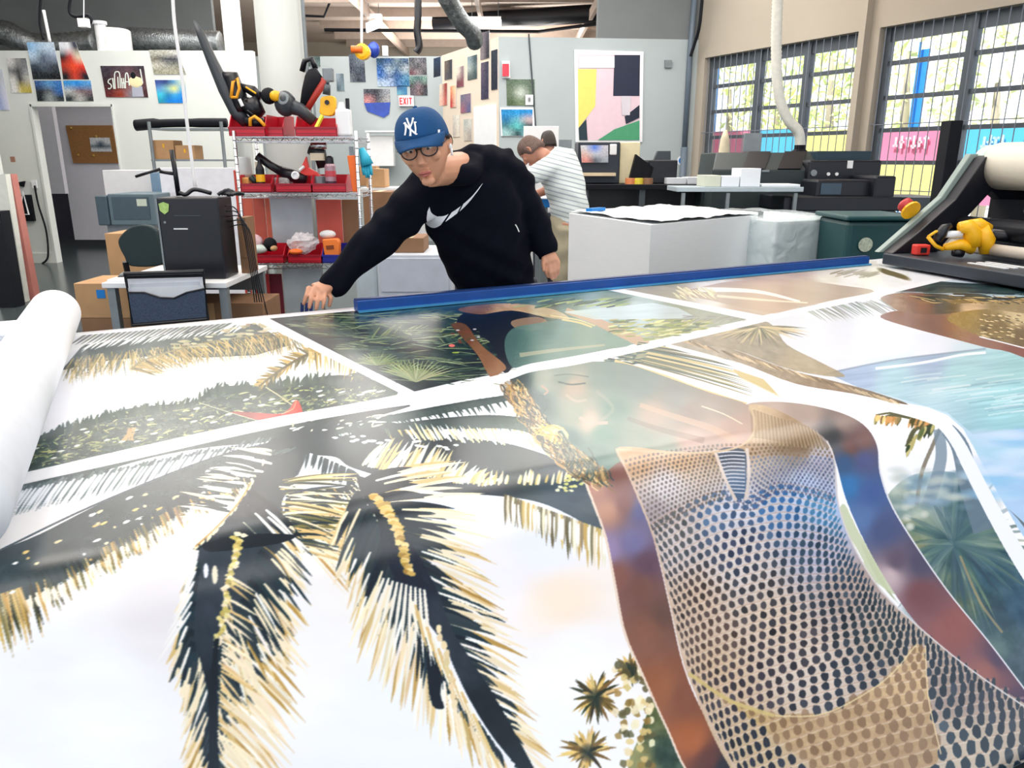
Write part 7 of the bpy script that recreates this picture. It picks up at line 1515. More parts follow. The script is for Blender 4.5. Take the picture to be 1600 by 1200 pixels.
MB().tube([R_(476, 178, .05), R_(492, 150, .06), R_(508, 125, .06)], [.02, .024, .03], 10).build('red_shaft', mat('dull_red', (170, 50, 40), .5), t, smooth=True)
MB().tube([R_(474, 172, .08), R_(482, 145, .08), R_(492, 122, .08), R_(488, 108, .08)], [.03, .05, .07, .03], 10).build('black_head', m_blackm, t, smooth=True)
MB().tube([R_(472, 112, .1), R_(476, 95, .1), R_(487, 92, .1), R_(493, 108, .1)], .02, 8).build('black_hook', m_black, t, smooth=True)
one('grey_tool_head', MB().box(R_(513, 117, .08), (.07, .06, .09)), m_grey, 'grey square tool head poking up behind the yellow meter', 'tool head', bevel=.008)
B = FB(524, 547, 170, 214, YR + .03, .1); t = thing('spray_bottle', 'white plastic bottle at the right end of the top shelf', 'bottle', ((B[0] + B[1]) / 2, YR + .08, zS[0] + .007))
bx_ = (B[0] + B[1]) / 2; MB().bx(B[0], B[1], YR + .03, YR + .12, zS[0] + .007, B[5]).build('bottle_body', m_white, t, bevel=.015); MB().lathe((bx_ - .01, YR + .075, B[5]), [(.03, 0), (.025, .02), (.02, .045)], 12).build('cap', m_white, t); MB().tube([(bx_ + .03, YR + .08, B[5]), (bx_ + .03, YR + .08, B[5] + .07)], .014, 8).build('black_trigger', m_black, t)
# second shelf
t = thing('angle_grinder', 'black angle grinder with a white guard, its long handle pointing up left', 'grinder', tuple(R_(450, 270)))
MB().tube([R_(402, 244), R_(422, 258), R_(440, 268)], [.03, .028, .034], 12).tube([R_(440, 268), R_(462, 276), R_(478, 282)], [.035, .045, .04], 12).build('grinder_body', m_black, t, smooth=True)
MB().lathe(R_(462, 274, -.06), [(.028, 0), (.028, .015), (.017, .018), (.017, .004)], 16, (0, -1, .1)).build('white_guard', m_white, t)
MB().tube([R_(468, 266, -.05), R_(475, 260, -.05)], .01, 7).build('white_lever', m_white, t)
t = thing('cleaner_can', 'small dark can with a yellow label in the left bin of the second shelf', 'can', tuple(R_(411, 276))); p = R_(411, 290)
MB().lathe((p.x, p.y - .04, zS[1] + .012), [(.03, 0), (.03, .15), (.012, .19), (.012, .22)], 14).build('can_body', m_black, t, smooth=False); MB().lathe((p.x, p.y - .04, zS[1] + .075), [(.0308, 0), (.0308, .05)], 14).build('yellow_label', m_yel, t); MB().lathe((p.x - .03, p.y - .0, zS[1] + .16), [(.014, 0), (.014, .05)], 10).build('pale_cap', mat('pale_tan', (220, 206, 180), .5), t)
one('putty_knife', MB().tube([R_(392, 276), R_(402, 288)], .022, 10), mat('dark_green_grip', (20, 44, 40), .5), 'dark green grip lying in the left bin of the second shelf', 'handle tool', smooth=True)
one('sponge_block', MB().box(R_(382, 283, .02), (.09, .08, .05)), mat('tan_sponge', (216, 160, 90), .8), 'tan sponge block in the left bin of the second shelf', 'sponge', bevel=.012)
one('clear_jar', MB().lathe(R_(382, 268, .1), [(.05, -.06), (.055, 0), (.05, .09), (.045, .1)], 16), mat('frosted_plastic', (220, 226, 226), .3, alpha=.7), 'frosted clear jar standing behind the tan sponge', 'jar', smooth=True)
one('steel_wool_pack', MB().box(R_(442, 283, .02), (.12, .1, .05)), mat('crinkly_grey_pack', (170, 172, 170), .4, var=.4, scale=60, bump=.6), 'crinkly grey pack in the middle bin of the second shelf', 'pack', bevel=.01)
t = thing('spray_can', 'grey and pink spray can in the right bin of the second shelf', 'spray can', tuple(R_(519, 270))); p = R_(520, 290)
MB().lathe((p.x, p.y - .05, zS[1] + .012), [(.038, 0), (.038, .17), (.03, .185)], 18).build('can_body', mat('mauve_can', (170, 140, 150), .35, .3), t, smooth=False); MB().lathe((p.x, p.y - .05, zS[1] + .19), [(.03, 0), (.026, .05), (.012, .06)], 14).build('black_cap', m_black, t); MB().lathe((p.x, p.y - .05, zS[1] + .11), [(.0388, 0), (.0388, .04)], 18).build('red_label', mat('can_label_red', (190, 70, 80), .4), t); MB().lathe((p.x, p.y - .05, zS[1] + .04), [(.0388, 0), (.0388, .04)], 18).build('dark_label', mat('can_label_dark', (60, 40, 60), .4), t)
one('red_clamp', MB().prism([R_(x, y, -.02) for x, y in ((478, 244), (482, 262), (496, 270), (500, 276), (468, 274), (470, 262))], (0, .04, 0)), mat('bright_red_plastic', (226, 60, 50)), 'bright red plastic clamp between the grinder and the spray can', 'clamp', bevel=.005)
one('tape_roll', MB().lathe(R_(500, 282, .02), [(.028, -.02), (.062, -.02), (.062, .03), (.028, .03)], 20), m_grey, 'grey tape roll lying in the right bin of the second shelf', 'tape roll')
t = thing('heat_gun', 'dark tool with a chrome nozzle lying under the top shelf at right', 'heat gun', tuple(R_(500, 240))); MB().tube([R_(484, 232, .05), R_(500, 240, .05), R_(505, 262, .05)], [.04, .05, .04], 12).build('black_body', m_black, t, smooth=True); MB().tube([R_(486, 228, .0), R_(510, 228, .0)], .022, 10).build('chrome_nozzle', m_chrome, t, smooth=True); MB().box(R_(496, 245, .0), (.09, .05, .05)).build('tan_sleeve', mat('pale_tan', (220, 206, 180)), t)
t = thing('utility_knife', 'long orange utility knife standing upright at the right post of the rack', 'knife', tuple(R_(549, 270))); MB().prism([R_(x, y, -.1) for x, y in ((542, 243), (557, 242), (561, 300), (551, 300))], (0, .02, 0)).build('orange_handle', m_oran, t, bevel=.006); MB().prism([R_(x, y, -.098) for x, y in ((545, 229), (552, 229), (554, 243), (546, 243))], (0, .008, 0)).build('steel_tip', m_grey, t)
t = thing('hanging_glove', 'turquoise rubber glove hanging on the right side of the rack', 'glove', (xr_ + .04, YR + .1, zS[1] + .3)); gx = xr_ + .045
MB().tube([(gx - .02, YR + .05, W(0, 232, YR).z), (gx, YR + .04, W(0, 245, YR).z), (gx + .015, YR + .04, W(0, 258, YR).z)], [.02, .035, .045], 12).build('palm', m_teal, t, smooth=True)
for k in range(4): MB().tube([(gx - .015 + .016 * k, YR + .04, W(0, 256, YR).z), (gx - .012 + .018 * k, YR + .03, W(0, 266 + (4 if k in (1, 2) else 0), YR).z), (gx - .008 + .018 * k, YR + .03, W(0, 274 + (4 if k in (1, 2) else 0), YR).z)], [.012, .012, .008], 8).build('finger', m_teal, t, smooth=True)
# hanging sheets between second and third shelf
m_rc = mat('terracotta_board', (206, 100, 76), .6, var=.08); m_tr = mat('translucent_board', (190, 202, 208), .3, var=.12, scale=4)
def sheetp(x0, x1, y0, y1, Y, m, name, label, cat, dz=None): P = [W(x0, y0, Y), W(x1, y0, Y), W(x1, y1, Y), W(x0, y1, Y)]; return one(name, MB().prism(P, (0, .012, 0)), m, label, cat, 'coloured boards stored upright on the rack')
def rboard(x0, x1, k, y0, Y, m, label): 
    a, b = W(x0, (y0 + 400) / 2, Y).x, W(x1, (y0 + 400) / 2, Y).x; return one('sample_board', MB().bx(a, b, Y, Y + .012, zS[k] + .008, W((x0 + x1) / 2, y0, Y).z), m, label, 'board', 'coloured boards stored upright on the rack')
rboard(384, 398, 2, 308, YR + .36, m_rc, 'narrow terracotta board at the left of the third shelf'); rboard(399, 416, 2, 308, YR + .34, mat('terracotta_board_2', (190, 84, 66), .6), 'darker terracotta board, second from left on the third shelf'); rboard(417, 424, 2, 308, YR + .34, m_rc, 'thin terracotta board right behind the cloudy sheet')
rboard(425, 489, 2, 306, YR + .30, m_tr, 'wide cloudy translucent sheet in the middle of the third shelf'); rboard(496, 535, 2, 312, YR + .33, mat('coral_board', (216, 96, 80), .6), 'coral red board on the third shelf near the reaching arm'); rboard(536, 562, 2, 312, YR + .36, m_cardd, 'brown board at the right end of the third shelf')
rboard(396, 418, 3, 428, YR + .2, mat('deep_red_board', (166, 40, 40), .6), 'deep red board at the bottom left of the rack'); rboard(419, 438, 3, 428, YR + .22, mat('maroon_board', (110, 24, 44), .6), 'maroon board at the bottom of the rack'); rboard(440, 500, 3, 416, YR + .18, m_tr, 'cloudy translucent sheet at the bottom of the rack behind the hand')
m_bag = mat('clear_bag', (236, 232, 236), .2, var=.1, bump=1.0, bscale=30, alpha=.75)
def pack(x, y, w, h, m, label, dy=-.05, nm='plastic_pack'): p = R_(x, y, dy); return one(nm, MB().ell(p, (w, .05, h), 12, 8), m, label, 'pack', smooth=True)
pack(398, 378, .06, .055, mat('pink_white_wrap', (226, 190, 196), .4, var=.15, scale=40, bump=.5), 'pinkish wrapped pack in the left bin of the third shelf'); pack(403, 389, .075, .035, mat('mint_wrap', (206, 220, 212), .4, bump=.4), 'pale mint wrapped pack in the left bin of the third shelf', -.07)
pack(422, 382, .05, .05, m_blackm, 'black lump of cable in the left bin of the third shelf'); pack(428, 388, .022, .02, m_card, 'tan knob in front of the black cable lump', -.1)
def crumple(x, y, w, h, m, label, seed):
    rs = np.random.RandomState(seed); mb = MB().ell(R_(x, y, -.04), (w, .05, h), 18, 11); c = R_(x, y, -.04)
    mb.v = [c + (v - c) * (0.72 + .5 * rs.rand()) for v in mb.v]; return one('plastic_bag', mb, m, label, 'plastic bag')
crumple(474, 380, .10, .07, m_bag, 'clear crinkled plastic bag in the right bin of the third shelf', 5); pack(462, 393, .05, .02, m_oran, 'orange packet low in the right bin of the third shelf', -.11)
pack(512, 366, .06, .03, m_white, 'white-lidded pack standing above the orange jar', .0)
t = thing('orange_jar', 'orange square jar with a dark label beside the reaching arm', 'jar', tuple(R_(514, 386))); MB().prism([R_(x, y, -.08) for x, y in ((503, 374), (526, 373), (530, 378), (530, 400), (507, 401))], (0, .07, 0)).build('jar_body', mat('jar_orange', (244, 130, 50), .4), t, bevel=.008); MB().prism([R_(x, y, -.084) for x, y in ((509, 384), (521, 383), (522, 389), (510, 390))], (0, .003, 0)).build('dark_label', mat('jar_label', (130, 60, 20), .5), t)
for i, (x, l) in enumerate([(470, 'blue-black marker, leftmost behind the table edge'), (477, 'blue marker, second behind the table edge'), (484, 'dark marker, third behind the table edge')]):
    p = W(x, 488, 5.4); one('marker_pen', MB().tube([(p.x, 5.4, zS[3] + .01), (p.x + .01, 5.42, W(x, 474, 5.4).z)], .012, 8), mat('ink_blue', (30, 50, 110), .4), l, 'marker')
# teal tub and boxes to the right of the rack
B = FB(590, 706, 398, 455, 4.7, .5)
cbn = thing('drawer_cabinet', 'pale grey two-part cabinet behind the arm of the man in the cap', 'cabinet', ((B[0] + B[1]) / 2, 4.7, 0))
MB().bx(B[0], B[1], 4.7, 5.25, .05, B[5]).build('body', mat('pale_blue_grey', (196, 202, 210), .5), cbn, bevel=.006)
zm = W(650, 456, 4.7).z; MB().bx(B[0] + .02, B[1] - .02, 4.69, 4.7, zm, B[5] - .02).build('door', mat('pale_lilac_grey', (190, 196, 208), .5), cbn, bevel=.003); MB().bx(B[0] + .02, B[1] - .02, 4.69, 4.7, .1, zm - .03).build('drawer', mat('pale_lilac_grey', (190, 196, 208)), cbn, bevel=.003)
for x in (B[0] + .05, B[1] - .05): MB().bx(x - .02, x + .02, 4.75, 5.2, 0, .05).build('foot', m_black, cbn)
carton(612, 662, 372, 398, 4.8, .3, 'brown carton on top of the pale grey cabinet, under the raised arm', m_cardd, zz0=B[5] + .001)
carton(568, 612, 300, 356, 6.6, .4, 'large brown carton right of the tool rack, behind the shoulder', m_cardd, zz0=.001)
carton(572, 601, 264, 293, 8.0, .3, 'tan carton on the white ledge right of the rack', m_card)
one('white_ledge', MB().bx(W(560, 298, 7.9).x, W(660, 298, 7.9).x, 7.9, 8.5, W(600, 300, 7.9).z - .04, W(600, 294, 7.9).z).bx(W(600, 330, 8).x, W(660, 330, 8).x, 8.1, 8.4, 0, W(600, 300, 8).z), m_white, 'white ledge table behind the man in the cap', 'ledge')
bxb('plastic_tub', 556, 590, 410, 482, 5.0, .3, m_tr, 'tall cloudy plastic tub between the rack and the pale cabinet', 'tub', z0=0, bevel=.02)
# ------------------------------------------------------------------ people
from mathutils.bvhtree import BVHTree
m_skin = mat('light_tan_skin', (204, 148, 118), .5, var=.05, scale=14)
m_skin2 = mat('reddish_skin', (190, 134, 110), .5, var=.06, scale=14)
m_hair = mat('dark_brown_hair', (44, 32, 28), .6, var=.3, scale=60, bump=.5)
m_hair2 = mat('cropped_grey_brown_hair', (104, 84, 76), .7, var=.25, scale=80, bump=.4)
m_hood = mat('midnight_hoodie_fabric', (5, 8, 22), .9, spec=.15, var=.15, scale=6, bump=.35, bscale=5)
def fuse(mb, name, m, parent, voxel, smooth=4, disp=None):
    me = bpy.data.meshes.new(name); me.from_pydata([tuple(v) for v in mb.v], [], mb.f); me.update()
    bm = bmesh.new(); bm.from_mesh(me); bmesh.ops.recalc_face_normals(bm, faces=bm.faces); bm.to_mesh(me); bm.free()
    o = bpy.data.objects.new(name, me); COL.objects.link(o)
    r = o.modifiers.new('r', 'REMESH'); r.mode = 'VOXEL'; r.voxel_size = voxel; r.use_smooth_shade = True
    s = o.modifiers.new('s', 'SMOOTH'); s.factor = .5; s.iterations = smooth
    dg = bpy.context.evaluated_depsgraph_get(); e = o.evaluated_get(dg); nm2 = bpy.data.meshes.new_from_object(e)
    o.modifiers.clear(); o.data = nm2; bpy.data.meshes.remove(me); nm2.name = name
    if disp:
        n = len(nm2.vertices); co = np.empty(n * 3); nm2.vertices.foreach_get('co', co); no = np.empty(n * 3); nm2.vertices.foreach_get('normal', no)
        co = co.reshape(-1, 3); no = no.reshape(-1, 3); co = co + no * disp(co)[:, None]; nm2.vertices.foreach_set('co', co.ravel()); nm2.update()
    nm2.materials.clear(); nm2.materials.append(m); nm2.polygons.foreach_set('use_smooth', [True] * len(nm2.polygons))
    if parent is not None:
        nm2.transform(Matrix.Translation(-Vector(parent.location))); o.parent = parent
    return o
def bvh_of(objs):
    vs, fs = [], []
    for o in objs:
        off = Vector(o.parent.location) if o.parent else Vector(); k = len(vs)
        vs += [v.co + off for v in o.data.vertices]; fs += [[i + k for i in p.vertices] for p in o.data.polygons]
    return BVHTree.FromPolygons(vs, fs)
def onto(bv, px, py, lift=.003):
    r = ray(px, py).normalized(); h = bv.ray_cast(CV, r)
    if h[0] is None:
        h = bv.find_nearest(CV + r * 2.7); return h[0] + h[1] * lift
    n = h[1] if h[1].dot(r) < 0 else -h[1]
    return h[0] + n * lift
def strip(mb, bv, A, B, n=30, w=4, lift=.003):
    A = sm(A, 12); B = sm(B, 12); ia = np.linspace(0, len(A) - 1, n + 1); ib = np.linspace(0, len(B) - 1, n + 1); vs = []
    for k in range(n + 1):
        a = np.array([np.interp(ia[k], range(len(A)), A[:, c]) for c in (0, 1)]); b = np.array([np.interp(ib[k], range(len(B)), B[:, c]) for c in (0, 1)])
        for j in range(w + 1): p = a * (1 - j / w) + b * j / w; vs.append(onto(bv, p[0], p[1], lift))
    mb.add(vs, [(k * (w + 1) + j, k * (w + 1) + j + 1, (k + 1) * (w + 1) + j + 1, (k + 1) * (w + 1) + j) for k in range(n) for j in range(w)])
def stroke(mb, bv, pts, w, lift=.003, n=14):
    P = sm(pts, 6) if len(pts) > 2 else dens(np.array(pts, float), 1.0, False); d = np.gradient(P, axis=0); d /= np.maximum(np.hypot(d[:, 0], d[:, 1]), 1e-6)[:, None]; nn = np.stack([-d[:, 1], d[:, 0]], 1) * w / 2
    strip(mb, bv, P + nn, P - nn, n, 2, lift)
def head_mesh(mb, c, R, s=1.0):
    """skull, jaw, nose, brow, lips, ears; face towards local -y"""
    def L(x, y, z): return c + R @ Vector((x * s, y * s, z * s))
    rings = []
    for i in range(22):
        a = math.pi * (i + .4) / 21.8; z = -math.cos(a); ring = []
        for k in range(32):
            t = 2 * math.pi * k / 32; x, y = math.sin(a) * math.cos(t), math.sin(a) * math.sin(t)
            X_, Y_, Z_ = x * .075, y * .095, z * .112
            if z < .1:  # jaw narrows, chin forward
                f = min(1, (.1 - z) / 1.0); X_ *= 1 - .36 * f * f; 
                if y > 0: Y_ *= 1 - .45 * f
                else: Y_ *= 1 - .10 * f
            if y > 0 and z > -.2: Y_ *= 1.06
            if y < -.5 and -.1 < z < .22 and abs(x) > .22 and abs(x) < .62: Y_ += .006   # eye sockets
            ring.append(L(X_, Y_, Z_))
        rings.append(ring)
    mb.loft(rings)
    mb.tube([L(0, -.086, .022), L(0, -.100, -.006), L(0, -.112, -.026), L(0, -.100, -.036)], [.007 * s, .010 * s, .013 * s, .008 * s], 10)
    for sx in (-1, 1):
        mb.ell(L(sx * .011, -.099, -.031), (.008 * s, .008 * s, .006 * s), 8, 6)
        mb.tube([L(sx * .012, -.088, .032), L(sx * .034, -.084, .036), L(sx * .052, -.070, .030)], .007 * s, 8)
        mb.ell(L(sx * .042, -.070, -.014), (.020 * s, .018 * s, .018 * s), 10, 7, R)
        # ear
        mb.tube([L(sx * .072, .004, .022), L(sx * .084, .014, .026), L(sx * .087, .022, .010), L(sx * .082, .018, -.012), L(sx * .073, .004, -.026)], [.005 * s, .006 * s, .006 * s, .006 * s, .006 * s], 8)
        mb.ell(L(sx * .075, .010, .0), (.006 * s, .014 * s, .022 * s), 8, 6, R)
    mb.ell(L(0, -.088, -.056), (.022 * s, .010 * s, .006 * s), 12, 6, R); mb.ell(L(0, -.086, -.066), (.019 * s, .010 * s, .006 * s), 12, 6, R)
    mb.ell(L(0, -.068, -.090), (.024 * s, .018 * s, .016 * s), 12, 7, R)
    return L
def hand(mb, wrist, palm, tips, thumb, r=.0088, pw=.040, side=None):
    """palm slab from the wrist to the knuckle row; each finger a bent chain of its own"""
    wrist, palm = Vector(wrist), Vector(palm); d = (palm - wrist); side = Vector(side).normalized()
    mb.tube([wrist - d * .4, wrist, wrist + d * .5, palm, palm + d * .12], [(.030, .022), (.030, .020), (pw * .95, .017), (pw, .015), (pw * .9, .010)], 14, up=side)
    n = len(tips)
    for i, (mid, tip) in enumerate(tips):
        root = palm + side * (pw * .80) * (1 - 2 * i / (n - 1)) ; mid, tip = Vector(mid), Vector(tip); k = [1.0, 1.06, 1.02, .9][i]
        mb.tube([root - d * .15, root, root.lerp(mid, .55), mid, mid.lerp(tip, .5), tip], [r * 1.05 * k, r * 1.1 * k, r * k, r * 1.03 * k, r * .92 * k, r * .7 * k], 10)
    a = wrist + d * .35 - side * pw * .6 if False else wrist + d * .3 + Vector(thumb[0]); mb.tube([wrist + d * .25, a, Vector(thumb[1]), Vector(thumb[2])], [r * 1.5, r * 1.35, r * 1.1, r * .8], 10)

# ---------- the man in the cap
Ym = 3.05
pc_ = W(775, 470, 3.36)
man = thing('person', 'man in blue cap, glasses and black hoodie leaning over the table, reaching to its edge', 'person', (pc_.x, pc_.y, 0))
HC = W(664, 234, 2.78); RH = Matrix.Rotation(math.radians(-11), 3, 'Y') @ Matrix.Rotation(math.radians(-5), 3, 'Z') @ Matrix.Rotation(math.radians(8), 3, 'X')
body = MB(); Lh = head_mesh(body, HC, RH, 1.06)
nb = W(716, 262, 3.02)
body.tube([Lh(0, .02, -.03), Lh(0, .03, -.075), nb, W(722, 300, 3.08)], [.058, .056, .062, .09], 16)
# torso core, pelvis, legs (under the clothes)
body.tube([W(720, 290, 3.06), W(738, 340, 3.14), W(760, 400, 3.24), W(774, 470, 3.34), (pc_.x, pc_.y + .02, .86)], [(.15, .09), (.16, .10), (.14, .10), (.145, .10), (.14, .10)], 18, up=(1, 0, .2))
for sx in (-1, 1):
    hx = pc_.x + sx * .085; body.tube([(hx, pc_.y + .02, .88), (hx + sx * .015, pc_.y + .0, .48), (hx + sx * .02, pc_.y + .04, .10), (hx + sx * .02, pc_.y + .03, .06)], [.082, .056, .042, .04], 12)
    body.tube([(hx + sx * .02, pc_.y + .06, .04), (hx + sx * .025, pc_.y - .14, .03)], [.038, .03], 10)
SH_R, EL_R, WR_R = W(662, 300, 3.05), W(588, 376, 2.94), W(517, 447, 2.84)      # his right arm, reaching
SH_L, EL_L, WR_L = W(784, 262, 3.12), W(832, 335, 3.25), W(856, 398, 3.22)      # his left arm, hanging
body.tube([W(700, 275, 3.05), SH_R, SH_R.lerp(EL_R, .5), EL_R, EL_R.lerp(WR_R, .5), WR_R], [.05, .048, .042, .037, .034, .027], 14)
body.tube([W(745, 262, 3.06), SH_L, SH_L.lerp(EL_L, .5), EL_L, EL_L.lerp(WR_L, .5), WR_L], [.05, .048, .042, .037, .034, .027], 14)
zt_ = ZT + .006
def hp(px, py, Y): return W(px, py, Y)
side = (W(520, 455, 2.84) - W(478, 452, 2.83)).normalized() * -1
palmR = hp(496, 451, 2.80)
tips = [(hp(479, 462, 2.77), hp(474, 477, 2.77)), (hp(486, 467, 2.755), hp(483, 483, 2.755)), (hp(496, 470, 2.75), hp(494, 485, 2.75)), (hp(507, 468, 2.755), hp(504, 483, 2.76))]
hand(body, hp(514, 446, 2.835), palmR, tips, (Vector((.006, 0, -.018)), hp(517, 466, 2.79), hp(514, 480, 2.79)), side=side)
sideL = (W(850, 412, 3.2) - W(872, 412, 3.2)).normalized()
tipsL = [(hp(853, 424, 3.19), hp(857, 434, 3.20)), (hp(860, 426, 3.18), hp(863, 437, 3.19)), (hp(866, 425, 3.185), hp(868, 436, 3.2)), (hp(872, 421, 3.19), hp(872, 430, 3.2))]
hand(body, hp(856, 396, 3.22), hp(862, 410, 3.20), tipsL, (Vector((-.022, -.01, -.012)), hp(849, 413, 3.18), hp(850, 424, 3.17)), side=sideL, pw=.036)
bo = fuse(body, 'body', m_skin, man, .0042, 3)
# hoodie
hd_ = MB()
hd_.tube([W(716, 258, 3.05), W(722, 280, 3.07), W(734, 320, 3.12), W(748, 365, 3.18), W(764, 410, 3.26), W(775, 445, 3.32), W(777, 474, 3.35), W(777, 486, 3.36)],
         [(.10, .075), (.185, .115), (.20, .135), (.19, .14), (.178, .14), (.172, .138), (.165, .13), (.16, .125)], 30, up=(1, 0, .05))
hd_.tube([W(700, 280, 3.06), W(668, 298, 3.05), W(630, 335, 2.99), W(588, 376, 2.94), W(556, 408, 2.90), W(530, 434, 2.87), W(516, 448, 2.85)], [.10, .092, .080, .072, .064, .054, .045], 20)
hd_.tube([W(516, 448, 2.85), W(511, 453, 2.845)], [.042, .04], 18)
hd_.tube([W(748, 268, 3.08), W(782, 264, 3.12), W(806, 292, 3.18), W(828, 335, 3.25), W(842, 366, 3.25), W(853, 392, 3.23)], [.098, .090, .080, .070, .060, .050], 20)
hd_.tube([W(853, 391, 3.23), W(857, 399, 3.225)], [.046, .044], 18)
# hood bunched round the neck
ringc = W(708, 262, 2.99)
for k in range(18):
    a0_, a1_ = 2 * math.pi * k / 18, 2 * math.pi * (k + 1) / 18
    def rp(a): return ringc + Vector((.086 * math.cos(a), .078 * math.sin(a) + .01, .035 * math.sin(a) + .014 * math.cos(a)))
    hd_.tube([rp(a0_), rp(a1_)], .034, 10)
hd_.tube([ringc + Vector((-.02, .09, .02)), ringc + Vector((.06, .09, .03)), ringc + Vector((.13, .07, .02))], [.045, .055, .05], 12)
# lower pocket fold and hem
def wrk(co):
    x, y, z = co[:, 0], co[:, 1], co[:, 2]; a = (x * .8 + z * 1.4) * 30
    w = .005 * np.sin(a + 2.0 * np.sin(z * 13 + x * 7)) + .0035 * np.sin((x * 1.3 - z) * 46 + 3 * np.sin(x * 9)) + .002 * np.sin(y * 60 + z * 20)
    return w
hood = fuse(hd_, 'hoodie', m_hood, man, .0075, 5, wrk)
bvH = bvh_of([hood])
sw_ = MB()
up_ = [(670, 323), (673, 332), (682, 337), (694, 337), (706, 331), (716, 324), (726, 316), (736, 307), (745, 297), (754, 287)]
lo_ = [(667, 330), (666, 342), (669, 351), (680, 355), (696, 346), (710, 336), (720, 328), (732, 316), (744, 301), (754, 287.5)]
def cut(P, a, b): P = sm(P, 10); n = len(P) - 1; return P[int(a * n):int(b * n) + 1]
for a, b in ((0, .42), (.45, .62), (.65, 1.0)): strip(sw_, bvH, cut(up_, a, b)[::2], cut(lo_, a, b)[::2], 26, 5, .004)
sw_.build('white_chest_swoosh', mat('swoosh_white', (236, 238, 244), .6), man, fix=False)
mk_ = MB(); stroke(mk_, bvH, [(804, 350), (807, 355), (810, 362)], 1.6, .004, 6); mk_.build('sleeve_zip_pull', m_white, man, fix=False)
pk = MB(); stroke(pk, bvH, [(716, 392), (700, 372)], 1.0, .002) if False else None
# trousers and shoes
tr = MB(); tr.tube([(pc_.x, pc_.y + .02, .98), (pc_.x, pc_.y + .02, .84)], [(.155, .12), (.16, .125)], 20, up=(1, 0, 0))
for sx in (-1, 1):
    hx = pc_.x + sx * .085; tr.tube([(hx, pc_.y + .02, .92), (hx + sx * .012, pc_.y, .48), (hx + sx * .02, pc_.y + .04, .10)], [.10, .075, .065], 16)
fuse(tr, 'trousers', mat('dark_grey_trousers', (50, 56, 66), .8), man, .012, 2)
for sx in (-1, 1):
    hx = pc_.x + sx * .108; MB().tube([(hx, pc_.y + .10, .045), (hx, pc_.y, .05), (hx, pc_.y - .12, .04), (hx, pc_.y - .18, .032)], [.040, .045, .042, .025], 12).build('shoe', m_black, man, smooth=True)
# cap
cp_ = MB(); rings = []
for i in range(15):
    a = math.pi / 2 * i / 14.3; z = math.sin(a) ** .92; r = math.cos(a) ** .75
    rings.append([Lh(.088 * r * math.cos(t), (.106 * r) * math.sin(t) + .006, (.028 - .018 * math.sin(t)) * (1 - z) + .132 * z) for t in [2 * math.pi * k / 40 for k in range(40)]])
cp_.loft(rings)
m_cap = mat('blue_cap_cotton', (0, 68, 118), .85, var=.06, scale=20, bump=.15, bscale=120)
cap = cp_.build('cap_crown', m_cap, man, smooth=True)
br_ = MB(); rows_ = []
for j in range(9):
    v = j / 8; row = []
    for i in range(25):
        t = math.pi * (1.12 + .76 * i / 24); wdt = .088 + .004 * v; row.append(Lh(wdt * math.cos(t) * (1 - .20 * v * v), .0 + .100 * math.sin(t) - .056 * v * (.25 + .75 * abs(math.sin(t)) ** 1.2), .048 - .020 * v + .020 * v * (-(math.cos(t)) ** 2) * 1.2))
    rows_.append(row)
br_.loft(rows_, close=False, caps=False)
brim = br_.build('cap_brim', m_cap, man, smooth=True, solid=.004)
bt = MB().ell(Lh(0, .006, .133), (.008, .008, .005), 10, 6, RH).build('cap_button', m_cap, man, smooth=True)
bvC = bvh_of([cap])
q8 = lambda P: [(600 + x / 8.575, 150 + y / 8.575) for x, y in P]
ny = MB()
for P, w in [([(286, 365), (300, 430), (290, 515)], 2.6), ([(280, 365), (350, 440), (435, 512)], 2.9), ([(412, 355), (424, 430), (424, 500)], 2.6), ([(312, 312), (334, 370), (354, 420)], 2.6), ([(392, 308), (376, 370), (356, 420)], 2.4), ([(354, 415), (360, 470), (358, 525)], 2.8)]:
    stroke(ny, bvC, q8(P), w, .003)
for P in ([(268, 378), (284, 362), (300, 366)], [(278, 520), (300, 520)], [(300, 318), (312, 306), (326, 318)], [(378, 312), (394, 302), (402, 316)], [(344, 528), (372, 530)], [(402, 352), (420, 356), (438, 358)], [(424, 516), (440, 512), (450, 506)]):
    stroke(ny, bvC, q8(P), 1.5, .0032)
ny.build('white_cap_letters', mat('embroidery_white', (240, 242, 246), .6), man, fix=False)
cm = MB(); stroke(cm, bvC, q8([(728, 452), (728, 495)]), 3.4, .003); cm.build('white_side_mark', m_white, man, fix=False)
# hair at the sides and nape
hr = MB()
for sx in (-1, 1):
    hr.tube([Lh(sx * .074, -.03, .035), Lh(sx * .080, .0, .032), Lh(sx * .078, .03, .02), Lh(sx * .070, .06, .0)], [.008, .010, .016, .02], 10)
hr.tube([Lh(-.06, .068, .0), Lh(0, .088, -.005), Lh(.06, .068, .0)], .018, 10)
fuse(hr, 'hair', m_hair, man, .006, 3)
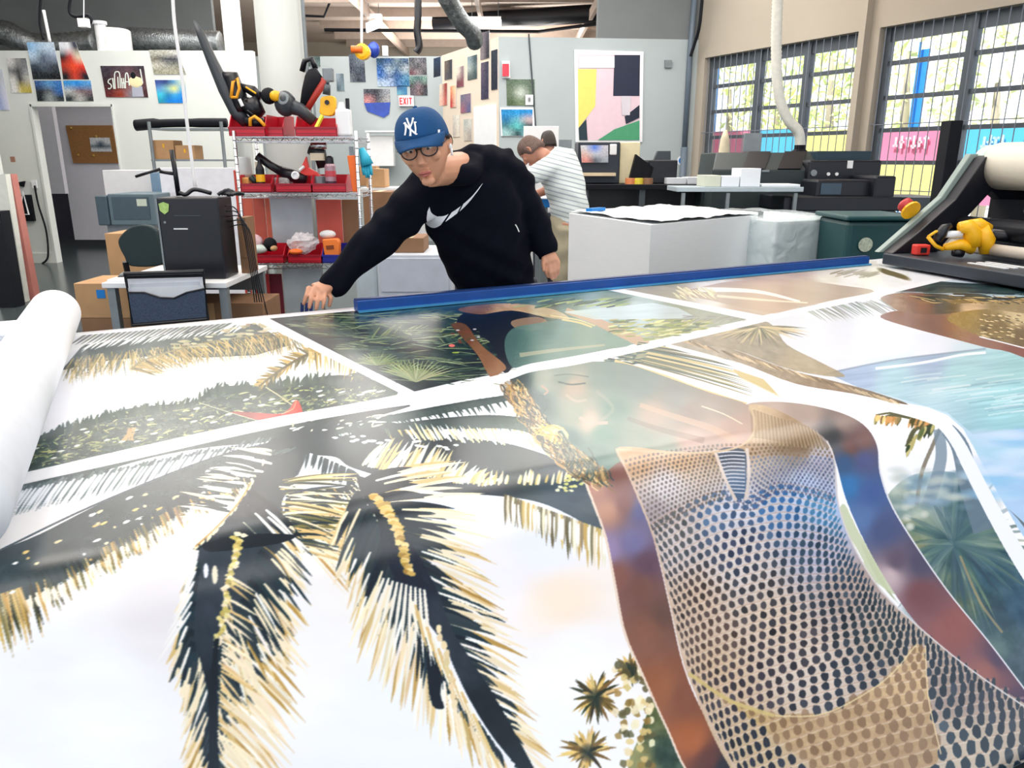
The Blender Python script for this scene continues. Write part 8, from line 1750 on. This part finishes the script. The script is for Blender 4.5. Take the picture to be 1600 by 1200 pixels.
# eyes, brows, lips
for sx in (-1, 1):
    e = Lh(sx * .030, -.084, .014)
    MB().ell(e, (.013, .009, .0055), 12, 8, RH).build('eye', mat('eye_white', (226, 220, 216), .3), man, smooth=True)
    MB().ell(Lh(sx * .028, -.0915, .0115), (.0055, .003, .0045), 10, 6, RH).build('iris', mat('iris_brown', (40, 26, 20), .3), man, smooth=True)
    MB().tube([Lh(sx * .014, -.0945, .034), Lh(sx * .032, -.094, .040), Lh(sx * .052, -.080, .034)], [.003, .0042, .002], 6).build('eyebrow', m_hair, man, smooth=True)
MB().tube([Lh(-.022, -.092, -.060), Lh(-.008, -.1005, -.057), Lh(0, -.100, -.0585), Lh(.008, -.1005, -.057), Lh(.022, -.092, -.060)], [.0015, .0042, .004, .0042, .0015], 8).build('upper_lip', mat('lip_pink', (176, 96, 88), .45), man, smooth=True)
MB().tube([Lh(-.020, -.090, -.064), Lh(0, -.0985, -.068), Lh(.020, -.090, -.064)], [.0015, .0055, .0015], 8).build('lower_lip', mat('lip_pink', (176, 96, 88)), man, smooth=True)
# glasses
gl = MB()
for sx in (-1, 1):
    P = [Lh(sx * .033 + .026 * math.cos(t), -.104 + .012 * abs(sx * .033 + .026 * math.cos(t)) / .06, .010 + .021 * math.sin(t)) for t in [2 * math.pi * k / 20 for k in range(21)]]
    gl.tube(P, .0022, 6)
gl.tube([Lh(-.009, -.106, .014), Lh(0, -.109, .017), Lh(.009, -.106, .014)], .0022, 6)
gf = gl.build('glasses_rim', m_black, man, smooth=True)
for sx in (-1, 1):
    MB().tube([Lh(sx * .058, -.094, .016), Lh(sx * .078, -.06, .018), Lh(sx * .082, .012, .020)], .0022, 6).build('temple_arm', m_black, man, smooth=True)
    P = [Lh(sx * .033 + .025 * math.cos(t), -.104 + .012 * abs(sx * .033 + .025 * math.cos(t)) / .06, .010 + .020 * math.sin(t)) for t in [2 * math.pi * k / 20 for k in range(20)]]
    lens = MB(); lens.add(P, [tuple(range(20))]); lens.build('lens', m_glass, man, fix=False)
MB().ell(Lh(.084, .002, -.006), (.007, .008, .010), 8, 6).tube([Lh(.086, .0, -.012), Lh(.084, -.006, -.034)], .004, 7).build('earbud', m_white, man, smooth=True)

# ---------- the man in the striped shirt
Y2 = 6.25
m2c = W(886, 340, Y2); man2 = thing('person', 'man in a striped pale T-shirt and tan trousers bending over the white desk', 'person', (m2c.x, m2c.y, 0))
b2_ = MB(); HC2 = W(831, 236, Y2 - .02); RH2 = Matrix.Rotation(math.radians(-112), 3, 'Z') @ Matrix.Rotation(math.radians(48), 3, 'X')
Lh2 = head_mesh(b2_, HC2, RH2, .98)
b2_.tube([Lh2(0, .02, -.04), Lh2(0, .04, -.09), W(862, 256, Y2)], [.055, .056, .07], 14)
b2_.tube([W(866, 258, Y2), W(880, 290, Y2), W(890, 330, Y2), (m2c.x, Y2, .92)], [(.11, .13), (.11, .14), (.11, .14), (.11, .14)], 16, up=(1, 0, 0))
for sy in (-1, 1):
    b2_.tube([(m2c.x, Y2 + sy * .09, .95), (m2c.x - .03, Y2 + sy * .1, .5), (m2c.x, Y2 + sy * .1, .08)], [.085, .06, .045], 12); b2_.tube([(m2c.x + .04, Y2 + sy * .1, .04), (m2c.x - .16, Y2 + sy * .1, .03)], [.038, .03], 10)
e1_, w1_ = W(808, 288, Y2 - .16), W(824, 312, Y2 + .02)
b2_.tube([W(862, 262, Y2 - .14), W(834, 274, Y2 - .17), e1_, W(812, 302, Y2 - .06), w1_], [.055, .048, .038, .036, .028], 12)
zdd = zds + .02
pa = Vector((w1_.x + .03, w1_.y + .09, zdd + .02)); 
def hand2(w, p, seed=0):
    w, p = Vector(w), Vector(p); d = (p - w).normalized(); s = d.cross(Vector((0, 0, 1))).normalized()
    hand(b2_, w, p, [(p + d * .04 + s * (.03 - .02 * i) + Vector((0, 0, .004)), p + d * .075 + s * (.03 - .02 * i) + Vector((0, 0, -.008))) for i in range(4)], (s * -.02, w + d * .05 - s * .045, w + d * .085 - s * .045), side=s, pw=.038)
w1b = Vector((w1_.x, w1_.y, w1_.z)); hand2(w1b, w1b + Vector((.02, .07, -.03)))
b2_.tube([W(868, 262, Y2 + .12), W(862, 290, Y2 + .2), W(850, 299, Y2 + .2), W(824, 308, Y2 + .24)], [.055, .045, .036, .028], 12); w2b = W(824, 308, Y2 + .24); hand2(w2b, w2b + Vector((-.07, .02, -.02)))
fuse(b2_, 'body', m_skin2, man2, .007, 3)
m_str = mat('pale_striped_jersey', (214, 222, 220), .8, var=.03)
_N = m_str.node_tree.nodes; _L = m_str.node_tree.links; wv = _N.new('ShaderNodeTexWave'); wv.bands_direction = 'Z'; wv.inputs['Scale'].default_value = 9.5; wv.inputs['Distortion'].default_value = .3
tc_ = _N.new('ShaderNodeTexCoord'); mp_ = _N.new('ShaderNodeMapping'); mp_.inputs['Rotation'].default_value = (0, math.radians(-14), 0); cr_ = _N.new('ShaderNodeValToRGB')
cr_.color_ramp.elements[0].position = .05; cr_.color_ramp.elements[0].color = srgb((160, 172, 178)) + (1,); cr_.color_ramp.elements[1].position = .3; cr_.color_ramp.elements[1].color = srgb((218, 226, 224)) + (1,)
_L.new(tc_.outputs['Object'], mp_.inputs[0]); _L.new(mp_.outputs[0], wv.inputs['Vector']); _L.new(wv.outputs['Fac'], cr_.inputs[0]); _L.new(cr_.outputs[0], _N['Principled BSDF'].inputs['Base Color'])
ts = MB(); ts.tube([W(858, 240, Y2), W(868, 252, Y2), W(878, 275, Y2), W(886, 305, Y2), W(892, 338, Y2), W(892, 348, Y2)], [(.08, .09), (.165, .19), (.17, .20), (.155, .19), (.152, .18), (.155, .18)], 24, up=(1, 0, .3))
ts.tube([W(868, 256, Y2 - .12), W(848, 266, Y2 - .15), W(822, 280, Y2 - .17)], [.085, .075, .058], 14); ts.tube([W(868, 258, Y2 + .12), W(862, 288, Y2 + .18)], [.085, .06], 14)
fuse(ts, 'striped_shirt', m_str, man2, .010, 4, lambda co: .004 * np.sin(co[:, 2] * 40 + 3 * np.sin(co[:, 0] * 12)))
tp = MB(); tp.tube([(m2c.x + .02, Y2, 1.06), (m2c.x, Y2, .9), (m2c.x, Y2, .82)], [(.135, .165), (.14, .17), (.14, .17)], 20, up=(1, 0, 0))
for sy in (-1, 1): tp.tube([(m2c.x, Y2 + sy * .085, .9), (m2c.x - .03, Y2 + sy * .1, .5), (m2c.x, Y2 + sy * .1, .08)], [.105, .08, .07], 16)
fuse(tp, 'tan_trousers', mat('tan_cotton', (168, 160, 136), .85, var=.08, bump=.3, bscale=8), man2, .012, 3, lambda co: .005 * np.sin(co[:, 2] * 34 + 2 * np.sin(co[:, 0] * 20)))
for sy in (-1, 1): MB().tube([(m2c.x + .08, Y2 + sy * .1, .045), (m2c.x - .06, Y2 + sy * .1, .045), (m2c.x - .2, Y2 + sy * .1, .03)], [.042, .045, .028], 12).build('shoe', m_dgrey, man2, smooth=True)
h2 = MB(); rings = []
for i in range(11):
    a = math.pi / 2 * i / 10.3; rings.append([Lh2(.082 * math.cos(a) ** .7 * math.cos(t), .008 + .104 * math.cos(a) ** .7 * math.sin(t), (lambda z0: z0 + (.122 - z0) * math.sin(a))(.034 if math.sin(t) < 0 else -.04)) for t in [2 * math.pi * k / 28 for k in range(28)]])
h2.loft(rings); h2.build('cropped_hair', m_hair2, man2, smooth=True)

# ---------- a third person further back
Y3 = 8.4; c3 = W(857, 222, Y3); man3 = thing('person', 'person with dark hair mostly hidden behind the man in the striped shirt', 'person', (c3.x, c3.y, 0))
b3 = MB(); RH3 = Matrix.Rotation(math.radians(200), 3, 'Z') @ Matrix.Rotation(math.radians(12), 3, 'X'); Lh3 = head_mesh(b3, W(857, 222, Y3), RH3, .95)
b3.tube([Lh3(0, .02, -.05), Lh3(0, .02, -.12), (c3.x, Y3, c3.z - .2)], [.05, .05, .07], 12); b3.tube([(c3.x, Y3, c3.z - .17), (c3.x, Y3, c3.z - .3), (c3.x, Y3, 1.1), (c3.x, Y3, .85)], [(.06, .06), (.14, .09), (.12, .09), (.13, .09)], 16, up=(1, 0, 0))
for sx in (-1, 1):
    b3.tube([(c3.x + sx * .07, Y3, .9), (c3.x + sx * .08, Y3, .48), (c3.x + sx * .08, Y3, .06)], [.08, .055, .04], 10); b3.tube([(c3.x + sx * .08, Y3 - .05, .035), (c3.x + sx * .08, Y3 + .15, .03)], [.035, .03], 8)
    w_ = Vector((c3.x + sx * .2, Y3 - .04, .86)); b3.tube([(c3.x + sx * .13, Y3, c3.z - .3), (c3.x + sx * .19, Y3, 1.12), w_], [.05, .04, .028], 10)
    hand(b3, w_, w_ + Vector((0, 0, -.08)), [(w_ + Vector((0, .03 - .02 * i, -.12)), w_ + Vector((0, .03 - .02 * i, -.155))) for i in range(4)], (Vector((0, -.02, -.01)), w_ + Vector((0, -.045, -.06)), w_ + Vector((0, -.045, -.09))), side=(0, 1, 0), pw=.036)
fuse(b3, 'body', m_skin2, man3, .010, 2)
ts3 = MB().tube([(c3.x, Y3, c3.z - .18), (c3.x, Y3, c3.z - .26), (c3.x, Y3, 1.15), (c3.x, Y3, .88)], [(.07, .07), (.18, .12), (.16, .115), (.165, .12)], 18, up=(1, 0, 0))
for sx in (-1, 1): ts3.tube([(c3.x + sx * .13, Y3, c3.z - .27), (c3.x + sx * .2, Y3, 1.2)], [.075, .06], 12)
fuse(ts3, 'white_top', mat('white_cotton', (226, 230, 232), .8), man3, .012, 3)
tp3 = MB().tube([(c3.x, Y3, .96), (c3.x, Y3, .82)], [(.145, .11), (.15, .115)], 16, up=(1, 0, 0))
for sx in (-1, 1): tp3.tube([(c3.x + sx * .075, Y3, .88), (c3.x + sx * .08, Y3, .08)], [.095, .065], 12)
fuse(tp3, 'dark_trousers', mat('dark_grey_trousers', (50, 56, 66)), man3, .014, 2)
h3 = MB(); rings = []
for i in range(11):
    a = math.pi / 2 * i / 10.3; rings.append([Lh3(.082 * math.cos(a) ** .7 * math.cos(t), .008 + .102 * math.cos(a) ** .7 * math.sin(t), (lambda z0: z0 + (.122 - z0) * math.sin(a))(.034 if math.sin(t) < 0 else -.06)) for t in [2 * math.pi * k / 28 for k in range(28)]])
h3.loft(rings); h3.build('dark_hair', m_hair, man3, smooth=True)
bpy.context.view_layer.update()
